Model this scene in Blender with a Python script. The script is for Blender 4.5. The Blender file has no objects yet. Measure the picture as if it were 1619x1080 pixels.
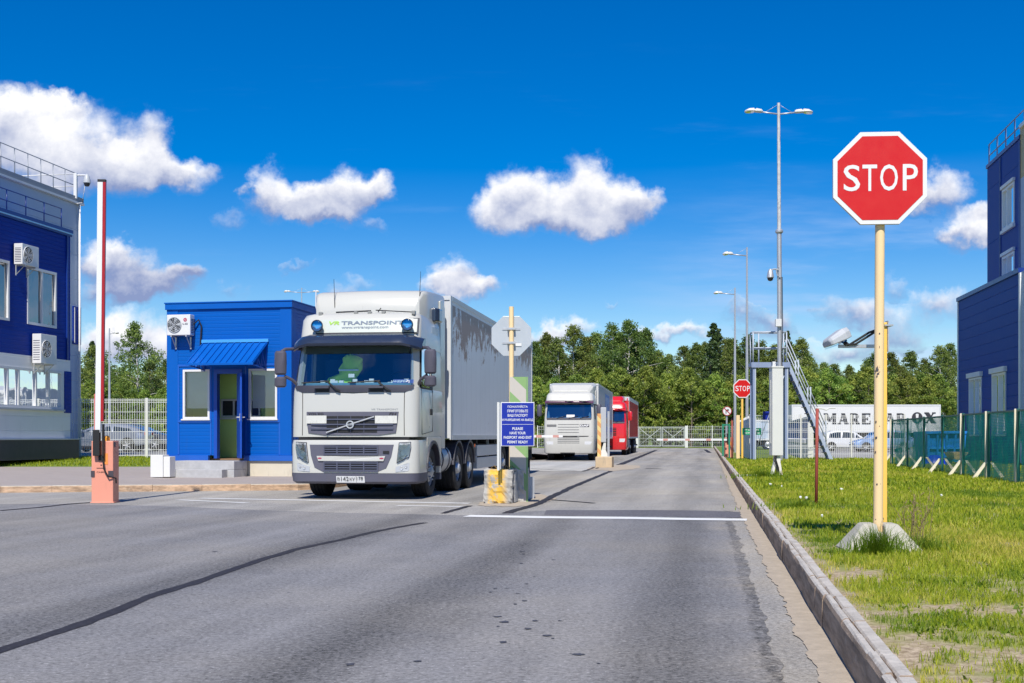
import bpy, bmesh, math, random
import numpy as np
from mathutils import Vector, Matrix
rad = math.radians
SC = bpy.context.scene
COL = SC.collection

# ------------------------------------------------------------ camera, sky, sun
CAMH = 1.2
cam_d = bpy.data.cameras.new("camera"); cam = bpy.data.objects.new("camera", cam_d); COL.objects.link(cam)
cam.location = (0, 0, CAMH); cam.rotation_euler = (rad(90), 0, 0)
cam_d.sensor_width = 36.0; cam_d.lens = 1900 / 1619 * 36; cam_d.shift_y = 150 / 1619
cam_d.clip_start = 0.05; cam_d.clip_end = 6000
SC.camera = cam
SC.view_settings.view_transform = 'Standard'; SC.view_settings.look = 'None'
SC.view_settings.exposure = 0.30; SC.view_settings.gamma = 1.0
SC.render.engine = 'CYCLES'

SUN_EL = 50.0
sun_dir = Vector((-0.09, -1.0, 0)).normalized() * math.cos(rad(SUN_EL)) + Vector((0, 0, math.sin(rad(SUN_EL))))
sl = bpy.data.lights.new("sun", 'SUN'); sl.energy = 4.6; sl.angle = rad(0.5); sl.color = (1.0, 0.95, 0.86)
so = bpy.data.objects.new("sun", sl); COL.objects.link(so); so.location = (0, -20, 40)
so.rotation_euler = (-sun_dir).to_track_quat('-Z', 'Y').to_euler()

class NT:
    """small node-tree helper"""
    def __init__(s, tree): s.t = tree; s.n = tree.nodes; s.l = tree.links
    def new(s, typ, **kw):
        n = s.n.new(typ)
        for k, v in kw.items(): setattr(n, k, v)
        return n
    def put(s, sock, v):
        if v is None: return
        if hasattr(v, 'is_output') or isinstance(v, bpy.types.NodeSocket): s.l.new(v, sock)
        else: sock.default_value = v
    def math(s, op, a, b=None, c=None, clamp=False):
        n = s.new('ShaderNodeMath', operation=op); n.use_clamp = clamp
        for i, v in enumerate((a, b, c)): s.put(n.inputs[i], v)
        return n.outputs[0]
    def mix(s, f, a, b, blend='MIX'):
        n = s.new('ShaderNodeMix', data_type='RGBA', blend_type=blend)
        s.put(n.inputs[0], f)
        for i, v in ((6, a), (7, b)):
            if isinstance(v, tuple) and len(v) == 3: v = v + (1,)
            s.put(n.inputs[i], v)
        return n.outputs[2]
    def noise(s, vec, scale, detail=4, rough=0.55, dist=0, out=0, norm=True):
        n = s.new('ShaderNodeTexNoise'); s.put(n.inputs['Vector'], vec)
        n.inputs['Scale'].default_value = scale; n.inputs['Detail'].default_value = detail
        n.inputs['Roughness'].default_value = rough; n.inputs['Distortion'].default_value = dist
        return n.outputs[out]
    def ramp(s, v, lo, hi):
        n = s.new('ShaderNodeMapRange', interpolation_type='SMOOTHSTEP'); s.put(n.inputs[0], v)
        n.inputs[1].default_value = lo; n.inputs[2].default_value = hi
        return n.outputs[0]
    def comb(s, x, y, z):
        n = s.new('ShaderNodeCombineXYZ')
        for i, v in enumerate((x, y, z)): s.put(n.inputs[i], v)
        return n.outputs[0]
    def sep(s, v):
        n = s.new('ShaderNodeSeparateXYZ'); s.put(n.inputs[0], v); return n.outputs
    def mapping(s, v, scale=(1, 1, 1), loc=(0, 0, 0), rot=(0, 0, 0)):
        n = s.new('ShaderNodeMapping'); s.put(n.inputs[0], v)
        n.inputs['Scale'].default_value = scale; n.inputs['Location'].default_value = loc; n.inputs['Rotation'].default_value = rot
        return n.outputs[0]

world = bpy.data.worlds.new("World"); SC.world = world; world.use_nodes = True
W = NT(world.node_tree); W.n.clear()
wout = W.new('ShaderNodeOutputWorld')
sky = W.new('ShaderNodeTexSky', sky_type='NISHITA'); sky.sun_disc = False
sky.sun_elevation = rad(SUN_EL); sky.sun_rotation = math.atan2(sun_dir.x, sun_dir.y)
sky.air_density = 1.0; sky.dust_density = 0.15; sky.ozone_density = 3.0; sky.altitude = 200
hs = W.new('ShaderNodeHueSaturation'); hs.inputs['Saturation'].default_value = 1.62; hs.inputs['Hue'].default_value = 0.514
hs.inputs['Value'].default_value = 0.90
W.l.new(sky.outputs[0], hs.inputs['Color'])
tc = W.new('ShaderNodeTexCoord'); dx, dy, dz = W.sep(tc.outputs['Generated'])
bg1 = W.new('ShaderNodeBackground'); bg1.inputs[1].default_value = 0.108; W.l.new(hs.outputs[0], bg1.inputs[0])
ysafe = W.math('MAXIMUM', dy, 0.02)
u = W.math('DIVIDE', dx, ysafe); v = W.math('DIVIDE', dz, ysafe)
uv = W.comb(u, v, 0.0)
n1 = W.noise(uv, 9, 6, 0.62, 0, 1); n2 = W.noise(uv, 34, 5, 0.6, 0, 1)
w1 = W.new('ShaderNodeVectorMath', operation='SUBTRACT'); W.put(w1.inputs[0], n1); w1.inputs[1].default_value = (.5, .5, .5)
w2 = W.new('ShaderNodeVectorMath', operation='SUBTRACT'); W.put(w2.inputs[0], n2); w2.inputs[1].default_value = (.5, .5, .5)
m1 = W.new('ShaderNodeVectorMath', operation='MULTIPLY_ADD'); W.put(m1.inputs[0], w1.outputs[0]); m1.inputs[1].default_value = (.060, .042, 0); W.put(m1.inputs[2], uv)
m2 = W.new('ShaderNodeVectorMath', operation='MULTIPLY_ADD'); W.put(m2.inputs[0], w2.outputs[0]); m2.inputs[1].default_value = (.040, .036, 0); W.put(m2.inputs[2], m1.outputs[0])
wu, wv, _ = W.sep(m2.outputs[0])
# one soft puff of cloud: adds its weight and its height-in-the-puff to running sums
PG = bpy.data.node_groups.new("cloud_puff", 'ShaderNodeTree')
for nm in ('U', 'V', 'F', 'G', 'CU', 'CV', 'IU', 'IV', 'DIM', 'SHADE'): PG.interface.new_socket(nm, in_out='INPUT', socket_type='NodeSocketFloat')
for nm in ('F', 'G'): PG.interface.new_socket(nm, in_out='OUTPUT', socket_type='NodeSocketFloat')
P = NT(PG); gi = P.new('NodeGroupInput').outputs; go = P.new('NodeGroupOutput')
pa = P.math('MULTIPLY', P.math('SUBTRACT', gi[0], gi[4]), gi[6]); pb = P.math('MULTIPLY', P.math('SUBTRACT', gi[1], gi[5]), gi[7])
pw = P.math('MAXIMUM', P.math('SUBTRACT', 1.0, P.math('ADD', P.math('MULTIPLY', pa, pa), P.math('MULTIPLY', pb, pb))), 0.0)
pw = P.math('MULTIPLY', P.math('MULTIPLY', pw, pw), gi[8])
P.put(go.inputs[0], P.math('ADD', gi[2], pw)); P.put(go.inputs[1], P.math('MULTIPLY_ADD', pw, P.math('ADD', pb, gi[9]), gi[3]))
# puffs: centre and radii in thousandths of the view direction (x/y, z/y), from a survey of the photograph's sky
PUFFS = [(45,205,85,62),(130,225,95,70),(60,260,110,55),(190,262,110,48),(240,215,48,52),(232,262,80,45),(300,275,62,30),(10,180,60,45),(90,165,50,22),(345,262,22,16),(-60,210,110,80),
 (425,305,36,48),(470,318,50,30),(520,322,72,40),(560,300,58,40),(590,298,40,28),(500,342,60,18),(400,303,16,12),
 (775,332,50,30),(815,305,48,42),(860,325,90,42),(915,290,54,52),(950,315,75,50),(990,325,42,40),(890,352,110,24),
 (195,425,70,42),(170,400,50,30),(240,450,80,26),(295,435,45,18),(180,465,70,22),(365,460,30,16),(380,352,22,20),(580,362,26,15),
 (210,520,75,38),(250,545,60,30),(160,535,60,32),
 (555,455,42,16),(530,462,30,12),(720,428,36,30),(700,450,48,22),(745,462,50,20),(770,455,24,14),(895,522,46,20),(860,535,40,18),
 (1500,300,48,40),(1460,320,40,28),(1530,375,62,30),(1590,385,60,28),(1560,345,70,18),(1490,375,30,16),
 (1415,460,30,20),(1480,478,40,26),(1520,488,70,36),(1590,480,60,34),(1350,495,60,20),(1400,515,80,30),(1420,540,60,24),
 (1180,500,70,18),(1210,520,60,24),(1160,488,45,12),(1240,508,40,14),(1300,555,60,22),(1350,548,50,20),(965,478,22,8),(1000,520,40,14),(470,430,25,10),(1060,530,60,14)]
F, G = 0.0, 0.0
for (px, py, rx, ry) in PUFFS:
    g = W.new('ShaderNodeGroup'); g.node_tree = PG
    for i, val in enumerate((wu, wv, F, G, (px - 809.5) / 1900, (690 - py) / 1900, 1900 / (rx * 1.22), 1900 / (ry * 1.30), 0.42 if rx * ry < 700 else 0.6 if px > 1150 and py > 450 else 1.0, -0.38 if (px > 1150 and py > 450 and px < 1470) or (px < 500 and 400 < py < 470) else -0.2 if rx * ry < 700 else 0.0)): W.put(g.inputs[i], val)
    F, G = g.outputs[0], g.outputs[1]
fine = W.noise(uv, 22, 8, 0.62); fine2 = W.noise(uv, 60, 6, 0.6)
Fd = W.math('ADD', F, W.math('MULTIPLY', W.math('SUBTRACT', fine, 0.5), 1.45))
Fm = W.math('MULTIPLY', W.ramp(Fd, 0.0, 1.15), W.ramp(F, 0.0, 0.12))
H = W.math('DIVIDE', G, W.math('MAXIMUM', F, 0.001))
sh = W.math('ADD', W.math('ADD', W.math('MULTIPLY', H, 1.15), 0.62), W.math('MULTIPLY', W.math('SUBTRACT', fine, 0.5), 1.5))
sh = W.math('ADD', sh, W.math('MULTIPLY', W.math('SUBTRACT', fine2, 0.5), 0.45), clamp=True)
ccol = W.mix(sh, (0.22, 0.28, 0.48), (0.86, 0.86, 0.88))
streak = W.noise(W.mapping(uv, (2.2, 15, 1), rot=(0, 0, rad(-14))), 2.0, 5, 0.6)
cir = W.math('MULTIPLY', W.math('MULTIPLY', W.ramp(streak, 0.42, 0.75), W.ramp(u, 0.05, 0.3)), W.math('MULTIPLY', W.ramp(v, 0.24, 0.10), 0.9))
cir2 = W.math('MULTIPLY', W.ramp(streak, 0.55, 0.85), W.math('MULTIPLY', W.ramp(v, 0.36, 0.1), 0.20))
# behind the viewer: plain broken cloud, for reflections
back = W.math('MULTIPLY', W.ramp(W.noise(tc.outputs['Generated'], 3.5, 6, 0.6), 0.55, 0.72), W.ramp(dy, 0.0, -0.15))
cm = W.math('MULTIPLY', W.math('MAXIMUM', Fm, W.math('MAXIMUM', cir, cir2)), W.ramp(dy, 0.02, 0.2))
cm = W.math('MAXIMUM', cm, back, clamp=True)
ccol = W.mix(W.ramp(Fm, 0.0, 0.1), (0.42, 0.55, 0.80), ccol)
bg2 = W.new('ShaderNodeBackground'); W.put(bg2.inputs[0], ccol); bg2.inputs[1].default_value = 1.0
mx = W.new('ShaderNodeMixShader'); W.put(mx.inputs[0], cm); W.l.new(bg1.outputs[0], mx.inputs[1]); W.l.new(bg2.outputs[0], mx.inputs[2])
W.l.new(mx.outputs[0], wout.inputs[0])

# ------------------------------------------------------------ measuring helpers (survey of the place from the photograph)
FPX = 1900.0
def SX(px, Y): return (px - 809.5) * Y / FPX
def SZ(py, Y): return CAMH + (690 - py) * Y / FPX
def SY(py, z=0.0): return (CAMH - z) * FPX / (py - 690)
def kerb_x(Y): return 0.72 + 0.162 * Y

# ------------------------------------------------------------ materials
MATS = {}
def _bsdf(name):
    m = bpy.data.materials.new(name); m.use_nodes = True
    return m, NT(m.node_tree), m.node_tree.nodes['Principled BSDF']
def mat(name, col, rough=0.5, metal=0.0, var=0.12, scale=2.5, bump=0.0, bscale=60, dirt=0.0, dirtcol=(0.12, 0.10, 0.08), coat=0.0, spec=0.5):
    if name in MATS: return MATS[name]
    m, N, b = _bsdf(name); MATS[name] = m
    co = N.new('ShaderNodeTexCoord').outputs['Object']
    n = N.noise(co, scale, 6, 0.6)
    lo = tuple(c * (1 - var) for c in col); hi = tuple(min(1, c * (1 + var)) for c in col)
    c = N.mix(n, lo, hi)
    if dirt > 0:
        d = N.ramp(N.noise(N.mapping(co, (1, 1, 0.25)), scale * 2.3, 8, 0.68), 0.52, 0.74)
        c = N.mix(N.math('MULTIPLY', d, dirt), c, dirtcol)
    N.put(b.inputs['Base Color'], c)
    N.put(b.inputs['Roughness'], N.math('ADD', N.math('MULTIPLY', N.math('SUBTRACT', N.noise(co, scale * 4, 4), 0.5), 0.25 if var > .02 else .03), rough, clamp=True))
    b.inputs['Metallic'].default_value = metal
    b.inputs['Coat Weight'].default_value = coat; b.inputs['Coat Roughness'].default_value = 0.06
    b.inputs['Specular IOR Level'].default_value = spec
    if bump > 0:
        bn = N.new('ShaderNodeBump'); bn.inputs['Strength'].default_value = bump; bn.inputs['Distance'].default_value = 0.01
        N.put(bn.inputs['Height'], N.noise(co, bscale, 5, 0.6)); N.l.new(bn.outputs[0], b.inputs['Normal'])
    return m
def siding(name, col, pitch, rough=0.32, depth=0.012, axis=2, groove=0.12, big=0.0, var=0.06, spec=0.14):
    """profiled sheet cladding: narrow grooves across `axis`"""
    if name in MATS: return MATS[name]
    m, N, b = _bsdf(name); MATS[name] = m
    co = N.new('ShaderNodeTexCoord').outputs['Object']; ax = N.sep(co)[axis]
    fr = N.math('FRACT', N.math('DIVIDE', ax, pitch))
    tri = N.math('ABSOLUTE', N.math('SUBTRACT', fr, 0.5))
    hgt = N.ramp(tri, 0.5 - groove, 0.5)
    hh = N.math('SUBTRACT', 1.0, hgt)
    n = N.noise(co, 1.3, 5, 0.6)
    c = N.mix(n, tuple(x * (1 - var) for x in col), tuple(min(1, x * (1 + var)) for x in col))
    st = N.ramp(N.noise(N.mapping(co, (3, 3, 0.35)), 2.0, 6, 0.65), 0.55, 0.8)
    c = N.mix(N.math('MULTIPLY', st, 0.25), c, tuple(x * 0.55 + 0.03 for x in col))
    N.put(b.inputs['Base Color'], c); b.inputs['Roughness'].default_value = rough; b.inputs['Specular IOR Level'].default_value = spec
    bn = N.new('ShaderNodeBump'); bn.inputs['Strength'].default_value = 1.0; bn.inputs['Distance'].default_value = depth
    N.put(bn.inputs['Height'], N.math('ADD', hh, N.math('MULTIPLY', N.noise(co, 0.8, 2), 0.5))); N.l.new(bn.outputs[0], b.inputs['Normal'])
    return m
def glass(name, tint=(0.25, 0.35, 0.42), refl=0.35, rough=0.02, see=True):
    if name in MATS: return MATS[name]
    m = bpy.data.materials.new(name); m.use_nodes = True; MATS[name] = m
    N = NT(m.node_tree); N.n.clear(); out = N.new('ShaderNodeOutputMaterial')
    tr = N.new('ShaderNodeBsdfTransparent'); tr.inputs[0].default_value = tint + (1,)
    gl = N.new('ShaderNodeBsdfGlossy'); gl.inputs[0].default_value = (.95, .98, 1, 1); gl.inputs['Roughness'].default_value = rough
    fr = N.new('ShaderNodeFresnel'); fr.inputs[0].default_value = 1.5
    f = N.math('ADD', N.math('MULTIPLY', fr.outputs[0], 1.0), refl, clamp=True)
    co = N.new('ShaderNodeTexCoord').outputs['Object']
    bn = N.new('ShaderNodeBump'); bn.inputs['Strength'].default_value = 0.12; bn.inputs['Distance'].default_value = 0.02
    N.put(bn.inputs['Height'], N.noise(co, 1.6, 2)); N.l.new(bn.outputs[0], gl.inputs['Normal'])
    mx = N.new('ShaderNodeMixShader'); N.put(mx.inputs[0], f); N.l.new(tr.outputs[0], mx.inputs[1]); N.l.new(gl.outputs[0], mx.inputs[2])
    N.l.new(mx.outputs[0], out.inputs[0])
    return m

M_white_cab = mat('truck_white_paint', (0.50, 0.495, 0.46), 0.28, var=0.008, scale=1.2, dirt=0.0, coat=0.5)
M_dark_plastic = mat('dark_grey_plastic', (0.038, 0.038, 0.055), 0.5, var=0.15)
M_bumper_grey = mat('bumper_grey_plastic', (0.095, 0.095, 0.13), 0.55, var=0.12, dirt=0.25)
M_black = mat('black_rubber', (0.010, 0.010, 0.011), 0.6, var=0.3, scale=6)
M_tyre = mat('tyre_rubber', (0.022, 0.021, 0.022), 0.8, var=0.3, scale=6, bump=0.4, dirt=0.3, dirtcol=(0.09, 0.08, 0.07))
M_chrome = mat('polished_metal', (0.62, 0.62, 0.62), 0.38, 0.55)
M_galv = mat('galvanised_steel', (0.50, 0.51, 0.53), 0.45, 0.55, var=0.15, scale=8)
M_white = mat('white_paint', (0.62, 0.62, 0.59), 0.45, var=0.05, dirt=0.12)
M_upvc = mat('white_frame_plastic', (0.66, 0.66, 0.66), 0.35, var=0.03)
M_grey_paint = mat('grey_paint', (0.42, 0.44, 0.47), 0.45, var=0.08)
M_bluegrey = mat('blue_grey_paint', (0.23, 0.29, 0.44), 0.5, var=0.12, dirt=0.25)
M_blue_trim = mat('blue_trim', (0.012, 0.10, 0.46), 0.35, var=0.08)
M_navy_trim = mat('navy_trim', (0.008, 0.035, 0.22), 0.35, var=0.08)
M_glassdark = glass('window_glass', (0.30, 0.36, 0.38), 0.22)
M_wind = glass('windscreen_glass', (0.74, 0.87, 0.93), 0.10)
M_clear = glass('clear_glass', (0.92, 0.95, 0.93), 0.05)
M_darkroom = mat('dark_interior', (0.03, 0.035, 0.04), 0.8)
M_red = mat('sign_red', (0.56, 0.008, 0.006), 0.38, var=0.06)
M_signwhite = mat('sign_white', (0.70, 0.70, 0.70), 0.4, var=0.02)
M_cream = mat('cream_pole_paint', (0.82, 0.60, 0.33), 0.42, var=0.05, dirt=0.12, dirtcol=(0.5, 0.3, 0.12))
M_yellow = mat('yellow_pole_paint', (0.85, 0.52, 0.10), 0.45, var=0.05)
M_lens = glass('lamp_lens', (0.88, 0.9, 0.92), 0.06)
M_lampin = mat('lamp_reflector', (0.62, 0.63, 0.65), 0.25, 0.0, var=0.3, scale=26)
M_orange = mat('orange_lens', (0.8, 0.16, 0.03), 0.3)

# ------------------------------------------------------------ mesh builder
class MB:
    def __init__(s): s.v = []; s.f = []; s.m = []; s.sm = []
    def add(s, vs, fs, mi=0, smooth=False, M=None):
        o = len(s.v)
        for p in vs:
            p = Vector(p)
            if M is not None: p = M @ p
            s.v.append(p)
        for f in fs: s.f.append(tuple(i + o for i in f)); s.m.append(mi); s.sm.append(smooth)
        return s
    def box(s, x0, x1, y0, y1, z0, z1, mi=0, M=None, nx=1):
        vs = []; fs = []
        for i in range(nx + 1):
            x = x0 + (x1 - x0) * i / nx
            vs += [(x, y0, z0), (x, y1, z0), (x, y1, z1), (x, y0, z1)]
        for i in range(nx):
            a = 4 * i; b = a + 4
            for k in range(4): fs.append((a + k, a + (k + 1) % 4, b + (k + 1) % 4, b + k))
        fs.append((3, 2, 1, 0)); e = 4 * nx; fs.append((e, e + 1, e + 2, e + 3))
        return s.add(vs, fs, mi, False, M)
    def prism(s, pts, axis, a, b, mi=0, M=None):
        """polygon extruded along axis. axis y: pts=(x,z); x: (y,z); z: (x,y)"""
        n = len(pts)
        def mk(p, t):
            return {'y': (p[0], t, p[1]), 'x': (t, p[0], p[1]), 'z': (p[0], p[1], t)}[axis]
        vs = [mk(p, a) for p in pts] + [mk(p, b) for p in pts]
        fs = [tuple(range(n)), tuple(range(2 * n - 1, n - 1, -1))] + [(i, i + n, (i + 1) % n + n, (i + 1) % n) for i in range(n)]
        return s.add(vs, fs, mi, False, M)
    def tube(s, pts, r, n=8, mi=0, M=None, smooth=True, cap=True):
        pts = [Vector(p) for p in pts]; k = len(pts)
        rs = r if isinstance(r, (list, tuple)) else [r] * k
        vs = []; up = None
        for i, p in enumerate(pts):
            d = (pts[min(i + 1, k - 1)] - pts[max(i - 1, 0)]).normalized()
            if up is None or abs(up.dot(d)) > 0.98: up = Vector((0, 0, 1)) if abs(d.z) < 0.9 else Vector((1, 0, 0))
            a = d.cross(up).normalized(); b = d.cross(a).normalized(); up = -b if False else up
            for j in range(n):
                t = 2 * math.pi * (j + 0.5) / n
                vs.append(p + a * (math.cos(t) * rs[i]) + b * (math.sin(t) * rs[i]))
        fs = [(i * n + j, i * n + (j + 1) % n, (i + 1) * n + (j + 1) % n, (i + 1) * n + j) for i in range(k - 1) for j in range(n)]
        s.add(vs, fs, mi, smooth, M)
        if cap:
            s.add(vs[:n], [tuple(range(n))], mi, False, M); s.add(vs[-n:], [tuple(range(n - 1, -1, -1))], mi, False, M)
        return s
    def lathe(s, prof, c=(0, 0, 0), axis='z', n=20, mi=0, smooth=True, M=None):
        """prof = [(radius, along)]"""
        vs = []
        for r, a in prof:
            for j in range(n):
                t = 2 * math.pi * j / n; p, q = r * math.cos(t), r * math.sin(t)
                w = {'z': (p, q, a), 'x': (a, p, q), 'y': (p, a, q)}[axis]
                vs.append((w[0] + c[0], w[1] + c[1], w[2] + c[2]))
        k = len(prof)
        fs = [(i * n + j, i * n + (j + 1) % n, (i + 1) * n + (j + 1) % n, (i + 1) * n + j) for i in range(k - 1) for j in range(n)]
        return s.add(vs, fs, mi, smooth, M)
    def loft(s, rings, mi=0, smooth=True, caps=(True, True), closed=True, M=None):
        n = len(rings[0]); vs = [p for r in rings for p in r]; m = n if closed else n - 1
        fs = [(i * n + j, i * n + (j + 1) % n, (i + 1) * n + (j + 1) % n, (i + 1) * n + j) for i in range(len(rings) - 1) for j in range(m)]
        if caps[0]: fs.append(tuple(range(n)))
        if caps[1]: fs.append(tuple(range((len(rings) - 1) * n, len(rings) * n)))
        return s.add(vs, fs, mi, smooth, M)
    def warp(s, fn): s.v = [Vector(fn(p)) for p in s.v]; return s
    def build(s, name, mats, parent=None, bevel=0.0, loc=None, rot=None, angle=38, segs=2):
        me = bpy.data.meshes.new(name); me.from_pydata([tuple(p) for p in s.v], [], s.f)
        if not isinstance(mats, (list, tuple)): mats = [mats]
        for m in mats: me.materials.append(m)
        me.polygons.foreach_set('material_index', s.m); me.polygons.foreach_set('use_smooth', s.sm)
        bm = bmesh.new(); bm.from_mesh(me)
        bmesh.ops.remove_doubles(bm, verts=bm.verts, dist=1e-5)
        bmesh.ops.recalc_face_normals(bm, faces=bm.faces)
        lim = rad(angle)
        for e in bm.edges:
            if len(e.link_faces) == 2 and e.calc_face_angle(0) > lim: e.smooth = False
        bm.to_mesh(me); bm.free(); me.update()
        o = bpy.data.objects.new(name, me); COL.objects.link(o)
        if parent is not None: o.parent = parent
        if loc is not None: o.location = loc
        if rot is not None: o.rotation_euler = rot
        if bevel > 0:
            b = o.modifiers.new('bevel', 'BEVEL'); b.width = bevel; b.segments = segs; b.limit_method = 'ANGLE'; b.angle_limit = rad(40)
        return o
def split_lr(o, xm=0.0, eps=0.06):
    """a part built as a left and right pair becomes two parts of the same name"""
    bm = bmesh.new(); bm.from_mesh(o.data); bm.verts.ensure_lookup_table(); seen = {}; k = 0
    for v in bm.verts:
        if v.index in seen: continue
        st = [v]; seen[v.index] = k
        while st:
            a = st.pop()
            for e in a.link_edges:
                b = e.other_vert(a)
                if b.index not in seen: seen[b.index] = k; st.append(b)
        k += 1
    cx = [[] for _ in range(k)]
    for v in bm.verts: cx[seen[v.index]].append(v.co.x)
    side = [(1 if sum(c) / len(c) - xm > eps else -1 if sum(c) / len(c) - xm < -eps else 0) for c in cx]
    cls = {v.index: side[seen[v.index]] for v in bm.verts}; bm.free(); out = [o]; src = o.data.copy()
    for i, s in enumerate(sorted(set(side))):
        me = src.copy(); me.name = o.name; b2 = bmesh.new(); b2.from_mesh(me); b2.verts.ensure_lookup_table()
        bmesh.ops.delete(b2, geom=[v for v in b2.verts if cls[v.index] != s], context='VERTS'); b2.to_mesh(me); b2.free()
        if i == 0: o.data = me
        else: c = o.copy(); c.data = me; COL.objects.link(c); out.append(c)
    return out
def tag(o, label=None, cat=None, group=None, kind=None):
    for k, v in (('label', label), ('category', cat), ('group', group), ('kind', kind)):
        if v: o[k] = v
    return o
def thing(name, label, cat, loc=(0, 0, 0), rz=0.0, group=None):
    o = bpy.data.objects.new(name, None); COL.objects.link(o); o.location = loc; o.rotation_euler = (0, 0, rz); o.empty_display_size = 0.2
    return tag(o, label, cat, group)
CH = {}
def copy_tree(o, parent=None):
    c = o.copy(); COL.objects.link(c)
    if parent is not None: c.parent = parent
    for ch in [x for x in bpy.data.objects if x.parent == o and x != c]: copy_tree(ch, c)
    return c
_tcache = {}
def text_geo(s, bold=0.0, shear=0.0, space=1.0):
    key = (s, bold, shear, space)
    if key in _tcache: return _tcache[key]
    cu = bpy.data.curves.new('t', 'FONT'); cu.body = s; cu.offset = bold; cu.shear = shear; cu.space_character = space; cu.size = 1.0; cu.resolution_u = 3
    ob = bpy.data.objects.new('t', cu); COL.objects.link(ob); bpy.context.view_layer.update()
    me = bpy.data.meshes.new_from_object(ob.evaluated_get(bpy.context.evaluated_depsgraph_get()))
    vs = [tuple(x.co) for x in me.vertices]; fs = [tuple(p.vertices) for p in me.polygons]
    bpy.data.objects.remove(ob); bpy.data.curves.remove(cu); bpy.data.meshes.remove(me)
    _tcache[key] = (vs, fs); return vs, fs
def add_text(mb, s, x0, x1, z0, z1, y, mi=0, bold=0.0, flip=1, shear=0.0, space=1.0, M=None):
    """lettering filling the rectangle x0..x1, z0..z1 on the plane y (read from -y)"""
    vs, fs = text_geo(s, bold, shear, space)
    xs = [p[0] for p in vs]; ys = [p[1] for p in vs]
    ax, bx, ay, by = min(xs), max(xs), min(ys), max(ys)
    out = [(x0 + (p[0] - ax) / (bx - ax) * (x1 - x0), y, z0 + (p[1] - ay) / (by - ay) * (z1 - z0)) for p in vs]
    return mb.add(out, fs, mi, False, M)
def wall(mb, a0, a1, z0, z1, holes, fn, t=0.12, mi=0):
    """wall slab in (a,z) with rectangular holes; fn(a, depth, z) gives the point; depth 0 is the outer face"""
    A = sorted({a0, a1, *[min(max(h[i], a0), a1) for h in holes for i in (0, 1)]}); Z = sorted({z0, z1, *[min(max(h[i], z0), z1) for h in holes for i in (2, 3)]})
    for i in range(len(A) - 1):
        for j in range(len(Z) - 1):
            ca, cz = (A[i] + A[i + 1]) / 2, (Z[j] + Z[j + 1]) / 2
            if any(h[0] < ca < h[1] and h[2] < cz < h[3] for h in holes): continue
            c = [(A[i], Z[j]), (A[i + 1], Z[j]), (A[i + 1], Z[j + 1]), (A[i], Z[j + 1])]
            vs = [fn(a, 0, z) for a, z in c] + [fn(a, t, z) for a, z in c]
            fs = [(0, 1, 2, 3)]
            def solid(aa, zz): return a0 < aa < a1 and z0 < zz < z1 and not any(h[0] < aa < h[1] and h[2] < zz < h[3] for h in holes)
            e = 1e-4
            if not solid(ca, Z[j] - e): fs.append((0, 4, 5, 1))
            if not solid(A[i + 1] + e, cz): fs.append((1, 5, 6, 2))
            if not solid(ca, Z[j + 1] + e): fs.append((2, 6, 7, 3))
            if not solid(A[i] - e, cz): fs.append((3, 7, 4, 0))
            fs.append((7, 6, 5, 4))
            mb.add(vs, fs, mi)
    return mb
def framed(mb, a0, a1, z0, z1, fn, w=0.06, d0=-0.03, d1=0.05, mi=0, mull=(), bars=()):
    """frame bars round a0..a1, z0..z1, mull = vertical divisions, bars = horizontal ones"""
    def bx(p0, p1, q0, q1, dd=0.0):
        c = [(p0, q0), (p1, q0), (p1, q1), (p0, q1)]
        mb.add([fn(a, d0 + dd, z) for a, z in c] + [fn(a, d1, z) for a, z in c], [(0, 1, 2, 3), (7, 6, 5, 4), (0, 4, 5, 1), (1, 5, 6, 2), (2, 6, 7, 3), (3, 7, 4, 0)], mi)
    bx(a0, a0 + w, z0, z1); bx(a1 - w, a1, z0, z1); bx(a0 + w, a1 - w, z0, z0 + w, .001); bx(a0 + w, a1 - w, z1 - w, z1, .001)
    for m_ in mull: bx(m_ - w / 2, m_ + w / 2, z0 + w, z1 - w, .004)
    for b_ in bars: bx(a0 + w, a1 - w, b_ - w / 2, b_ + w / 2, .007)
    return mb
def pane(a0, a1, z0, z1, fn, d=0.02):
    return MB().add([fn(a, d, z) for a, z in ((a0, z0), (a1, z0), (a1, z1), (a0, z1))], [(0, 1, 2, 3)])
def interp(tab, t):
    if t <= tab[0][0]: return tab[0][1]
    for (a, x), (b, y) in zip(tab, tab[1:]):
        if t <= b: return x + (y - x) * (t - a) / (b - a)
    return tab[-1][1]
def octagon(r): return [(r * math.cos(rad(22.5 + 45 * k)) / math.cos(rad(22.5)), r * math.sin(rad(22.5 + 45 * k)) / math.cos(rad(22.5))) for k in range(8)]
from mathutils import noise as mn
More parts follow.
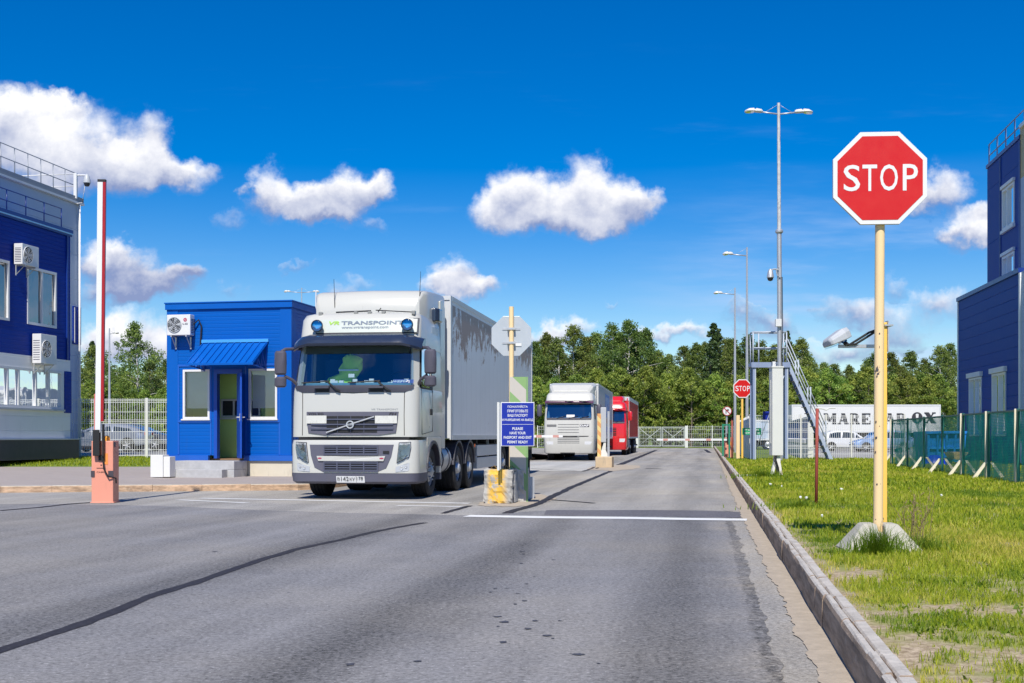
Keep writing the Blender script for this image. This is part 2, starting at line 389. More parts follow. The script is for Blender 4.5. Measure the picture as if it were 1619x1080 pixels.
# ------------------------------------------------------------ ground materials
def asphalt(name, base, spread, track=0.0, warm=0.0, dust=0.0, edge=False):
    m, N, b = _bsdf(name); MATS[name] = m; b.inputs['Specular IOR Level'].default_value = 0.25
    co = N.new('ShaderNodeTexCoord').outputs['Object']
    x, y, z = N.sep(co)
    lat = N.math('SUBTRACT', x, N.math('MULTIPLY', y, 0.16))           # distance across the lane
    big = N.noise(co, 0.22, 5, 0.6); mid = N.noise(co, 1.1, 6, 0.65); fin = N.noise(co, 30, 6, 0.85); spk = N.noise(co, 48, 2, 0.5); pit = N.noise(co, 36, 2, 0.5)
    streak = N.noise(N.comb(N.math('MULTIPLY', lat, 1.3), N.math('MULTIPLY', y, 0.09), 0), 1.0, 5, 0.6)
    val = N.math('ADD', N.math('MULTIPLY', N.math('SUBTRACT', big, 0.5), spread * 1.3), 1.0)
    val = N.math('ADD', val, N.math('MULTIPLY', N.math('SUBTRACT', mid, 0.5), spread))
    val = N.math('ADD', val, N.math('MULTIPLY', N.math('SUBTRACT', streak, 0.5), spread * 2.6))
    val = N.math('ADD', val, N.math('MULTIPLY', N.math('SUBTRACT', fin, 0.5), 3.2))
    val = N.math('ADD', val, N.math('MULTIPLY', N.ramp(spk, 0.66, 0.74), 1.0))
    val = N.math('SUBTRACT', val, N.math('MULTIPLY', N.ramp(pit, 0.64, 0.72), 0.5))
    if track:                                                             # oily wheel tracks worn along the lane
        for c0, wd in ((-2.05, 0.62), (-0.22, 0.60), (-4.3, 0.7)):
            dd = N.math('ABSOLUTE', N.math('SUBTRACT', N.math('ADD', lat, N.math('MULTIPLY', N.math('SUBTRACT', mid, 0.5), 0.35)), c0))
            val = N.math('SUBTRACT', val, N.math('MULTIPLY', N.ramp(dd, wd, 0.0), track))
    if dust:                                                              # dust blown up against the kerb
        dz_ = N.math('MULTIPLY', N.ramp(N.math('ADD', lat, N.math('MULTIPLY', N.math('SUBTRACT', N.noise(co, 0.9, 6, .7), 0.5), 1.3)), 0.0, 0.75), N.ramp(N.noise(co, 1.7, 6, .7), .3, .62))
    if edge:                                                             # crumbled, dark outer edge of the asphalt
        ew = N.math('ABSOLUTE', N.math('SUBTRACT', N.math('ADD', lat, N.math('MULTIPLY', N.math('SUBTRACT', N.noise(co, 2.2, 6, .75), .5), .26)), .37))
        ek = N.math('MULTIPLY', N.ramp(ew, .085, .05), N.ramp(N.noise(co, 11, 6, .8), .42, .52)); val = N.math('SUBTRACT', val, N.math('MULTIPLY', ek, .42))
    hv = N.new('ShaderNodeHueSaturation'); N.put(hv.inputs['Value'], val)
    col = N.mix(N.ramp(big, 0.35, 0.7), base, tuple(c * k for c, k in zip(base, (1.08 + warm, 1.03, 0.93 - warm))))
    if dust: col = N.mix(N.math('MULTIPLY', dz_, dust), col, (0.33, 0.29, 0.23))
    N.put(hv.inputs['Color'], col); N.l.new(hv.outputs[0], b.inputs['Base Color'])
    b.inputs['Roughness'].default_value = 0.82
    bn = N.new('ShaderNodeBump'); bn.inputs['Strength'].default_value = 0.7; bn.inputs['Distance'].default_value = 0.006
    N.put(bn.inputs['Height'], fin); N.l.new(bn.outputs[0], b.inputs['Normal'])
    return m
M_asph = asphalt('asphalt_worn_light', (0.300, 0.290, 0.278), 0.40, 0.16, dust=.5)
M_asphd = asphalt('asphalt_dark', (0.206, 0.205, 0.214), 0.36, 0.30, dust=.8, edge=True)
M_asphb = asphalt('asphalt_dark_band', (0.125, 0.123, 0.14), 0.2)
M_yard = asphalt('asphalt_yard', (0.26, 0.26, 0.26), 0.25)
M_slab = asphalt('concrete_slab', (0.40, 0.40, 0.39), 0.25)
M_sand = mat('gutter_sand', (0.40, 0.34, 0.27), 0.9, var=0.30, scale=9, bump=0.8, bscale=50, dirt=.5, dirtcol=(.22, .19, .16), spec=.2)
M_tar = mat('tar_seal', (0.032, 0.030, 0.036), 0.7, var=0.5, scale=14, dirt=0.55, dirtcol=(0.12, 0.12, 0.125), spec=.2)
M_line = mat('road_marking_paint', (0.74, 0.74, 0.72), 0.6, var=0.06, scale=4, dirt=0.35, dirtcol=(0.3, 0.3, 0.3))
M_linew = mat('worn_marking_paint', (0.60, 0.60, 0.59), 0.7, var=0.12, scale=4, dirt=0.85, dirtcol=(0.26, 0.26, 0.26))
M_kerb = mat('kerb_stone', (0.42, 0.36, 0.30), 0.9, var=0.28, scale=6, bump=1.0, bscale=30, dirt=0.8, dirtcol=(0.22, 0.13, 0.08), spec=.2)
M_kerbp = mat('kerb_stone_pale', (0.48, 0.40, 0.31), 0.9, var=0.2, scale=4, bump=0.6, bscale=35, dirt=0.6, dirtcol=(0.30, 0.17, 0.10))
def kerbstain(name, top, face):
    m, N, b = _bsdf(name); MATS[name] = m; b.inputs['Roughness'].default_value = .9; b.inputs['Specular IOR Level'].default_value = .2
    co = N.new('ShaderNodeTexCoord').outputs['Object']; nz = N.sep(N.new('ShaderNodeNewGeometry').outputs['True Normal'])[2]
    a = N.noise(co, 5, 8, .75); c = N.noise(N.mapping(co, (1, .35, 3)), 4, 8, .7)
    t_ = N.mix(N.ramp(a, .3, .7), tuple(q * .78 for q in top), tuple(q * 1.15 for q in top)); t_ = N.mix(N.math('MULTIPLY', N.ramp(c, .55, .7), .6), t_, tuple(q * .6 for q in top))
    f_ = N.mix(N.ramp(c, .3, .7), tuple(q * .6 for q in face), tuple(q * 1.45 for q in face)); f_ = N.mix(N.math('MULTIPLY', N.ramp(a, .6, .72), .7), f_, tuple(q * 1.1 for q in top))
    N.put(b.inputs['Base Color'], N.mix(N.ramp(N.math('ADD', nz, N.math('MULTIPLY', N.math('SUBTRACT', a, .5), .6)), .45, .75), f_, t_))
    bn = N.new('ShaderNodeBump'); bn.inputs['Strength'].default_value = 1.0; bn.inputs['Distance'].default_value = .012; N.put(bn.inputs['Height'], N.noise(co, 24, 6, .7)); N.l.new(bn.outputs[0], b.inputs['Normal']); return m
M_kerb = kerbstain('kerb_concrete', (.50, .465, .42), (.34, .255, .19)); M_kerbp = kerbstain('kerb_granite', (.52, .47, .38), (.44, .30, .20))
M_conc = mat('concrete', (0.50, 0.48, 0.44), 0.85, var=0.14, scale=3, bump=0.6, bscale=40, dirt=0.3, dirtcol=(0.3, 0.27, 0.22))
M_plinth = mat('dark_plinth', (0.045, 0.045, 0.05), 0.6, var=0.2)
def simple(name, fn, rough=0.85):
    m, N, b = _bsdf(name); MATS[name] = m; b.inputs['Roughness'].default_value = rough
    N.put(b.inputs['Base Color'], fn(N, N.new('ShaderNodeTexCoord').outputs['Object'])); return m
M_grass_far = simple('distant_grass', lambda N, co: N.mix(N.noise(co, 0.5, 8, 0.7), (0.09, 0.14, 0.02), (0.20, 0.26, 0.04)))
def pav(N, co):
    br = N.new('ShaderNodeTexBrick'); N.put(br.inputs['Vector'], N.mapping(co, rot=(0, 0, rad(8))))
    br.inputs['Scale'].default_value = 1.0; br.inputs['Brick Width'].default_value = 0.24; br.inputs['Row Height'].default_value = 0.12
    br.inputs['Mortar Size'].default_value = 0.006; br.inputs['Bias'].default_value = 0.0
    br.inputs['Color1'].default_value = (0.29, 0.245, 0.225, 1); br.inputs['Color2'].default_value = (0.36, 0.30, 0.27, 1); br.inputs['Mortar'].default_value = (0.2, 0.18, 0.16, 1)
    return N.mix(N.noise(co, 0.8, 6, 0.65), br.outputs[0], (0.36, 0.32, 0.30), 'MIX')
M_pav = simple('brick_paving', pav)
def soil(N, co):
    at = N.new('ShaderNodeAttribute', attribute_name='bare')
    g = N.mix(N.noise(co, 3, 8, 0.7), (0.13, 0.17, 0.02), (0.27, 0.29, 0.06))
    s = N.mix(N.ramp(N.noise(co, 22, 8, 0.8), .35, .65), (0.20, 0.14, 0.08), (0.52, 0.42, 0.29)); s = N.mix(N.ramp(N.noise(co, 5, 6, .7), .5, .7), s, (0.30, 0.26, 0.09))
    return N.mix(at.outputs['Fac'], g, s)
M_soil = simple('verge_soil', soil)

def sheet(name, pts, m, kind='structure', sub=None):
    mb = MB().add(pts, [tuple(range(len(pts)))])
    o = mb.build(name, m); 
    if o.data.polygons[0].normal.z < 0: o.data.flip_normals()
    o['kind'] = kind; return o
def jag(pts, amp, step=0.25, seed=1):
    """subdivide a polyline and roughen it sideways"""
    r = random.Random(seed); out = []
    for a, b in zip(pts, pts[1:]):
        a = Vector(a); b = Vector(b); L = (b - a).length; n = max(1, int(L / step))
        for i in range(n):
            p = a.lerp(b, i / n); q = mn.noise(Vector((p.x * 1.7 + seed, p.y * 1.7, seed))) + 0.6 * mn.noise(Vector((p.x * 6 + seed, p.y * 6, 3))) + .5 * mn.noise(Vector((p.x * 17 + seed, p.y * 17, 3)))
            d = (b - a).normalized(); out.append(p + Vector((-d.y, d.x, 0)) * q * amp)
    out.append(Vector(pts[-1])); return out
def strip(name, pts, widths, z, m, amp=0.02, seed=2, step=0.15, mb=None):
    """ribbon along pts (x,y) of given widths, edges roughened"""
    P_ = []; Wd = []
    for i in range(len(pts) - 1):
        a, b = Vector((*pts[i], 0)), Vector((*pts[i + 1], 0)); n = max(2, int((b - a).length / step))
        for k in range(n):
            P_.append(a.lerp(b, k / n)); Wd.append(widths[i] + (widths[i + 1] - widths[i]) * k / n)
    P_.append(Vector((*pts[-1], 0))); Wd.append(widths[-1])
    vs = []
    for i, p in enumerate(P_):
        d = (P_[min(i + 1, len(P_) - 1)] - P_[max(i - 1, 0)]).normalized(); nrm = Vector((-d.y, d.x, 0))
        wob = mn.noise(Vector((p.x * .9, p.y * .9, seed))) * amp * 1.5
        for sgn in (-1, 1):
            q = mn.noise(Vector((p.x * 4, p.y * 4, seed + sgn * 5))) * amp
            c = p + nrm * (sgn * Wd[i] / 2 + q + wob); vs.append((c.x, c.y, z))
    fs = [(2 * i, 2 * i + 1, 2 * i + 3, 2 * i + 2) for i in range(len(P_) - 1)]
    if mb is not None: mb.add(vs, fs); return None
    o = MB().add(vs, fs).build(name, m); 
    if o.data.polygons[0].normal.z < 0: o.data.flip_normals()
    o['kind'] = 'structure'; return o

# ------------------------------------------------------------ ground sheets
sheet('ground', [(-1500, -300, -0.05), (1500, -300, -0.05), (1500, 2500, -0.05), (-1500, 2500, -0.05)], M_grass_far)
road_edge = [(kerb_x(Y), Y, 0) for Y in (-6, 123)]
sheet('road', [(-70, -6, 0), road_edge[0], road_edge[1], (10, 125, 0), (-25, 125, 0), (-25, 60, 0), (-70, 26, 0)], M_asph)
far = [Vector((SX(px, SY(py)), SY(py), 0.004)) for px, py in ((100, 797.5), (250, 800), (400, 806.5), (560, 812), (740, 815), (800, 812), (850, 808), (1000, 806.5), (1192, 808))]
far = [Vector((-70, 22.5, .004)), Vector((-16, 21.9, .004))] + far
far[-1].x = kerb_x(far[-1].y) - 0.30
edge = jag(far, 0.07, 0.25, 5)
sheet('road_front_asphalt', [(-70, -6, 0.004)] + [tuple(p) for p in edge] + [tuple(p) for p in jag([(kerb_x(19.2) - .36, 19.2, .004), (kerb_x(-6) - .30, -6, .004)], 0.045, 0.08, 9)], M_asphd)
bp = [(SX(px, SY(py)), SY(py)) for px, py in ((862, 811), (1000, 811.5), (1100, 812.5), (1187, 815))]
strip('road_patch', bp, (1.2, 1.5, 1.5, 1.3), 0.0055, M_asphb, 0.08, 4)
# stop line, worn lines, tar seals
strip('stop_line', [(SX(px, SY(py)), SY(py)) for px, py in ((738, 816.3), (860, 818.6), (1000, 819.8), (1100, 821.5), (1181, 822.6))], (.42,) * 5, 0.0085, M_line, 0.025, 3)
mb = MB()
for pts, wd in ((((317, 788), (450, 790.5), (600, 793.5), (743, 796)), .26), (((282, 790.5), (391, 795.5)), .18), (((628, 799.5), (730, 801.5)), .2)):
    strip('', [(SX(px, SY(py)), SY(py)) for px, py in pts], (wd,) * len(pts), 0.0045, M_linew, 0.02, 6, mb=mb)
mb.build('road_marking', M_linew)['kind'] = 'structure'
mb = MB()
for pts, wd in ((((-60, 1050), (0, 1030), (130, 988), (230, 948), (300, 925), (380, 897), (470, 869), (560, 849), (620, 836), (672, 827)), .105),
                (((800, 812), (850, 797), (905, 770), (966, 745)), .16), (((980, 735), (1010, 723), (1037, 712)), .3), (((0, 808), (60, 803), (112, 797), (178, 793)), .14),
                (((868, 790), (940, 796)), .1), (((1020, 741), (1046, 741.5)), .25), (((1115, 711), (1122, 716)), .3), (((745, 800), (700, 812)), .1)):
    strip('', [(SX(px, SY(py)), SY(py)) for px, py in pts], (wd,) * len(pts), 0.0072, M_tar, 0.022, 8, mb=mb)
mb.build('tar_seal', M_tar)['kind'] = 'structure'
mb = MB()
if 0: strip('', [(SX(px, SY(py)), SY(py)) for px, py in ((-60, 1048), (0, 1030), (130, 987), (230, 948), (300, 925), (380, 896), (470, 869))], (.008, .016, .006, .018, .008, .014, .006), 0.0096, M_tar, 0.012, 15, step=.05, mb=mb)
if 0: mb.build('crack_in_seal', mat('dusty_crack', (.13, .125, .125), .9, var=.3))['kind'] = 'structure'
mb = MB(); r = random.Random(4)
for i in range(34):
    if i < 24: px, py = r.gauss(815, 45), r.uniform(830, 1030)
    else: px, py = r.uniform(300, 1180), r.uniform(835, 1060)
    if i == 0: px, py = 799, 985
    Y = SY(py); X = SX(px, Y); s_ = r.uniform(.010, .03) * (2.6 if i == 0 else 1)
    pts = [(X + s_ * math.cos(t) * (1 + .9 * mn.noise(Vector((1.5 * math.cos(t), 1.5 * math.sin(t), i)))), Y + s_ * 1.2 * math.sin(t) * .8 * (1 + .9 * mn.noise(Vector((1.5 * math.cos(t), 1.5 * math.sin(t), i)))), .0078) for t in [2 * math.pi * k / 16 for k in range(16)]]
    mb.add(pts, [tuple(range(16))])
mb.build('oil_stains', mat('oil_stain', (.062, .060, .068), .6, var=.5, scale=20))['kind'] = 'structure'
# sand in the gutter and round the island blocks
def poly_between(name, A, B, z, m):
    return sheet(name, [(p[0], p[1], z) for p in A] + [(p[0], p[1], z) for p in reversed(B)], m)
gut = jag([(kerb_x(-2) - .15, -2, 0), (kerb_x(20) - .20, 20, 0), (kerb_x(60) - .12, 60, 0)], 0.04, 0.05, 31)
poly_between('gutter', [tuple(p) for p in gut], [(kerb_x(-2) + .02, -2), (kerb_x(60) + .02, 60)], 0.0064, M_sand)
def blob(name, cx, cy, rx, ry, z, m, rot=0.0, seed=1, rough=.25):
    pts = []
    for k in range(60):
        t = 2 * math.pi * k / 60; q = 1 + rough * mn.noise(Vector((math.cos(t) * 2, math.sin(t) * 2, seed))) + rough * .5 * mn.noise(Vector((math.cos(t) * 7, math.sin(t) * 7, seed)))
        x, y = rx * q * math.cos(t), ry * q * math.sin(t)
        pts.append((cx + x * math.cos(rot) + y * math.sin(rot), cy - x * math.sin(rot) + y * math.cos(rot), z))
    return sheet(name, pts, m)
blob('sand_patch', .12, 22.6, .62, 2.1, .006, M_sand, .15, 3)
blob('sand_patch', 4.0, 46.5, .95, 4.6, .006, M_sand, .15, 7)
sheet('weighbridge_slab', [(-1.2, 41.5, .005), (2.4, 41.2, .005), (4.6, 56.5, .005), (1.0, 57, .005)], M_slab)
mb = MB()
for pts in (((2.45, 41.2), (4.65, 56.5)), ((-1.2, 41.4), (2.45, 41.1)), ((.7, 44.5), (2.2, 41.6)), ((3.1, 44.4), (3.4, 46.6))):
    strip('', pts, (.10, .10), .0075, M_tar, .04, 3, mb=mb)
mb.build('road_cracks', M_tar)['kind'] = 'structure'

# ------------------------------------------------------------ right verge
BARE = [(1.9, 5.3, .5, .9), (2.8, 5.6, .9, .7), (3.9, 6.3, .9, .6), (2.9, 7.1, .8, .35), (3.6, 8.0, .9, .3), (4.3, 8.7, .6, .3), (2.6, 8.9, .3, .6), (3.3, 5.0, 1, .5), (2.5, 6.3, .35, .3), (5.2, 9.3, .6, .25)]
def bare(x, y):
    b_ = 0
    for cx, cy, rx, ry in BARE: b_ = max(b_, 1.15 - ((x - cx) / rx) ** 2 - ((y - cy) / ry) ** 2)
    b_ = b_ * .85 + 1.0 * mn.noise(Vector((x * 1.8, y * 1.8, 4))) + 1.3 * mn.noise(Vector((x * 7, y * 7, 8))) + .6 * mn.noise(Vector((x * 18, y * 18, 8)))
    k = x - kerb_x(y)
    if k < .36: b_ = max(b_, (.36 - k) * 4 + mn.noise(Vector((x * 5, y * 3, 1))) * .8)
    return min(1, max(0, b_))
ZV = 0.17
ys = [1.0]
while ys[-1] < 53.5: ys.append(ys[-1] + max(.1, (ys[-1] - 6) * .05))
xs = [0.0]
while xs[-1] < 40: xs.append(xs[-1] + max(.1, (xs[-1] - 4) * .15))
vs = []
for y in ys:
    for x in xs:
        X = kerb_x(y) + .15 + x
        vs.append((X - (.02 if x == 0 else 0), y, ZV + .015 * mn.noise(Vector((X * 1.2, y * 1.2, 0)))))
nx_ = len(xs); fs = [(j * nx_ + i, j * nx_ + i + 1, (j + 1) * nx_ + i + 1, (j + 1) * nx_ + i) for j in range(len(ys) - 1) for i in range(nx_ - 1)]
vo = MB().add(vs, fs, 0, True).build('verge', M_soil); vo['kind'] = 'structure'
at = vo.data.attributes.new('bare', 'FLOAT', 'POINT'); at.data.foreach_set('value', [bare(p.co.x, p.co.y) if p.co.y < 20 else 0.1 * (mn.noise(p.co) > .2) for p in vo.data.vertices])
sheet('verge_far', [(kerb_x(53.3) + .2, 53.3, .125), (kerb_x(53.3) + 5, 53.3, .125), (kerb_x(128) + 5, 128, .125), (kerb_x(128) + .25, 128, .125)], M_grass_far)
sheet('car_park', [(kerb_x(53.5) + 4.9, 53.5, .06), (90, 53.5, .06), (90, 121, .06), (kerb_x(121) + 4.9, 121, .06)], M_yard)

# kerbs: a row of stones, each a little off true
def kerb_row(name, path, m, h=0.15, w=0.17, second=False, L=1.0, seed=3, zfn=lambda p: 0.0, side=1):
    r_ = random.Random(seed); mb = MB(); pts = [Vector((*p, 0)) for p in path]
    for a, b in zip(pts, pts[1:]):
        d = (b - a); n = max(1, round(d.length / L)); d.normalize(); q = Vector((d.y, -d.x, 0)) * side
        for k in range(n):
            p = a.lerp(b, k / n); e = a.lerp(b, (k + 1) / n) - d * r_.uniform(.004, .010)
            jz = r_.uniform(-.004, .004); jx = r_.uniform(-.005, .005); z0 = zfn(p)
            for (o0, o1, hh) in (((0, w, h),) + (((w + .006, w + .085, h - .010),) if second else ())):
                prof = [(o0, -.1), (o0 + .003, hh - .035), (o0 + .010, hh - .010), (o0 + .022, hh), (o1 - .005, hh + .002), (o1, hh - .01), (o1, -.1)]
                r0 = [p + q * (u_ + jx) + Vector((0, 0, z0 + z_ + jz)) for u_, z_ in prof]
                r1 = [e + q * (u_ + jx + r_.uniform(-.004, .004)) + Vector((0, 0, z0 + z_ + jz + r_.uniform(-.003, .003))) for u_, z_ in prof]
                mb.loft([r0, r1], smooth=False)
    o = mb.build(name, m); o['kind'] = 'structure'; return o
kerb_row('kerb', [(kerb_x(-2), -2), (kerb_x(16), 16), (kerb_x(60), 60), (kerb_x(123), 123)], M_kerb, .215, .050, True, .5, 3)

# left pavement and its kerb
LK = [(-40, 22.4), (-10.9, 25.6), (-4.75, 26.75), (-4.35, 27.2), (-4.1, 28.4), (1.2, 62)]
zpav = lambda y: 0.13 + max(0, (y - 25.6)) * 0.005
kerb_row('kerb_left', LK, M_kerbp, .14, .14, False, 1.0, 11, side=-1)
pv = [(x - (.0 if x < -5 else .12), y + .12) for x, y in LK]
mb = MB(); inner = [(-40, 39.6), (-12, 39.6), (-9, 39.6), (-9, 39.6), (-9, 47), (-9, 62)]
mb.add([(x, y, zpav(y)) for x, y in pv] + [(x, y, zpav(y)) for x, y in inner], [(i, i + 1, i + 7, i + 6) for i in range(5)])
mb.build('pavement', M_pav)['kind'] = 'structure'
zgl = lambda y: 0.2 + (y - 39.6) * 0.034
lawn = MB().add([(-40, 39.5, zgl(39.6)), (-8.9, 39.5, zgl(39.6)), (-8.9, 46.2, zgl(46.2)), (-40, 46.2, zgl(46.2))], [(0, 1, 2, 3)]).build('lawn', M_grass_far); lawn['kind'] = 'structure'
sheet('yard', [(-60, 46.1, .43), (-6, 46.1, .43), (4, 66, .30), (-6, 140, .2), (-80, 140, .4)], M_yard)

# ------------------------------------------------------------ grass
def grass(name, pts, hgt, wid, m, lean=.45, seed=1, cols=None):
    """pts: N x 3 root points; hgt, wid arrays"""
    rg = np.random.default_rng(seed); n = len(pts); pts = np.asarray(pts, dtype=np.float64)
    a = rg.uniform(0, 2 * np.pi, n); d = np.stack([np.cos(a), np.sin(a), np.zeros(n)], 1)
    b = rg.uniform(0, 2 * np.pi, n); ln = rg.uniform(.1, lean, n) * hgt
    ld = np.stack([np.cos(b), np.sin(b), np.zeros(n)], 1) * ln[:, None]
    up = np.zeros((n, 3)); up[:, 2] = hgt
    w = d * (wid[:, None] / 2)
    v0 = pts - w; v1 = pts + w; mid = pts + up * .55 + ld * .35; v2 = mid + w * .75; v3 = mid - w * .75; v4 = pts + up * np.clip(1 - (ln / hgt)[:, None] * .3, .4, 1) + ld
    V = np.stack([v0, v1, v2, v3, v4], 1).reshape(-1, 3)
    me = bpy.data.meshes.new(name); me.vertices.add(len(V)); me.vertices.foreach_set('co', V.ravel())
    base = np.arange(n) * 5
    q = np.stack([base, base + 1, base + 2, base + 3], 1); t = np.stack([base + 3, base + 2, base + 4], 1)
    loops = np.concatenate([q.ravel(), t.ravel()]); me.loops.add(len(loops)); me.loops.foreach_set('vertex_index', loops)
    me.polygons.add(2 * n); me.polygons.foreach_set('loop_start', np.concatenate([np.arange(n) * 4, 4 * n + np.arange(n) * 3]))
    try: me.polygons.foreach_set('loop_total', np.concatenate([np.full(n, 4), np.full(n, 3)]))
    except Exception: pass
    if cols is not None:
        at = me.attributes.new('tone', 'FLOAT', 'POINT'); at.data.foreach_set('value', np.repeat(cols, 5).astype(np.float32))
    me.materials.append(m); me.update(calc_edges=True); me.validate()
    o = bpy.data.objects.new(name, me); COL.objects.link(o); return o
def leafmat(name, c0, c1, c2, trans=0.35, rough=0.5, vary=False):
    m = bpy.data.materials.new(name); m.use_nodes = True; MATS[name] = m
    N = NT(m.node_tree); N.n.clear(); out = N.new('ShaderNodeOutputMaterial')
    at = N.new('ShaderNodeAttribute', attribute_name='tone').outputs['Fac']
    col = N.mix(N.ramp(at, 0.0, 0.5), c0, c1); col = N.mix(N.ramp(at, 0.5, 1.0), col, c2)
    if vary:                                                             # every tree its own green
        oi = N.new('ShaderNodeObjectInfo').outputs['Random']; hv = N.new('ShaderNodeHueSaturation'); N.put(hv.inputs['Hue'], N.math('ADD', N.math('MULTIPLY', oi, .05), .470)); N.put(hv.inputs['Value'], N.math('ADD', N.math('MULTIPLY', N.math('FRACT', N.math('MULTIPLY', oi, 7.3)), .5), .86)); N.put(hv.inputs['Saturation'], .88); N.put(hv.inputs['Color'], col); col = hv.outputs[0]
    df = N.new('ShaderNodeBsdfPrincipled'); N.put(df.inputs['Base Color'], col); df.inputs['Roughness'].default_value = rough; df.inputs['Specular IOR Level'].default_value = .35
    tl = N.new('ShaderNodeBsdfTranslucent'); N.put(tl.inputs[0], col)
    mx = N.new('ShaderNodeMixShader'); mx.inputs[0].default_value = trans; N.l.new(df.outputs[0], mx.inputs[1]); N.l.new(tl.outputs[0], mx.inputs[2]); N.l.new(mx.outputs[0], out.inputs[0])
    return m
M_blade = leafmat('grass_blades', (0.15, 0.25, 0.018), (0.41, 0.47, 0.028), (0.68, 0.58, 0.13), .5)
rg = np.random.default_rng(5); P_ = []; Hh = []; Wd = []; Tn = []
for (ya, yb, dens, hg, wd) in ((4.6, 8, 4200, .055, .0045), (8, 13, 2200, .065, .0065), (13, 22, 800, .08, .012), (22, 34, 260, .09, .024), (34, 53.5, 110, .11, .042)):
    xm = .445 * yb + 1.0; area = 0
    n = int(dens * (yb - ya) * (xm - kerb_x(ya)))
    ry = rg.uniform(ya, yb, n); rx = rg.uniform(kerb_x(ya) + .0, xm, n)
    keep = (rx > kerb_x(ry) + .150) & (rx < .445 * ry + 1.0)
    for x, y in zip(rx[keep], ry[keep]):
        if y < 20:
            b_ = bare(x, y)
            if rg.random() < b_ * 1.02: continue
        else: b_ = 0.0
        pn = mn.noise(Vector((x * .55, y * .55, 2))) ; pn2 = mn.noise(Vector((x * 2.6, y * 2.6, 7)))
        P_.append((x, y, ZV)); Hh.append(hg * (1 + .55 * pn + .5 * pn2) * rg.uniform(.55, 1.25) * (1 - .35 * b_)); Wd.append(wd * rg.uniform(.7, 1.3))
        Tn.append(min(1, max(0, .42 + .5 * pn - .35 * pn2 + rg.normal(0, .16) + .25 * b_)))
g_o = grass('grass', P_, np.array(Hh), np.array(Wd), M_blade, .7, 1, np.array(Tn)); tag(g_o, 'sunlit yellow green mown grass on the verge right of the kerb', 'grass', kind='stuff')
n = 9000; ry = rg.uniform(39.7, 45.9, n); rx = rg.uniform(-22, -9, n)
g_o = grass('grass', np.stack([rx, ry, .2 + (ry - 39.6) * .034], 1), rg.uniform(.05, .12, n), rg.uniform(.02, .04, n), M_blade, .7, 2, np.clip(rg.normal(.35, .15, n), 0, 1)); tag(g_o, 'narrow strip of short green lawn in front of the mesh fence and blue building', 'grass', kind='stuff')
# clover-like broad leaves low in the near grass
P_ = []; 
for k in range(2600):
    y = rg.uniform(4.8, 15); x = rg.uniform(kerb_x(y) + .3, .445 * y + .8)
    if bare(x, y) > .5 and rg.random() > .25: continue
    if mn.noise(Vector((x * 1.5, y * 1.5, 12))) < 0.05: continue
    for q in range(4): P_.append((x + rg.normal(0, .03), y + rg.normal(0, .03), ZV))
P_ = np.array(P_); n = len(P_)
g_o = grass('weeds', P_, rg.uniform(.015, .05, n), rg.uniform(.012, .022, n), M_blade, 1.6, 3, np.clip(rg.normal(.12, .1, n), 0, 1)); tag(g_o, 'low broad leaved weeds scattered through the verge grass', 'weeds', kind='stuff')
# ------------------------------------------------------------ left building
M_navy = siding('navy_cladding', (0.002, 0.032, 0.28), 0.15, 0.5, .010, spec=.12)
M_navy2 = siding('navy_cladding_wide', (0.010, 0.045, 0.27), 0.30, 0.30, .012)
M_navy3 = siding('navy_panels', (0.002, 0.036, 0.28), 2.3, 0.5, .012, groove=.012, spec=.12)
M_greyclad = siding('grey_cladding', (0.44, 0.51, 0.62), 1.0, 0.5, .010, groove=.02)
M_greyclad2 = siding('light_cladding', (0.80, 0.80, 0.80), 0.5, 0.4, .008, groove=.03)
M_tan = siding('tan_cladding', (0.50, 0.38, 0.16), 1.0, 0.4, .008, groove=.02)
M_blind = mat('window_blind', (0.45, 0.43, 0.40), 0.8, var=.2, scale=1.2)
M_room = mat('room_behind_glass', (0.10, 0.11, 0.12), 0.9, var=.5, scale=.8)
def unit(w):  # direction frame from lane slope
    return -math.atan(w)
def railing(parent, a0, a1, z, h, fn, m, pitch=1.2, r=.022, name='railing'):
    mb = MB(); n = max(1, round(abs(a1 - a0) / pitch))
    for k in range(n + 1):
        a = a0 + (a1 - a0) * k / n; mb.tube([fn(a, 0, z), fn(a, 0, z + h)], r, 6)
    for f in (.5, 1.0): mb.tube([fn(a0, 0, z + h * f), fn(a1, 0, z + h * f)], r * .9, 6)
    return mb.build(name, m, parent)
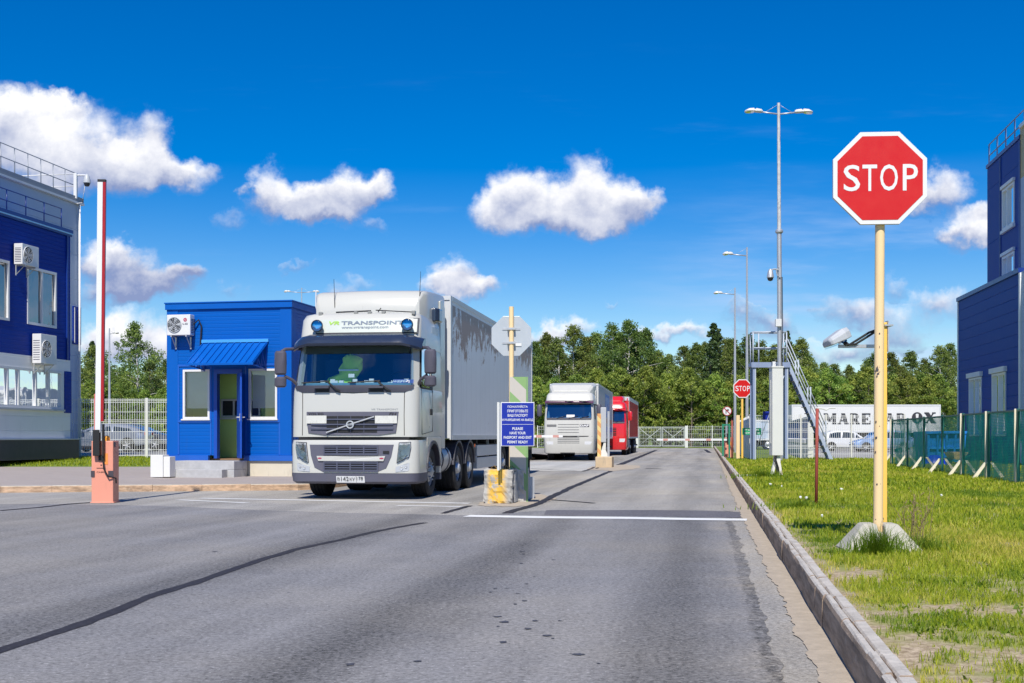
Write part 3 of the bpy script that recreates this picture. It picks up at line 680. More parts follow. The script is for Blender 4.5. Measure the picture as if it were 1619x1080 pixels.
def ac_unit(name, w, d, h, label, loc, rz, brand=None, group='air conditioning units on the walls'):
    """front faces -y in its own frame, origin at the bottom middle of its back"""
    t = thing(name, label, 'air conditioner', loc, rz, group)
    mb = MB().box(-w / 2, w / 2, -d, -.05, 0, h); mb.build('casing', M_upvc, t, .012)
    fx = -w * .17; fr = min(h * .40, w * .30)
    mb = MB().lathe([(fr, -d - .003), (fr, -d - .02), (fr - .015, -d - .02)], (fx, 0, h / 2), 'y', 28)
    mb.v = [Vector((p.x, p.y, p.z)) for p in mb.v]
    g = MB().lathe([(0.0, -d - .004), (fr, -d - .004)], (fx, 0, h / 2), 'y', 28); g.build('fan_opening', M_darkroom, t)
    for k in range(4):
        rr = fr * (k + 1) / 4; mb.lathe([(rr - .006, -d - .02), (rr, -d - .028), (rr + .004, -d - .02)], (fx, 0, h / 2), 'y', 28)
    for k in range(10):
        a = math.pi * 2 * k / 10; mb.tube([(fx, -d - .024, h / 2), (fx + math.cos(a) * fr, -d - .024, h / 2 + math.sin(a) * fr)], .004, 5)
    mb.build('fan_grille', M_upvc if brand is None else M_grey_paint, t)
    fb = MB()
    for k in range(5):
        a = 2 * math.pi * k / 5
        fb.add([(fx + math.cos(a + s_) * fr * q, -d - .010 + .004 * s_, h / 2 + math.sin(a + s_) * fr * q) for q, s_ in ((.15, 0), (.9, -.25), (.92, .35), (.2, .35))], [(0, 1, 2, 3)])
    fb.build('fan_blade', M_grey_paint, t)
    lv = MB()
    for k in range(9):
        z = h * (.12 + .08 * k); lv.box(-w / 2 - .006, -w / 2 + .002, -d + .05, -.09, z, z + .022); lv.box(w / 2 - .002, w / 2 + .006, -d + .05, -.09, z, z + .022)
    lv.build('louvres', M_bumper_grey, t)
    br = MB()
    for sx in (-w * .32, w * .32):
        br.box(sx - .02, sx + .02, -d, 0, -.04, -.001); br.box(sx - .02, sx + .02, -.03, 0, -.35, -.04); br.tube([(sx, -.02, -.32), (sx, -d + .05, -.04)], .012, 5)
    br.build('bracket', M_galv, t)
    if brand: 
        b = MB().lathe([(0.0, -d - .004), (.05, -d - .004)], (w * .29, 0, h * .74), 'y', 18, 1); add_text(b, brand, w * .29 - .07, w * .29 + .07, h * .50, h * .59, -d - .005, 0, .02)
        add_text(b, 'G', w * .29 - .025, w * .29 + .03, h * .70, h * .78, -d - .006, 2, .0)
        b.build('emblem', [M_bumper_grey, mat('emblem_red', (.45, .02, .08), .4), M_signwhite], t)
    return t

rzL = unit(.168)
LB = thing('blue_building', 'two storey navy clad office building with white windows left of the road', 'building', (SX(111, 44), 44, .4), rzL)
fL = lambda a, d, z: (-d, a, z - .4)     # facade faces +x
H1 = [(-2.80, -.94, 5.06, 7.06), (-7.2, -3.86, 5.06, 7.06)]
mb = MB(); wall(mb, -9, 0, 3.98, 8.62, H1, fL, .2); mb.box(-9, -.2, -.2, 0, 3.58, 8.22)
mb.build('upper_wall', M_navy, LB)
mb = MB(); wall(mb, -9, 0, 1.08, 3.978, [(-7.5, -.56, 2.17, 3.55)], lambda a, d, z: (-d + .0, a, z - .4), .2); mb.box(-9, -.2, -.2, -.002, .3, 3.575)
mb.build('lower_wall', M_greyclad2, LB)
MB().box(-9, .16, -9, 0.35, 0, .68).build('plinth', M_plinth, LB)
MB().box(-.02, .20, -9, 0.42, .68, .72).build('plinth_flashing', M_grey_paint, LB)
MB().box(-.01, .035, -.42, 0.03, 1.65, 3.16).build('blue_panel', M_navy, LB)
mb = MB().box(-9, .09, -9, .06, 8.22, 8.34); mb.box(.02, .06, -9, .03, 8.10, 8.22); mb.build('roof_edge', M_navy_trim, LB)
MB().box(.061, .095, -9, .05, 8.17, 8.215).build('roof_strip', mat('pale_blue_trim', (.25, .5, .75), .3), LB)
MB().box(-.03, .05, -.28, -.20, 3.58, 8.1).build('downpipe', M_navy_trim, LB)
for (a0, a1, z0, z1), mull in zip(H1, ([-1.87], [-5.2])):
    w_ = framed(MB(), a0, a1, z0, z1, fL, .09, -.02, .1, mull=mull).build('window', M_upvc, LB)
    pane(a0, a1, z0, z1, fL, .05).build('pane', M_glassdark, w_)
    pane(a0, a1, z0, z1, fL, .32).build('blind', M_blind, w_)
mu = [-1.42, -2.25, -3.3, -3.95, -5.0, -6.0]
w_ = framed(MB(), -7.5, -.56, 2.17, 3.55, fL, .09, -.02, .1, mull=mu).build('window', M_upvc, LB)
pane(-7.5, -.56, 2.17, 3.55, fL, .05).build('pane', M_glassdark, w_)
bl = MB(); 
for a0, a1 in ((-1.4, -.6), (-3.3, -2.3), (-5, -4)): bl.add([fL(a, .3, z) for a, z in ((a0, 2.2), (a1, 2.2), (a1, 3.5), (a0, 3.5))], [(0, 1, 2, 3)])
bl.build('blind', M_blind, w_)
MB().box(-.02, .10, -7.6, -.5, 1.70, 1.765).build('sill', M_grey_paint, LB)
railing(LB, -7.2, -.35, 8.34, .74, lambda a, d, z: (-.15, a, z), M_navy_trim, 1.14)
# taller grey block standing behind it
RB = thing('grey_building', 'tall pale grey clad block rising behind the navy building at left', 'building', (SX(126, 48), 48, .4), rzL)
hL2 = [(-.42, -.28, 3.3, 5.5)]
mb = MB(); mb.box(-12, 0, -14, 0, 0, 10.1); mb.build('wall', M_greyclad, RB)
MB().box(-.02, .05, -.56, .02, 4.45, 5.95).build('blue_panel', M_navy, RB)
MB().box(-12, .12, -14.1, .1, 10.1, 10.3).build('roof_edge', mat('grey_edge', (.25, .27, .31), .5), RB)
MB().box(-.02, .14, -14.1, .12, 10.02, 10.095).build('roof_strip', M_upvc, RB)
MB().tube([(.11, -.20, .0), (.11, -.20, 10.0)], .04, 8).build('downpipe', M_greyclad2, RB)
MB().box(.051, .07, -.50, -.46, 4.5, 5.9).build('trim', M_upvc, RB)
railing(RB, -13, -.05, 10.3, .98, lambda a, d, z: (-.1, a, z), M_grey_paint, .85)
railing(RB, 0, 1, 10.3, .98, lambda a, d, z: (-.1 - a * 6, -.05, z), M_upvc, .5)
MB().box(-.02, .05, -11.6, -11.45, 8.8, 10).build('downpipe', M_upvc, RB)
def dome_camera(label, loc, rz, s=1.0, pole=0.0, reach=.5):
    t = thing('dome_camera', label, 'camera', loc, rz, None)
    mb = MB()
    if pole: mb.box(-.06, .06, -.06, .06, 0, pole); mb.tube([(0, 0, pole - .08), (reach, 0, pole - .08)], .035, 8); mb.tube([(.05, 0, pole - 1.2 * s), (reach * .6, 0, pole - 1.15 * s), (reach * .8, 0, pole - .5)], .018, 6)
    else: mb.tube([(0, 0, pole), (-reach * .5, 0, .04), (-reach, 0, 0)], .03, 8); mb.tube([(0, 0, -.25), (-reach * .25, 0, -.2), (-reach * .35, 0, 0)], .02, 6); mb.box(-.03, .05, -.06, .06, -.3, .12)
    mb.build('bracket', M_upvc if pole else M_galv, t)
    cx = reach if pole else -reach; cz = (pole - .08) if pole else 0
    MB().lathe([(.03, .05), (.06, .02), (.10, -.05), (.135, -.22), (.145, -.30), (.13, -.32)], (cx, 0, cz), 'z', 20).build('housing', M_galv if not pole else M_grey_paint, t)
    MB().lathe([(.12, -.315), (.115, -.37), (.08, -.43), (0.0, -.455)], (cx, 0, cz), 'z', 20).build('dome', mat('smoked_dome', (.02, .02, .025), .1), t)
    return t
dome_camera('dome camera on a white post above the grey building roof corner', (SX(119.5, 47.5), 47.5, 10.6), 0, 1, 1.0, .45)
# AC units on the left facade (their fans face the road)
def on_face(a, z, off=.02): 
    c, s_ = math.cos(rzL), math.sin(rzL); X, Y = off, a
    return (LB.location.x + X * c - Y * s_, LB.location.y + X * s_ + Y * c, z)
ac_unit('air_conditioner', 1.0, .36, .70, 'small white air conditioner high on the navy building between the upper windows', on_face(-3.2, 6.98), rzL + rad(90))
ac_unit('air_conditioner', 1.0, .38, 1.02, 'big white air conditioner with fan low on the navy building above the window row', on_face(-2.1, 3.72), rzL + rad(90))

# ------------------------------------------------------------ right building
M_navyR = siding('navy_cladding_right', (0.002, 0.050, 0.30), 0.42, 0.5, .016, groove=.05, spec=.12)
rzR = unit(.135)
BR = thing('blue_warehouse', 'navy clad warehouse wing with two white framed windows behind the green netting fence', 'building', (SX(1515, 50), 50, .1), rzR)
fR = lambda a, d, z: (d, a, z - .1)
HR = [(-3.9, -1.95, 1.2, 3.5), (-7.3, -5.45, 1.2, 3.5)]
mb = MB(); wall(mb, -9.0, 0, .1, 6.8, HR, fR, .2); mb.box(.2, 14, -.2, 0, 0, 6.7); mb.build('wall', M_navyR, BR)
MB().box(-.07, 14, -9.05, .06, 6.7, 6.86).build('roof_edge', M_navy_trim, BR)
MB().box(-.05, .02, -9.18, -9.0, 0, 6.68).build('corner_trim', M_greyclad2, BR); MB().box(-.035, .02, -.09, .045, 0, 6.69).build('corner_trim', M_greyclad2, BR)
mb = MB(); wall(mb, -30, -9.18, .1, 6.8, [], fR, .2); mb.build('end_wall', M_greyclad, BR)
MB().box(.25, 14, -30, -.21, 6.62, 6.69).build('roof', M_grey_paint, BR)
for (a0, a1, z0, z1) in HR:
    w_ = framed(MB(), a0, a1, z0, z1, fR, .08, -.04, .1, mull=[(a0 + a1) / 2]).build('window', M_greyclad2, BR)
    pane(a0, a1, z0, z1, fR, .05).build('pane', M_glassdark, w_); pane(a0, a1, z0, z1, fR, 1.2).build('room', M_room, w_)
    MB().box(-.12, .03, a0 - .1, a1 + .1, z1 - .08, z1 + .1).build('hood', M_greyclad2, w_)
rzT = unit(.155)
TW = thing('blue_tower', 'tall navy tower block with narrow windows at the right edge', 'building', (SX(1561, 51), 51, .1), rzT)
fT = lambda a, d, z: (d, a, z - .1)
HT = [(-4.5, -2.62, 9.45, 11.1), (-4.5, -2.62, 6.9, 8.4)]
mb = MB(); wall(mb, -5.25, 0, .1, 12.55, HT, fT, .2); mb.box(.2, 12, -.2, 0, 0, 12.44); mb.build('wall', M_navy3, TW)
mb = MB(); wall(mb, -22, -5.25, .1, 11.0, [], fT, .2); mb.build('grey_wall', M_greyclad, TW)
mb = MB(); wall(mb, -22, -5.25, 11.0, 12.9, [], fT, .2); mb.build('tan_wall', M_tan, TW)
mb = MB().box(-.05, 12, -5.3, .05, 12.45, 12.6); mb.build('roof_edge', M_navy_trim, TW)
MB().box(-.06, 12, -22, -5.31, 12.8, 12.95).build('roof_edge', M_greyclad2, TW)
MB().box(.25, 12, -22, -.21, 12.3, 12.43).build('roof', M_grey_paint, TW)
mb = MB().box(-.03, .01, -2.35, -2.27, 6, 12.4); mb.box(-.04, .01, -2.25, -2.2, 6, 12.4); mb.box(-.03, .01, -5.3, -5.2, 6, 12.4); mb.build('panel_joint', M_navy_trim, TW)
for (a0, a1, z0, z1) in HT:
    w_ = framed(MB(), a0, a1, z0, z1, fT, .10, -.04, .1, mull=[a1 - (a1 - a0) * .42]).build('window', M_greyclad2, TW)
    pane(a0, a1, z0, z1, fT, .05).build('pane', M_glassdark, w_); pane(a0, a1, z0, z1, fT, .4).build('blind', M_blind, w_)
    mb = MB().box(-.10, .03, a0 - .05, a1 + .05, z1 - .08, z1 + .04); mb.box(-.10, .03, a0 - .05, a1 + .05, z0 - .22, z0 - .10); mb.build('sill', M_greyclad2, w_)
railing(TW, -21, -.1, 12.5, .95, lambda a, d, z: (.05, a, z), M_bluegrey, 1.35, .03)

# ------------------------------------------------------------ kiosk
M_kblue = siding('kiosk_cladding', (0.002, 0.095, 0.42), 0.095, 0.33, .005)
M_kplain = mat('kiosk_panel', (0.002, 0.095, 0.42), 0.4, spec=.2, var=.08, scale=1.5)
M_kgreen = mat('green_room_wall', (0.58, 0.88, 0.28), 0.7, var=.06)
KR = Vector((SX(460, 31.3), 31.3)); kw = 3.47; krz = rad(-11.2)
KL = (KR.x - kw * math.cos(krz), KR.y - kw * math.sin(krz))
K = thing('kiosk', 'small bright blue checkpoint kiosk with an open door left of the big truck', 'kiosk', (KL[0], KL[1], .17), krz)
fK = lambda a, d, z: (a, d, z - .17)
kz0, kz1 = .60, 4.56
WN = [(.44, 1.20, 1.66, 2.97), (2.30, 3.09, 1.66, 2.97)]; DR = (1.33, 2.12, .62, 2.97)
mb = MB(); wall(mb, .30, kw - .30, kz0 + .1, kz1, WN + [DR], fK, .14)
wall(mb, .0, 5.2, kz0 + .1, kz1, [], lambda a, d, z: (kw - d, a, z - .17), .14)
wall(mb, .0, 5.2, kz0 + .1, kz1, [], lambda a, d, z: (d, a, z - .17), .14)
wall(mb, .14, kw - .14, kz0 + .1, kz1, [], lambda a, d, z: (a, 5.2 - d, z - .17), .14)
mb.build('wall', M_kblue, K)
mb = MB().box(-.02, .30, -.015, .10, kz0 - .07, kz1 - .17); mb.box(kw - .30, kw + .02, -.015, .10, kz0 - .07, kz1 - .17)
mb.box(kw + .001, kw + .015, .1, .35, kz0 - .07, kz1 - .17)
split_lr(mb.build('corner_trim', M_kplain, K, .006), kw / 2)
mb = MB()
mb.box(.30, 1.20, -.02, -.001, 2.88, 2.93); mb.box(2.30, kw - .3, -.02, -.001, 2.88, 2.93); mb.box(.30, 1.25, -.03, -.001, 1.40, 1.46); mb.box(2.2, kw - .3, -.03, -.001, 1.40, 1.46)
for xx in (.30, 1.22, 2.2, kw - .33): mb.box(xx, xx + .035, -.018, -.001, .55, 2.879)
mb.build('trim', M_blue_trim, K)
mb = MB().box(-.05, kw + .05, -.06, 5.26, kz1 - .17, kz1 - .012); mb.box(-.07, kw + .07, -.08, 5.28, kz1 - .012, kz1 + .022); mb.build('roof_fascia', M_kplain, K, .008)
mb = MB().box(-.10, 1.2, -.10, .0, kz0 - .17 - .04, kz0 - .17 + .10); mb.box(2.2, kw + .1, -.10, .0, kz0 - .21, kz0 - .07); mb.box(kw, kw + .1, .0, 5.2, kz0 - .21, kz0 - .07); mb.build('base_flashing', M_blue_trim, K)
mb = MB().box(-.20, kw + .04, -.04, 5.2, -.12, kz0 - .215); mb.build('foundation', mat('beige_render', (.58, .53, .43), .85, var=.1, scale=4, bump=.4, dirt=.3), K)
for a0, a1, z0, z1 in WN:
    w_ = framed(MB(), a0, a1, z0, z1, fK, .055, -.015, .08).build('window', M_upvc, K)
    pane(a0, a1, z0, z1, fK, .03).build('pane', M_clear, w_)
    bl = MB()
    for k in range(44 if a0 < 1 else 42):
        z = z1 - .06 - k * .0285
        if z < z0 + .3: break
        bl.add([(a, y, zz - .17) for a, y, zz in ((a0 + .06, .105, z), (a1 - .06, .105, z), (a1 - .06, .110, z - .027), (a0 + .06, .110, z - .027))], [(0, 1, 2, 3)])
    bl.build('blind', mat('blind_slats', (.74, .74, .70), .5), w_)
    MB().box(a0 - .03, a1 + .03, -.06, .0, z0 - .17 - .035, z0 - .17 - .002).build('sill', M_upvc, w_)
# door frame, leaf standing open, recess
mb = MB().box(DR[0], DR[0] + .09, -.03, .14, .45, 2.80); mb.box(DR[1] - .12, DR[1], -.03, .14, .45, 2.80); mb.box(DR[0] + .09, DR[1] - .12, -.028, .14, 2.68, 2.799)
mb.build('door_frame', mat('door_frame_blue', (.006, .06, .36), .4), K)
leaf = MB().box(-.045, 0, -.80, 0, 0, 2.2).build('door', mat('door_blue', (.008, .07, .42), .4), K, .006, loc=(DR[1] - .09, -.035, .47), rot=(0, 0, rad(30)))
hb = MB().tube([(-.05, -.72, 1.05), (-.12, -.72, 1.05), (-.12, -.60, 1.05)], .012, 8); hb.box(-.055, -.045, -.75, -.69, .95, 1.15); hb.tube([(0, -.72, 1.05), (.07, -.72, 1.05), (.07, -.60, 1.05)], .012, 8); hb.box(0, .01, -.75, -.69, .95, 1.15)
hb.build('handle', M_chrome, leaf)
# interior
mb = MB(); mb.box(.16, kw - .16, .16, 5.0, .40, .44, 1); mb.box(.16, kw - .16, 1.15, 1.22, .45, 4.0, 0); mb.box(.15, .17, .15, 1.54, .45, 4.0, 0); mb.box(kw - .17, kw - .15, .15, 1.54, .45, 4.0, 0); mb.box(.16, kw - .16, .16, 1.54, 3.1, 3.14, 2)
mb.build('room', [M_kgreen, mat('brown_floor', (.2, .12, .07), .6), M_upvc], K)
mb = framed(MB(), 1.0, 2.15, 1.72, 2.22, lambda a, d, z: (a, 1.13 + d, z - .17), .05, -.03, .02, mull=(1.38, 1.75)); mb.box(.9, 2.2, .93, 1.13, 1.50, 1.54); 
mb.build('counter_window', M_upvc, K)
MB().box(1.05, 2.1, 1.135, 1.145, 1.6, 2.0).build('counter_glass', M_darkroom, K)
MB().box(2.3, 2.6, 1.10, 1.14, 2.1, 2.5).build('notice', M_upvc, K)
# awning
mb = MB(); ax0, ax1, az1, az0, ap = 1.00, 2.84, 3.50, 2.90, .98
L_ = math.hypot(ap, az1 - az0)
mb.add([(ax0, 0, az1), (ax1, 0, az1), (ax1, -ap, az0), (ax0, -ap, az0), (ax0, 0, az1 - .03), (ax1, 0, az1 - .03), (ax1, -ap, az0 - .05), (ax0, -ap, az0 - .05)], [(0, 1, 2, 3), (4, 7, 6, 5), (0, 3, 7, 4), (1, 5, 6, 2), (3, 2, 6, 7), (0, 4, 5, 1)])
for k in range(11):
    x = ax0 + .02 + (ax1 - ax0 - .06) * k / 10; mb.add([(x, 0, az1 + .001), (x + .025, 0, az1 + .001), (x + .025, -ap, az0 + .001), (x, -ap, az0 + .001), (x, 0, az1 + .032), (x + .025, 0, az1 + .032), (x + .025, -ap, az0 + .032), (x, -ap, az0 + .032)], [(0, 1, 2, 3), (4, 7, 6, 5), (0, 3, 7, 4), (1, 5, 6, 2), (3, 2, 6, 7), (0, 4, 5, 1)])
aw = mb.build('awning', M_kplain, K)
MB().box(ax0 - .02, ax1 + .02, -.05, -.001, az1 + .0, az1 + .08).build('awning_flashing', mat('light_blue_trim', (.06, .32, .72), .3), K)
mb = MB()
for x in (ax0 + .05, ax1 - .05):
    mb.tube([(x, -.02, az0 - .15), (x, -.02, az1 - .05)], .018, 6); mb.tube([(x, -.02, az0 - .12), (x, -ap + .05, az0 - .03)], .018, 6)
    for q in (.3, .6): mb.tube([(x, -ap * q, az0 - .10), (x, -ap * q, az1 - .05 - (az1 - az0) * q)], .012, 6); mb.tube([(x, -ap * (q - .25), az0 - .1), (x, -ap * q, az1 - .06 - (az1 - az0) * q)], .012, 6)
split_lr(mb.build('awning_bracket', M_blue_trim, K), (ax0 + ax1) / 2)
# steps
M_step = mat('step_tiles', (.40, .40, .41), .6, var=.3, scale=7, bump=.3)
mb = MB().box(.62, 2.30, -.92, -.11, .18, .40); mb.box(.38, 2.12, -1.25, -.925, -.03, .19); mb.box(.62, 2.3, -.92, -.11, -.03, .178); mb.build('steps', M_step, K, .01)
MB().tube([(kw + .12, 1.6, 2.6), (kw + .1, 1.55, 3.4), (kw + .22, 1.5, 4.2), (kw + .12, 1.5, 4.6), (kw + .13, 1.5, 5.0)], .02, 6).build('cable', M_upvc, K)
MB().box(kw, kw + .14, .9, 4.6, 2.3, 2.36).build('ledge', mat('light_blue_trim2', (.1, .35, .7), .3), K)
def kpt(x, y, z): c, s_ = math.cos(krz), math.sin(krz); return (KL[0] + x * c - y * s_, KL[1] + x * s_ + y * c, z)
ac = ac_unit('air_conditioner', .66, .30, .54, 'white air conditioner with round fan on the kiosk front', kpt(.47, -.02, 3.86), krz, 'LG')
MB().tube([(.33, -.1, .3), (.45, -.05, .42), (.52, -.03, .25), (.50, -.03, -.1), (.46, -.03, -.75), (.44, -.03, -.8)], .022, 8).build('hose', M_black, ac)
bx = MB().box(-.24, .10, -.16, .16, 0, .56); bx.box(.105, .28, -.14, .16, .005, .52)
bx = bx.build('foam_box', mat('white_foam', (.66, .66, .65), .8, var=.04), None, .008, loc=kpt(.58, -1.42, .17), rot=(0, 0, krz)); tag(bx, 'white foam box standing on the pavement beside the kiosk steps', 'box')

# ------------------------------------------------------------ signs
def stop_plate(parent, r, red=True):
    o8 = octagon(r)
    MB().prism(o8, 'y', -.012, .012).build('sign_plate', mat('sign_back_metal', (.52, .54, .57), .42, .35, var=.06, scale=2), parent, loc=(0, 0, 0))
    return o8
def stop_sign(label, loc, rz, r, height, pole_r, pole_m, plate_z, group='stop signs', base=False, tilt=0.0, sq=False, edge=.03):
    t = thing('stop_sign', label, 'stop sign', loc, rz, group)
    if sq: MB().box(-pole_r, pole_r, -pole_r, pole_r, 0, height).build('pole', pole_m, t, .004)
    else: MB().tube([(0, 0, -.02), (0, 0, height)], pole_r, 20).build('pole', pole_m, t)
    y0 = -pole_r - .035
    o8 = octagon(r); M_ = Matrix.Translation((0, 0, plate_z)) @ Matrix.Rotation(tilt, 4, 'Y')
    pl = MB().prism(o8, 'y', y0, y0 + edge, 0, M_)
    pb = pl.build('sign_plate', mat('sign_back_metal', (.50, .53, .56), .42, .35, var=.06, scale=2), t, .003)
    f = MB().prism(octagon(r * .995), 'y', y0 - .004, y0 - .001, 0, M_); f.build('sign_rim', M_signwhite, pb)
    MB().prism(octagon(r * .905), 'y', y0 - .007, y0 - .0045, 0, M_).build('sign_face', M_red, pb)
    tx = MB(); lw = r * .80
    for s_, a, b in (('S', -1.0, -.53), ('T', -.50, -.08), ('O', -.03, .47), ('P', .57, 1.0)):
        add_text(tx, s_, a * lw + .01, b * lw, -.28 * r, .29 * r, y0 - .009, 0, .006, M=M_)
    tx.build('lettering', M_signwhite, pb)
    br = MB()
    for dz in (-.35, .35): br.box(-pole_r - .03, pole_r + .03, -pole_r - .004, pole_r + .012, plate_z + dz * r - .02, plate_z + dz * r + .02); br.box(-r * .45, r * .45, y0 + edge, y0 + edge + .012, plate_z + dz * r - .018, plate_z + dz * r + .018)
    br.build('clamp', M_galv, t)
    return t
YS = 10.9
S1 = stop_sign('large red STOP sign on a cream pole in the grass at right, nearest the camera', (SX(1388, YS), YS, ZV), rad(-4), 72.6 * YS / 1900, 3.18, .0425, M_cream, SZ(284.5, YS) - ZV)
for o in bpy.data.objects:
    if o.parent == S1 and o.name.startswith('pole'): o.rotation_euler = (0, rad(.35), 0)
cb = MB(); # four-sided concrete foot with a notch where the pole stands
for sx in (-1, 1):
    bot = [(sx * .03, -.30), (sx * .335, -.26), (sx * .335, .22), (sx * .03, .26)]; top = [(sx * .03, -.11), (sx * .155, -.10), (sx * .155, .10), (sx * .03, .11)]
    cb.loft([[(x, y, -.03) for x, y in bot], [(x * 1.0, y, .02) for x, y in bot], [(x, y, .245) for x, y in top]], smooth=False)
cb.box(-.03, .03, -.08, .2, 0, .17)
cb.build('concrete_foot', mat('pale_concrete', (.42, .40, .34), .85, var=.2, scale=6, bump=.6, bscale=30, dirt=.5, dirtcol=(.4, .34, .26)), S1, .02)
dm = MB(); r = random.Random(8)
for k in range(26):
    a = r.uniform(-2.4, -.7) ; z = r.uniform(.25, 2.0) if k > 12 else r.gauss(1.62, .05); w = r.uniform(.003, .012)
    dm.add([(math.cos(a + s_ * w / .043) * .0435, math.sin(a + s_ * w / .043) * .0435, z + q * w * r.uniform(.5, 1.6)) for s_, q in ((-1, -1), (1, -1), (1.2, 1), (-.7, 1))], [(0, 1, 2, 3)])
dm.build('paint_chips', mat('bare_metal', (.10, .09, .10), .5, .4), S1)
# floodlight on its own thin post behind the sign
YF = 11.3
FP = thing('floodlight', 'grey floodlight on an arm fixed to a thin yellow post behind the big stop sign', 'floodlight', (SX(1396.5, YF), YF, ZV), 0)
MB().box(-.028, .028, -.028, .028, -.02, SZ(510, YF) - ZV).build('post', M_yellow, FP, .004)
za = SZ(548, YF) - ZV
mb = MB().box(-.42, .05, -.02, .02, za - .012, za + .018); mb.box(.03, .042, -.04, .04, za - .05, za + .24); mb.box(.0, .08, -.05, .05, za + .19, za + .205); mb.build('arm', M_galv, FP)
hd = Matrix.Translation((-.42, 0, za + .045)) @ Matrix.Rotation(rad(-22), 4, 'Y') @ Matrix.Rotation(rad(18), 4, 'Z')
mb = MB(); ringf = lambda x, w, h, z: [(x, -w, z), (x, w, z), (x, w, z + h * .6), (x, w * .6, z + h), (x, -w * .6, z + h), (x, -w, z + h * .6)]
mb.loft([ringf(-.13, .07, .05, 0), ringf(-.11, .09, .075, -.005), ringf(.05, .09, .11, -.005), ringf(.12, .06, .10, .0)], smooth=False, M=hd)
mb.build('lamp_head', M_grey_paint, FP, .008)
MB().box(-.12, .04, -.075, .075, -.022, -.006, M=hd).build('lens', M_clear, FP)
mb = MB()
for q in (0, .03): mb.tube([(-.40 + q, -.02, za + .05), (-.36 + q, -.03, za + .015), (-.27, -.03, za + .02 + q), (-.14, -.02, za + .10 + q), (-.03, -.01, za + .17)], .011, 8)
mb.build('cable', M_black, FP)
# the stop sign seen from behind, by the concrete block
YB = 22.6
S2 = stop_sign('back of a grey octagonal stop sign on a cream pole beside the concrete block', (SX(808.5, YB), YB, 0), rad(180), 31.5 * YB / 1900 , SZ(485, YB), .045, M_cream, SZ(531, YB))
MB().box(.02, .17, .0, .01, 0, .055).build('sticker', M_signwhite, S2, loc=(-.02 - .19, -.045, SZ(547, YB)))
stop_sign('small red STOP sign on a yellow pole near the far barrier', (SX(1173.5, 57), 57, .12), rad(0), 14.6 * 57 / 1900, SZ(605, 57), .11 * .5, M_yellow, SZ(614.5, 57) - .12)
# round no-right-turn sign
YR = 64.0
RS = thing('no_turn_sign', 'round white no right turn sign with red rim on a grey pole near the far barrier'.replace(' on a grey pole', ''), 'road sign', (SX(1149, YR), YR, .05), 0)
MB().tube([(0, 0, 0), (0, 0, SZ(645, YR))], .05, 10).build('pole', M_galv, RS)
cz = SZ(650, YR) - .05; R_ = 7.3 * YR / 1900
f = MB().lathe([(0, -.11), (R_, -.11), (R_, -.08), (0, -.08)], (0, 0, cz), 'y', 28).build('sign_plate', M_signwhite, RS)
mb = MB().lathe([(R_ * .86, -.114), (R_, -.114), (R_, -.112), (R_ * .86, -.112)], (0, 0, cz), 'y', 28, 0)
mb.add([(x, -.118, cz + z) for x, z in ((-.17, .13), (-.14, .17), (.17, -.13), (.14, -.17))], [(0, 1, 2, 3)], 0)
mb.build('rim', mat('dark_red_rim', (.35, .02, .03), .4), f)
mb = MB(); mb.add([(x, -.115, cz + z) for x, z in ((-.08, -.14), (-.035, -.14), (-.035, .03), (.03, .03), (.03, -.01), (.12, .055), (.03, .12), (.03, .075), (-.08, .075))], [(8, 7, 3, 2, 1, 0), (3, 7, 6, 5, 4)])
mb.build('arrow', M_black, f)

# ------------------------------------------------------------ blue information board
YI = 21.15
IB = thing('information_board', 'blue board asking drivers for passport and exit permit in white letters', 'notice board', (SX(818.5, YI), YI, 0), rad(-1))
M_sblue = mat('board_blue', (.006, .022, .30), .4, var=.05)
bw, bz0, bz1 = 26.3 * YI / 1900, SZ(705.5, YI), SZ(636, YI)
pl = MB().box(-bw, bw, -.02, 0, bz0, bz1).build('board', M_signwhite, IB, .003)
MB().box(-bw + .012, bw - .012, -.0235, -.021, bz0 + .012, bz1 - .012).build('board_face', M_sblue, pl)
tx = MB(); Hh = bz1 - bz0
rows = [('ПОЖАЛУЙСТА', .905, .60), ('ПРИГОТОВЬТЕ', .80, .62), ('ВАШ ПАСПОРТ', .70, .60), ('И РАЗРЕШЕНИЕ НА ВЫЕЗД', .595, .93), ('PLEASE', .40, .32), ('HAVE YOUR', .30, .48), ('PASSPORT AND EXIT', .20, .84), ('PERMIT READY', .095, .62)]
for s_, f_, wd_ in rows: add_text(tx, s_, -bw * wd_, bw * wd_, bz0 + Hh * (f_ - .031), bz0 + Hh * (f_ + .031), -.0255, 0, .018)
tx.box(-bw * .93, bw * .93, -.026, -.024, bz0 + Hh * .492, bz0 + Hh * .499)
tx.build('lettering', M_signwhite, pl)
mb = MB().box(-bw - .07, -bw - .03, -.01, .03, .6, bz1 + .0); mb.box(-bw - .025, -bw - .0, -.0, .03, .62, bz1 - .01, 1); mb.box(-bw - .03, bw, .001, .02, bz1 - .12, bz1 - .08, 1); mb.box(-bw - .03, bw, .001, .02, bz0 + .08, bz0 + .12, 1)
mb.build('post', [M_white, M_galv], IB)
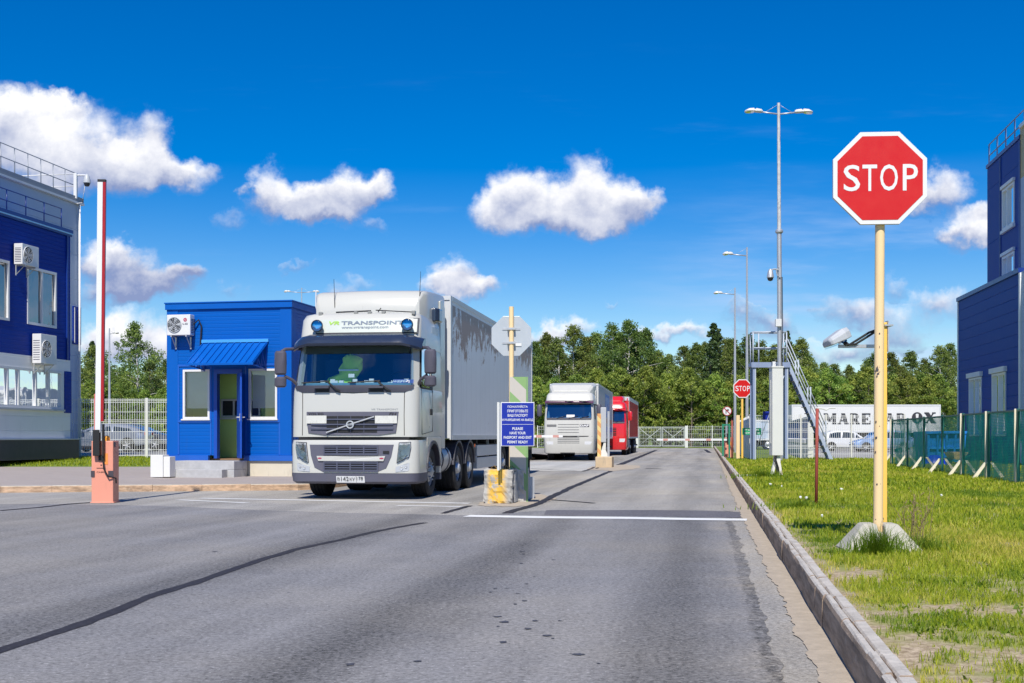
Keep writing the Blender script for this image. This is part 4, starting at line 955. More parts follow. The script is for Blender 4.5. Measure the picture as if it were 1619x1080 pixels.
# green and white striped marker board
YM = 22.0
def stripes(name, c1, c2, period, slope, var=.1):
    m, N, b = _bsdf(name); MATS[name] = m; co = N.new('ShaderNodeTexCoord').outputs['Object']; x, y, z = N.sep(co)
    f = N.math('FRACT', N.math('DIVIDE', N.math('ADD', z, N.math('MULTIPLY', x, slope)), period))
    s_ = N.math('GREATER_THAN', f, 0.5); n = N.noise(co, 6, 6, .7)
    c = N.mix(s_, c1, c2); c = N.mix(N.math('MULTIPLY', N.ramp(n, .5, .8), .35), c, (.45, .42, .38)); N.put(b.inputs['Base Color'], c); b.inputs['Roughness'].default_value = .6; return m
mk = MB().box(-.175, .125, -.03, .03, 0, SZ(596, YM))
mk.box(.126, .16, -.03, .03, 0, SZ(596, YM) , 1)
mk = mk.build('striped_marker', [stripes('green_white_stripes', (.50, .46, .41), (.22, .37, .14), .62, .95), mat('green_edge', (.20, .34, .14), .5, var=.2)], None, loc=(SX(821, YM), YM, 0)); tag(mk, 'tall green and white diagonally striped marker board behind the blue notice', 'marker board')
# concrete blocks
def rough_block(name, w, d, h, seed, amp=.02, n=9):
    mb = MB()
    bm = bmesh.new(); bmesh.ops.create_cube(bm, size=1); bmesh.ops.subdivide_edges(bm, edges=bm.edges, cuts=n, use_grid_fill=True)
    for v_ in bm.verts:
        c = v_.co; p = Vector((c.x * w, c.y * d, (c.z + .5) * h))
        e = sum(1 for q in (c.x, c.y, c.z) if abs(abs(q) - .5) < .02)
        q = mn.noise(Vector((p.x * 7 + seed, p.y * 7, p.z * 7))) + .5 * mn.noise(Vector((p.x * 20 + seed, p.y * 20, p.z * 20)))
        k = amp * (1 + e * .8); ctr = Vector((0, 0, h / 2)); dirv = (p - ctr).normalized()
        v_.co = p + dirv * (q * k - (e - 1) * .012)
        if c.z < -.49: v_.co.z = -.01
    vs = [tuple(v_.co) for v_ in bm.verts]; fs = [tuple(v_.index for v_ in f_.verts) for f_ in bm.faces]; bm.free(); return vs, fs
def ypaint(N, co):
    x, y, z = N.sep(co)
    n = N.noise(co, 9, 8, .7); front = N.math('MULTIPLY', N.ramp(x, -.22, -.12), N.ramp(x, .20, .05))
    k = N.math('MULTIPLY', N.ramp(N.noise(co, 7, 7, .72), .40, .50), front)
    return N.mix(k, N.mix(n, (.22, .21, .19), (.52, .50, .46)), (.70, .42, .06))
M_yblock = simple('worn_yellow_concrete', ypaint)
vs, fs = rough_block('b', .52, .75, .60, 3, .022, 12)
B1 = MB().add(vs, fs).build('concrete_block', M_yblock, None, loc=(SX(792, 21.6), 21.75, 0), rot=(0, 0, rad(-8))); tag(B1, 'rough concrete block with worn yellow paint at the lane island', 'concrete block', 'concrete blocks on the lane island')
mb = MB()
for sx in (-.12, .10, .2): mb.tube([(sx - .05, 0, .56), (sx - .05, -.02, .64), (sx, -.03, .67), (sx + .05, -.02, .62), (sx + .05, 0, .56)], .008, 6)
mb.build('lifting_loop', mat('rusty_rod', (.25, .16, .06), .8), B1)
vs, fs = rough_block('b', .20, .8, .60, 9, .018, 12)
B2 = MB().add(vs, fs).build('concrete_slab_block', M_conc, None, loc=(SX(826, 22.3) - .02, 22.35, 0), rot=(0, 0, rad(-8))); tag(B2, 'narrow grey concrete block standing against the yellow painted one', 'concrete block')
sl_ = MB().box(-.06, .0, -.35, .35, 0, .58).build('ribbed_metal_strip', mat('ribbed_dark_metal', (.10, .09, .09), .6, var=.5, scale=20), None, .004, loc=(SX(816.5, 21.9), 21.85, 0), rot=(0, 0, rad(-8))); 
mb = MB()
for k in range(5): mb.box(.005, .018, -.3 + k * .13, -.24 + k * .13, 0.02, .56)
mb.build('rib', M_galv, sl_); tag(sl_, 'dark ribbed steel strip wedged between the two concrete blocks', 'steel strip')
# small black intercom post just behind
IP = thing('intercom_post', 'black intercom box on a thin post over a ribbed grey foot beside the striped marker', 'intercom', (SX(836, 23.2), 23.2, 0), 0)
MB().tube([(0, 0, 0), (0, 0, 1.0)], .025, 8).build('post', M_black, IP)
MB().box(-.05, .06, -.05, .05, SZ(726, 23.2), SZ(700, 23.2)).build('intercom_box', M_black, IP, .01)
mb = MB().box(-.08, .1, -.06, .06, 0, .42); 
for k in range(9): mb.box(.101, .115, -.05, .05, .04 + k * .04, .06 + k * .04)
mb.build('ribbed_foot', M_galv, IP)

# ------------------------------------------------------------ barriers
M_salmon = mat('salmon_paint', (.72, .29, .20), .45, var=.06, dirt=.12)
def barrier(label, loc, rz, h, w, d, boom_len, upright, boom_dir=1, group='lane barriers', detail=True, slant=0.0, boom_z=None):
    t = thing('lane_barrier', label, 'barrier', loc, rz, group)
    c_ = MB().box(-w / 2, w / 2, -d / 2, d / 2, 0, h); c_.box(-w / 2 - .02, w / 2 + .02, -d / 2 - .02, d / 2 + .02, 0, .02)
    c_.build('cabinet', M_salmon, t, .01)
    if detail:
        mb = MB().box(-w / 2 - .006, -w / 2 + .06, -d / 2 - .012, -d / 2 + .0, .42 * h + .0, .42 * h + .11); mb.box(w / 2 - .085, w / 2 + .006, -d / 2 - .012, -d / 2, .42 * h, .42 * h + .11); mb.box(w / 2, w / 2 + .01, -d / 2 + .02, -d / 2 + .12, h * .9, h * .98)
        mb.build('hinge_plate', mat('dark_plate', (.06, .05, .06), .5), t)
        tx = MB(); add_text(tx, 'CAME', -.10, .05, h * .485, h * .51, -d / 2 - .003, 0, .01); tx.box(-.10, .05, -d / 2 - .004, -d / 2 - .001, h * .555, h * .568); tx.box(.03, .05, -d / 2 - .004, -d / 2 - .001, h * .52, h * .555); tx.box(-.03, -.005, -d / 2 - .004, -d / 2 - .001, h * .60, h * .62)
        tx.build('emblem', mat('emblem_dark', (.12, .05, .04), .5), t)
        MB().box(.03, .10, -d / 2 - .005, -d / 2 - .001, h * .62, h * .80).build('sticker', mat('orange_sticker', (.85, .28, .06), .5), t)
        MB().tube([(.02, -d / 2 - .05, h * .78), (.05, -d / 2 - .07, h * .55), (.12, -d / 2 - .06, h * .43), (w / 2 + .05, -d / 2 + .0, h * .40), (w / 2 + .04, -d / 2 + .05, h * .32)], .014, 8).build('cable', M_black, t)
        MB().lathe([(.055, 0), (.055, .05), (.04, .09), (0, .10)], (.03, 0, h), 'z', 14).build('beacon', mat('amber_lens', (.8, .35, .03), .3), t)
        mb = MB().box(-.14, -.02, -d / 2 - .10, -d / 2 - .01, h * .76, h + .20); mb.box(.02, .05, -d / 2 - .09, -d / 2 - .02, h * .75, h + .3); mb.box(-.06, .04, -d / 2 - .03, -d / 2, h * .68, h * .76, 0)
        mb.build('boom_clamp', M_black, t, .006)
    if upright:
        Mx = Matrix.Translation((-.045, -d / 2 - .055, h)) @ Matrix.Rotation(slant, 4, 'Y')
        b = MB().box(-.06, .035, -.03, .03, .15, boom_len, 0, Mx); b.box(.036, .085, -.03, .03, .35, boom_len - .01, 1, Mx)
        b.box(-.06, .085, -.032, .032, boom_len - .02, boom_len + .03, 2, Mx)
        b.build('boom', [M_signwhite, mat('boom_red', (.36, .010, .014), .35), M_black], t, .004)
        MB().box(-.20, -.155, 0, .05, h, h + .85).build('boom_rest', mat('faded_red', (.55, .14, .12), .5), t)
    else:
        zb = boom_z if boom_z else h - .12; b = MB(); L_ = boom_len; s_ = boom_dir
        n = 9
        for k in range(n):
            x0, x1 = L_ * k / n, L_ * (k + 1) / n - .0; b.box(min(s_ * x0, s_ * x1), max(s_ * x0, s_ * x1), -d / 2 - .09, -d / 2 - .03, zb - .05, zb + .05, 0)
        for k in (2.6, 5.2, 7.9): x = s_ * L_ * k / 9; b.box(x - .12, x + .12, -d / 2 - .092, -d / 2 - .028, zb - .052, zb + .052, 1)
        b.build('boom', [M_signwhite, mat('pale_red_band', (.55, .28, .24), .5)], t)
    return t
BX = SX(162, 21.6)
barrier('salmon barrier cabinet with its red and white boom raised, left foreground', (BX, 21.75, 0.004), rad(2), 1.115, .385, .36, 4.65, True, slant=rad(.55))
barrier('salmon barrier at the far right with white boom lowered across the lane', (SX(1152, 62), 62, .05), 0, 1.1, .40, .4, 3.75, False, -1)
b3 = barrier('barrier behind the striped marker with a thin white boom lowered towards the white truck', (SX(800, 50), 50, 0.004), 0, 1.1, .40, .4, 2.35, False, 1, boom_z=SZ(690, 50))
MB().tube([(2.3, -.26, SZ(690.4, 50)), (2.95, -.26, SZ(690.4, 50))], .025, 6).build('boom_tip', M_black, b3)
# ------------------------------------------------------------ trucks
def plan_ring(z, hw, yf, r, yb, bulge=.06, nf=9, na=5):
    """closed plan section of a cab: back left, round the front, back right"""
    pts = [(-hw, yb, z)]
    fy = lambda x: yf - bulge * (1 - (x / hw) ** 2)
    for k in range(na + 1):
        t = math.pi / 2 * k / na; x = -hw + r - r * math.cos(t); y = yf + r - r * math.sin(t)
        pts.append((x, y - bulge * (1 - (x / hw) ** 2) * (k / na), z))
    for k in range(1, nf): x = -(hw - r) + 2 * (hw - r) * k / nf; pts.append((x, fy(x), z))
    for k in range(na, -1, -1):
        t = math.pi / 2 * k / na; x = hw - r + r * math.cos(t); y = yf + r - r * math.sin(t)
        pts.append((x, y - bulge * (1 - (x / hw) ** 2) * (k / na), z))
    pts.append((hw, yb, z)); return pts
def wheel(parent, x, y, R=.5, w=.30, side=1, dish=True, rim_m=None):
    """side=+1: outer face at +x"""
    a0, a1 = x - side * w, x; s_ = side
    prof = [(R * .56, a0), (R * .80, a0 - s_ * .0), (R * .93, a0 + s_ * .01), (R * .985, a0 + s_ * .03)]
    for k in range(4):
        m0 = a0 + s_ * (w * (.14 + .2 * k)); prof += [(R, m0 - s_ * .02), (R, m0 + s_ * .02), (R * .975, m0 + s_ * .022), (R * .975, m0 + s_ * .035)]
    prof += [(R * .985, a1 - s_ * .03), (R * .93, a1 - s_ * .005), (R * .80, a1 + s_ * .008), (R * .60, a1 - s_ * .01), (R * .56, a1 - s_ * .04), (R * .56, a1 - s_ * .1)]
    o = MB().lathe(prof, (0, y, R), 'x', 36).build('wheel', M_tyre, parent)
    d = .09 if not dish else -.02
    rp = [(R * .575, a1 - s_ * .035), (R * .54, a1 - s_ * .03), (R * .52, a1 - s_ * .10), (R * .40, a1 - s_ * (.12 if not dish else .04)), (R * .28, a1 - s_ * (.12 if not dish else .01)), (R * .24, a1 - s_ * (.02 if not dish else .0)), (R * .17, a1 + s_ * .03), (0, a1 + s_ * .035)]
    mb = MB().lathe(rp, (0, y, R), 'x', 30)
    for k in range(10):
        t = 2 * math.pi * k / 10; mb.lathe([(.018, 0), (.018, s_ * .04), (0, s_ * .045)], (a1 - s_ * (.015 if dish else .12), y + math.cos(t) * R * .335, R + math.sin(t) * R * .335), 'x', 6)
    for k in range(10):
        t = 2 * math.pi * (k + .5) / 10; mb.lathe([(.028, 0), (.028, s_ * .004), (0, s_ * .004)], (a1 - s_ * .068, y + math.cos(t) * R * .455, R + math.sin(t) * R * .455), 'x', 8, 1)
    mb.build('rim', [rim_m or M_galv, M_black], o); return o
def peel(name, base, patch, front=3.0):
    """trailer sheet with big flaked-off patches, thickest near the top front"""
    m, N, b = _bsdf(name); MATS[name] = m
    co = N.new('ShaderNodeTexCoord').outputs['Object']; x, y, z = N.sep(co)
    a = N.noise(N.mapping(co, (1, 1.0, .8)), .9, 8, .68); c = N.noise(N.mapping(co, (1, 1.8, 1.2)), 2.4, 8, .75)
    w = N.math('ADD', N.math('MULTIPLY', N.ramp(z, 2.4, 4.1), .19), N.math('MULTIPLY', N.ramp(y, 11.0, 4.0), .035))
    v_ = N.math('ADD', N.math('ADD', N.math('MULTIPLY', a, .42), N.math('MULTIPLY', c, .58)), w)
    k = N.math('GREATER_THAN', v_, 0.655)
    k = N.math('MULTIPLY', k, N.math('LESS_THAN', z, 4.02))
    st = N.ramp(N.noise(N.mapping(co, (1, 5, .25)), 1.5, 6, .6), .4, .75)
    c0 = N.mix(N.noise(co, .7, 5, .6), tuple(q * .88 for q in base), tuple(q * 1.1 for q in base))
    c0 = N.mix(N.math('MULTIPLY', st, .12), c0, tuple(q * .66 for q in base))
    rv = N.math('LESS_THAN', N.math('FRACT', N.math('DIVIDE', y, .62)), .02); c0 = N.mix(N.math('MULTIPLY', rv, .4), c0, (.12, .12, .13))
    pt = N.mix(N.noise(co, 5, 6, .7), tuple(q * .8 for q in patch), tuple(q * 1.3 for q in patch))
    N.put(b.inputs['Base Color'], N.mix(k, c0, pt)); b.inputs['Roughness'].default_value = .42
    bn = N.new('ShaderNodeBump'); bn.inputs['Strength'].default_value = .35; bn.inputs['Distance'].default_value = .01; N.put(bn.inputs['Height'], N.math('ADD', N.noise(co, .8, 3), k)); N.l.new(bn.outputs[0], b.inputs['Normal'])
    return m
M_trailer = peel('flaking_trailer_side', (.80, .80, .83), (.30, .17, .13))
M_trw = mat('trailer_white', (.56, .57, .58), .4, var=.05, dirt=.3, dirtcol=(.35, .35, .36))
M_vblue = glass('blue_lamp_glass', (.30, .68, 1.0), .14)
M_vbluein = mat('blue_reflector', (.35, .70, 1.0), .3, .1, var=.4, scale=25)
M_navyvisor = mat('visor_navy', (.022, .032, .062), .22, var=.1, coat=.5)
M_mirror = mat('mirror_housing', (.075, .07, .095), .45, var=.1)

def trailer(parent, y0, y1, ztop, mside, mfront=M_trw, zb=1.17, band=None, wheels=(10.6, 11.9, 13.2), hw=1.25):
    b = MB()
    vs = [(-hw, y0, zb), (hw, y0, zb), (hw, y1, zb), (-hw, y1, zb), (-hw, y0, ztop), (hw, y0, ztop), (hw, y1, ztop), (-hw, y1, ztop)]
    b.add(vs, [(1, 2, 6, 5), (3, 0, 4, 7)], 0); b.add(vs, [(0, 1, 5, 4), (2, 3, 7, 6), (4, 5, 6, 7), (3, 2, 1, 0)], 1)
    t = b.build('trailer_body', [mside, mfront], parent)
    f = MB()
    for sx in (-1, 1):
        f.box(sx * hw - .012, sx * hw + .012, y0 - .02, y0 + .16, zb - .03, ztop + .01); f.box(sx * hw - .012, sx * hw + .012, y1 - .16, y1 + .02, zb - .03, ztop + .01)
        f.box(sx * hw - .014, sx * hw + .014, y0 + .16, y1 - .16, ztop - .09, ztop + .012); f.box(sx * hw - .014, sx * hw + .014, y0 + .16, y1 - .16, zb - .035, zb + .07)
    f.box(-hw + .012, hw - .012, y0 - .022, y0 + .02, ztop - .08, ztop + .011)
    f.build('trailer_frame', M_trw, t)
    c = MB()
    for sx in (-.45, .45): c.box(sx - .07, sx + .07, y0 + .2, y1 - .3, zb - .36, zb - .04)
    for k in range(9): c.box(-1.15, 1.15, y0 + 1 + k * 1.35, y0 + 1.1 + k * 1.35, zb - .14, zb - .04)
    for sx in (-.95, .95): c.box(sx - .06, sx + .06, y0 + 2.6, y0 + 2.74, .35, zb - .05); c.box(sx - .14, sx + .14, y0 + 2.5, y0 + 2.84, .30, .35)
    for w in wheels: c.tube([(-1.0, w, .5), (1.0, w, .5)], .07, 8)
    c.box(-1.2, 1.2, y1 - .15, y1 - .02, .5, .62)
    c.build('trailer_chassis', M_black, t)
    for w in wheels:
        for s_ in (-1, 1): wheel(parent, s_ * 1.22, w, .49, .36, s_, False)
    return t
def side_box(parent, y0, y1, z0=.42, z1=1.0):
    mb = MB()
    for sx in (-1, 1):
        a, b = (1.10, 1.22) if sx > 0 else (-1.22, -1.10)
        for k in range(2): mb.box(a, b, y0, y1, z0 + (z1 - z0) * (k * .52), z0 + (z1 - z0) * (k * .52 + .46))
    mb.box(-1.2, 1.2, y0, y0 + .05, z0 + .02, z1 - .02)
    for sx in (-1.0, 1.0): mb.box(sx - .03, sx + .03, y0 + .3, y0 + .36, z0, 1.15); mb.box(sx - .03, sx + .03, y1 - .36, y1 - .3, z0, 1.15)
    return mb.build('side_guard', M_trw, parent, .006)

rzV = -math.atan(.15)
V = thing('articulated_truck', 'big white articulated truck with blue roof lamps and flaking grey trailer waiting beside the kiosk', 'truck', (-3.01, 22.75, 0), rzV, 'trucks waiting in the lane')
vx = lambda px: (px - 558) / 83.5
vz = lambda py: CAMH + (690 - py) / 83.5
# front surface of the cab, by height
VT = [(.30, .05), (.40, .0), (1.15, .0), (1.2, .03), (2.12, .05), (2.22, .07), (2.95, .30), (3.10, .36), (3.45, .46), (3.58, .62)]
def VY(x, z): return interp(VT, z) - .06 * (1 - (x / 1.25) ** 2) + max(0, abs(x) - 1.02) ** 2 * 2.2
def onfront(mb): return mb.warp(lambda p: (p.x, VY(p.x, p.z) + p.y, p.z))
def poly_front(pts, d0, d1, mi=0, mb=None):
    mb = mb or MB(); return mb.prism(pts, 'y', d0, d1, mi)
def grid_front(x0, x1, z0, z1, d0, d1, mb=None, mi=0, nx=8):
    mb = mb or MB(); return mb.box(x0, x1, d0, d1, z0, z1, mi, nx=nx)
YBK = 2.30
# lower cab shell
rl = [plan_ring(z, hw, yf, r_, YBK) for z, hw, yf, r_ in ((1.19, 1.235, .03, .16), (1.6, 1.245, .035, .20), (2.06, 1.24, .05, .22), (2.14, 1.225, .06, .22))]
sh_ = MB().loft(rl, caps=(True, True)); cab = sh_.build('cab', M_white_cab, V)
rt = [plan_ring(z, hw, yf, r_, YBK) for z, hw, yf, r_ in ((2.93, 1.20, .30, .20), (3.02, 1.20, .34, .20), (3.46, 1.185, .46, .20), (3.56, 1.15, .54, .22), (3.60, 1.06, .66, .24))]
MB().loft(rt, caps=(True, True)).build('cab_roof', M_white_cab, V)
# pillars, side panels and back wall of the glazed level
mb = MB()
for s_ in (-1, 1):
    p0 = [(s_ * 1.10, .13), (s_ * 1.215, .30), (s_ * 1.215, .42), (s_ * 1.15, .42), (s_ * 1.06, .22)]
    p1 = [(s_ * 1.06, .36), (s_ * 1.17, .52), (s_ * 1.17, .66), (s_ * 1.12, .66), (s_ * 1.02, .44)]
    mb.loft([[(x, y, 2.12) for x, y in p0], [(x, y, 2.96) for x, y in p1]], smooth=False)
    pts = [(1.32, 2.12), (YBK, 2.12), (YBK, 2.95), (1.32, 2.95)]
    for sx in (0,): mb.add([(s_ * 1.23, 1.32, 2.12), (s_ * 1.23, YBK, 2.12), (s_ * 1.19, YBK, 2.96), (s_ * 1.19, 1.32, 2.96), (s_ * 1.17, 1.32, 2.12), (s_ * 1.17, YBK, 2.12), (s_ * 1.13, YBK, 2.96), (s_ * 1.13, 1.32, 2.96)], [(0, 1, 2, 3), (7, 6, 5, 4), (0, 4, 5, 1), (1, 5, 6, 2), (2, 6, 7, 3), (3, 7, 4, 0)])
mb.box(-1.17, 1.17, YBK - .05, YBK - .002, 2.12, 2.96)
split_lr(mb.build('cab_pillar', M_white_cab, V, .008))
for s_ in (-1, 1):
    g = MB().add([(s_ * 1.222, .36, 2.13), (s_ * 1.222, 1.33, 2.13), (s_ * 1.182, 1.33, 2.95), (s_ * 1.172, .58, 2.95)], [(0, 1, 2, 3)]).build('side_window', M_glassdark, V)
    fr = MB().tube([(s_ * 1.235, .34, 2.13), (s_ * 1.235, 1.33, 2.13), (s_ * 1.197, 1.33, 2.94), (s_ * 1.187, .57, 2.94), (s_ * 1.235, .34, 2.13)], .018, 6); fr.build('window_seal', M_black, g)
# windscreen: curved glass
rows_ = [(2.16, 1.14), (2.35, 1.135), (2.55, 1.125), (2.75, 1.11), (2.95, 1.09)]
vs = []; nn = 17
for z, hw in rows_:
    for k in range(nn): x = -hw + 2 * hw * k / (nn - 1); vs.append((x, VY(x, z) + .0, z))
MB().add(vs, [(j * nn + i, j * nn + i + 1, (j + 1) * nn + i + 1, (j + 1) * nn + i) for j in range(len(rows_) - 1) for i in range(nn - 1)], 0, True).build('windscreen', M_wind, V)
# interior
mb = MB(); mb.box(-1.15, 1.15, .40, .95, 2.10, 2.235, 1); mb.box(-.95, -.45, 1.3, 1.5, 2.15, 2.75); mb.box(.45, .95, 1.3, 1.5, 2.15, 2.75); mb.box(-1.15, 1.15, 2.2, 2.24, 2.14, 2.95); mb.box(-1.1, 1.1, .6, 2.2, 2.90, 2.93)
mb.build('interior', [mat('cab_interior', (.03, .06, .13), .8, var=.3), mat('dashboard', (.10, .22, .30), .6, var=.4, scale=8)], V, .02)
mb = MB()
for k in range(14):
    x = random.Random(k).uniform(-1, 1); y = .42 + random.Random(k + 50).uniform(0, .12); mb.box(x - .05, x + .04, y, y + .05, 2.236, 2.25 + .03 * (k % 3))
mb.build('dashboard_clutter', M_signwhite, V)
MB().lathe([(.20, 0), (.215, .02), (.225, 0), (.215, -.02), (.20, 0)], (0, 0, 0), 'z', 24).build('steering_wheel', M_black, V, loc=(.70, .95, 2.36), rot=(rad(35), 0, 0))
grid_front(-1.05, 1.05, 2.79, 2.92, .05, .06, nx=10)
onfront(grid_front(-1.02, 1.02, 2.79, 2.93, .045, .055, nx=10)).build('sun_blind', mat('blind_green_grey', (.10, .12, .09), .6), V)
mb = grid_front(vx(622) , vx(658) - .05, 2.205, 2.275, .012, .016, nx=2); mb = onfront(mb); nt = mb.build('name_plate', mat('plate_blue', (.01, .04, .25), .4), V)
tx = MB(); add_text(tx, '[АНДРЕЙ]', vx(619), vx(652) - .05, 2.21, 2.27, .009, 0, .02); onfront(tx).build('lettering', M_signwhite, nt)
MB().box(-.17, -.05, .27, .275, 2.33, 2.40).build('sticker', M_signwhite, V)
# hi-vis vest hanging behind the windscreen
vr = []
r = random.Random(3)
for k, (z, hw, cx) in enumerate(((2.24, .30, -.38), (2.34, .27, -.34), (2.42, .20, -.24), (2.52, .19, -.20), (2.62, .21, -.18), (2.70, .19, -.20), (2.76, .10, -.21), (2.78, .04, -.2))):
    vr.append([(cx + hw * math.cos(t) * (1 + .45 * mn.noise(Vector((1.6 * math.cos(t), 1.6 * math.sin(t), k * .8)))), .08 * math.sin(t) + .05 * mn.noise(Vector((t * 2, k, 4))), z + .05 * mn.noise(Vector((2 * math.cos(t), 2 * math.sin(t) + k * .7, 9)))) for t in [2 * math.pi * q / 18 for q in range(18)]])
mb = MB().loft(vr); mb.box(-.42, -.02, -.1, -.085, 2.47, 2.50, 1)
vst = mb.build('safety_vest', [mat('hi_vis_green', (.50, .95, .06), .7, var=.3, scale=9), M_chrome], None, loc=(0, 0, 0)); tag(vst, 'crumpled green high visibility vest hanging behind the windscreen of the big truck', 'vest')
vst.matrix_world = Matrix.Translation(V.location) @ Matrix.Rotation(rzV, 4, 'Z') @ Matrix.Translation((-.02, .62, 0))
# visor
vr = []
for d, z0, z1 in ((.10, 3.00, 3.16), (-.06, 2.985, 3.15), (-.22, 2.965, 3.09), (-.30, 2.95, 3.02), (-.30, 2.925, 2.945)):
    pass
nn = 15; vs = []
prof = [(.06, 3.17), (-.10, 3.15), (-.24, 3.06), (-.29, 2.97), (-.27, 2.925), (-.20, 2.94), (.0, 2.99)]
for k in range(nn):
    x = -1.27 + 2.54 * k / (nn - 1); e = max(0, abs(x) - .95)
    for d, z in prof: vs.append((x, interp(VT, 3.0) + d - .05 * (1 - (x / 1.27) ** 2) + e * e * 2.6, z - e * .28))
m_ = len(prof); fs = [(i * m_ + j, i * m_ + (j + 1) % m_, (i + 1) * m_ + (j + 1) % m_, (i + 1) * m_ + j) for i in range(nn - 1) for j in range(m_)] + [tuple(range(m_)), tuple(range((nn - 1) * m_, nn * m_))]
MB().add(vs, fs, 0, True).build('sun_visor', M_navyvisor, V, angle=30)
# light box over the windscreen
lb = onfront(grid_front(vx(488), vx(655), 3.175, 3.475, -.015, .03, nx=12)).build('roof_sign', M_dark_plastic, V)
onfront(grid_front(vx(489.5), vx(653.5), 3.195, 3.455, -.022, -.014, nx=12)).build('sign_face', mat('sign_pale_grey', (.50, .54, .50), .35), lb)
tx = MB(); add_text(tx, 'VR', vx(509), vx(527), 3.35, 3.42, -.026, 1, .03, shear=.2); add_text(tx, 'TRANSPOINT', vx(530), vx(632), 3.345, 3.42, -.026, 0, .025); add_text(tx, 'www.vrtranspoint.com', vx(531), vx(608), 3.255, 3.32, -.026, 0, .012)
onfront(tx).build('lettering', [mat('letter_grey_blue', (.13, .17, .24), .5), mat('letter_green', (.30, .55, .05), .5)], lb)
for px in (492.5, 640.5):
    x = vx(px); yy = VY(x, 3.33) - .14
    lp = MB().lathe([(0, .10), (.08, .08), (.118, .0), (.118, -.02), (.108, -.03), (.105, -.01)], (x, yy, 3.325), 'y', 24).build('roof_lamp', M_dark_plastic, V)
    MB().lathe([(.106, -.018), (.08, -.034), (0, -.042)], (x, yy, 3.325), 'y', 24).build('lamp_glass', M_vblue, lp)
    MB().lathe([(.104, -.008), (.05, .03), (0, .04)], (x, yy, 3.325), 'y', 20).build('reflector', M_vbluein, lp)
for px in (550, 573, 596, 491, 662):
    x = max(-1.0, min(1.05, vx(px))); MB().box(x - .035, x + .035, .50, .60, 3.54, 3.62).build('marker_lamp', mat('marker_grey', (.25, .25, .24), .3), V, .01)
mb = MB().tube([(-.55, .72, 3.63), (.15, .74, 3.65)], .014, 6); mb.tube([(.25, .72, 3.66), (.95, .78, 3.62)], .010, 6); mb.tube([(.3, .7, 3.62), (.36, .7, 3.70)], .01, 5); mb.build('roof_rail', M_black, V)
# roof deflector
def dr(y, hw, zt, r_=.07): return [(-hw, y, 3.55), (-hw, y, zt - r_), (-hw + r_ * .3, y, zt - r_ * .3), (-hw + r_, y, zt), (0, y, zt + .02), (hw - r_, y, zt), (hw - r_ * .3, y, zt - r_ * .3), (hw, y, zt - r_), (hw, y, 3.55)]
MB().loft([dr(.98, .96, 3.68, .03), dr(1.03, 1.05, 3.90, .05), dr(1.18, 1.10, 4.06, .07), dr(1.5, 1.14, 4.12, .08), dr(2.2, 1.17, 4.16, .08), dr(2.75, 1.19, 4.17, .08)], closed=True).build('roof_deflector', M_white_cab, V)
for px, yy, zt, lean in ((513, 1.0, 4.32, -.02), (654, 1.1, 4.45, .03)):
    x = vx(px) - .12; MB().tube([(x, yy, 3.6), (x, yy, 3.75), (x + lean, yy, zt)], [.014, .008, .004], 6).build('antenna', M_black, V)
# side deflectors behind the cab
mb = MB()
for s_ in (-1, 1): mb.prism([(2.31, .95), (2.78, .95), (2.78, 3.9), (2.55, 4.05), (2.31, 4.0)], 'x', s_ * 1.14, s_ * 1.20)
split_lr(mb.build('side_deflector', M_white_cab, V, .015))
# cowl under the windscreen
cowl = [(vx(467), 2.165), (vx(657) , 2.165), (vx(658), 2.10), (vx(645), 2.05), (vx(620), 2.035), (0, 2.03), (vx(496), 2.035), (vx(473), 2.05), (vx(462) + .03, 2.10)]
nn = 17; vs = []
for z, hw in ((2.035, 1.0), (2.08, 1.12), (2.125, 1.16), (2.17, 1.16)):
    for k in range(nn): x = -hw + 2 * hw * k / (nn - 1); vs.append((x, VY(x, z) - .012, z))
MB().add(vs, [(j * nn + i, j * nn + i + 1, (j + 1) * nn + i + 1, (j + 1) * nn + i) for j in range(3) for i in range(nn - 1)], 0, True).build('cowl', M_dark_plastic, V)
mb = MB()
for x in (-.60, .46): grid_front(x - .15, x + .15, 2.11, 2.145, -.10, -.01, mb, 0, 3); grid_front(x - .12, x + .13, 2.045, 2.09, -.02, -.012, mb, 1, 3)
onfront(mb).build('vent', [M_dark_plastic, M_black], V)
for x0, x1 in ((-1.02, -.46), (-.10, .52)):
    w_ = MB(); w_.tube([(x1 + .22, -.05, 2.06), (x1 + .15, -.055, 2.09), (x1 - .04, -.035, 2.24)], .018, 6); w_.tube([(x0, -.02, 2.22), (x1, -.02, 2.25)], .012, 6); onfront(w_).build('wiper', M_black, V)
# grille
gp = [(482, 651), (632, 651), (630, 670), (628, 684.5), (601, 688), (513, 688), (485, 684.5), (482, 662)]
gp = [(vx(a), vz(b)) for a, b in gp]
# subdivide the outline so that it follows the curved front
def dens(pts, st=.12):
    out = []
    for a, b in zip(pts, pts[1:] + pts[:1]):
        n = max(1, int(math.hypot(b[0] - a[0], b[1] - a[1]) / st))
        for k in range(n): out.append((a[0] + (b[0] - a[0]) * k / n, a[1] + (b[1] - a[1]) * k / n))
    return out
gr = onfront(poly_front(dens(gp), -.022, .02)).build('grille', M_bumper_grey, V, .006)
mb = MB()
for z0, z1 in ((vz(662), vz(658)), (vz(669.5), vz(664.5)), (vz(677), vz(672.5)), (vz(684), vz(679.5))): grid_front(vx(516), vx(598), z0, z1, -.026, -.021, mb, 0, 8)
onfront(mb).build('grille_opening', M_black, gr)
mb = MB()
for q in (534, 555.5, 577): grid_front(vx(q) - .005, vx(q) + .005, vz(684), vz(658), -.032, -.024, mb, 0, 1)
for zz in (663, 671, 678): grid_front(vx(490), vx(624), vz(zz) - .014, vz(zz) + .012, -.044, -.022, mb, 0, 10)
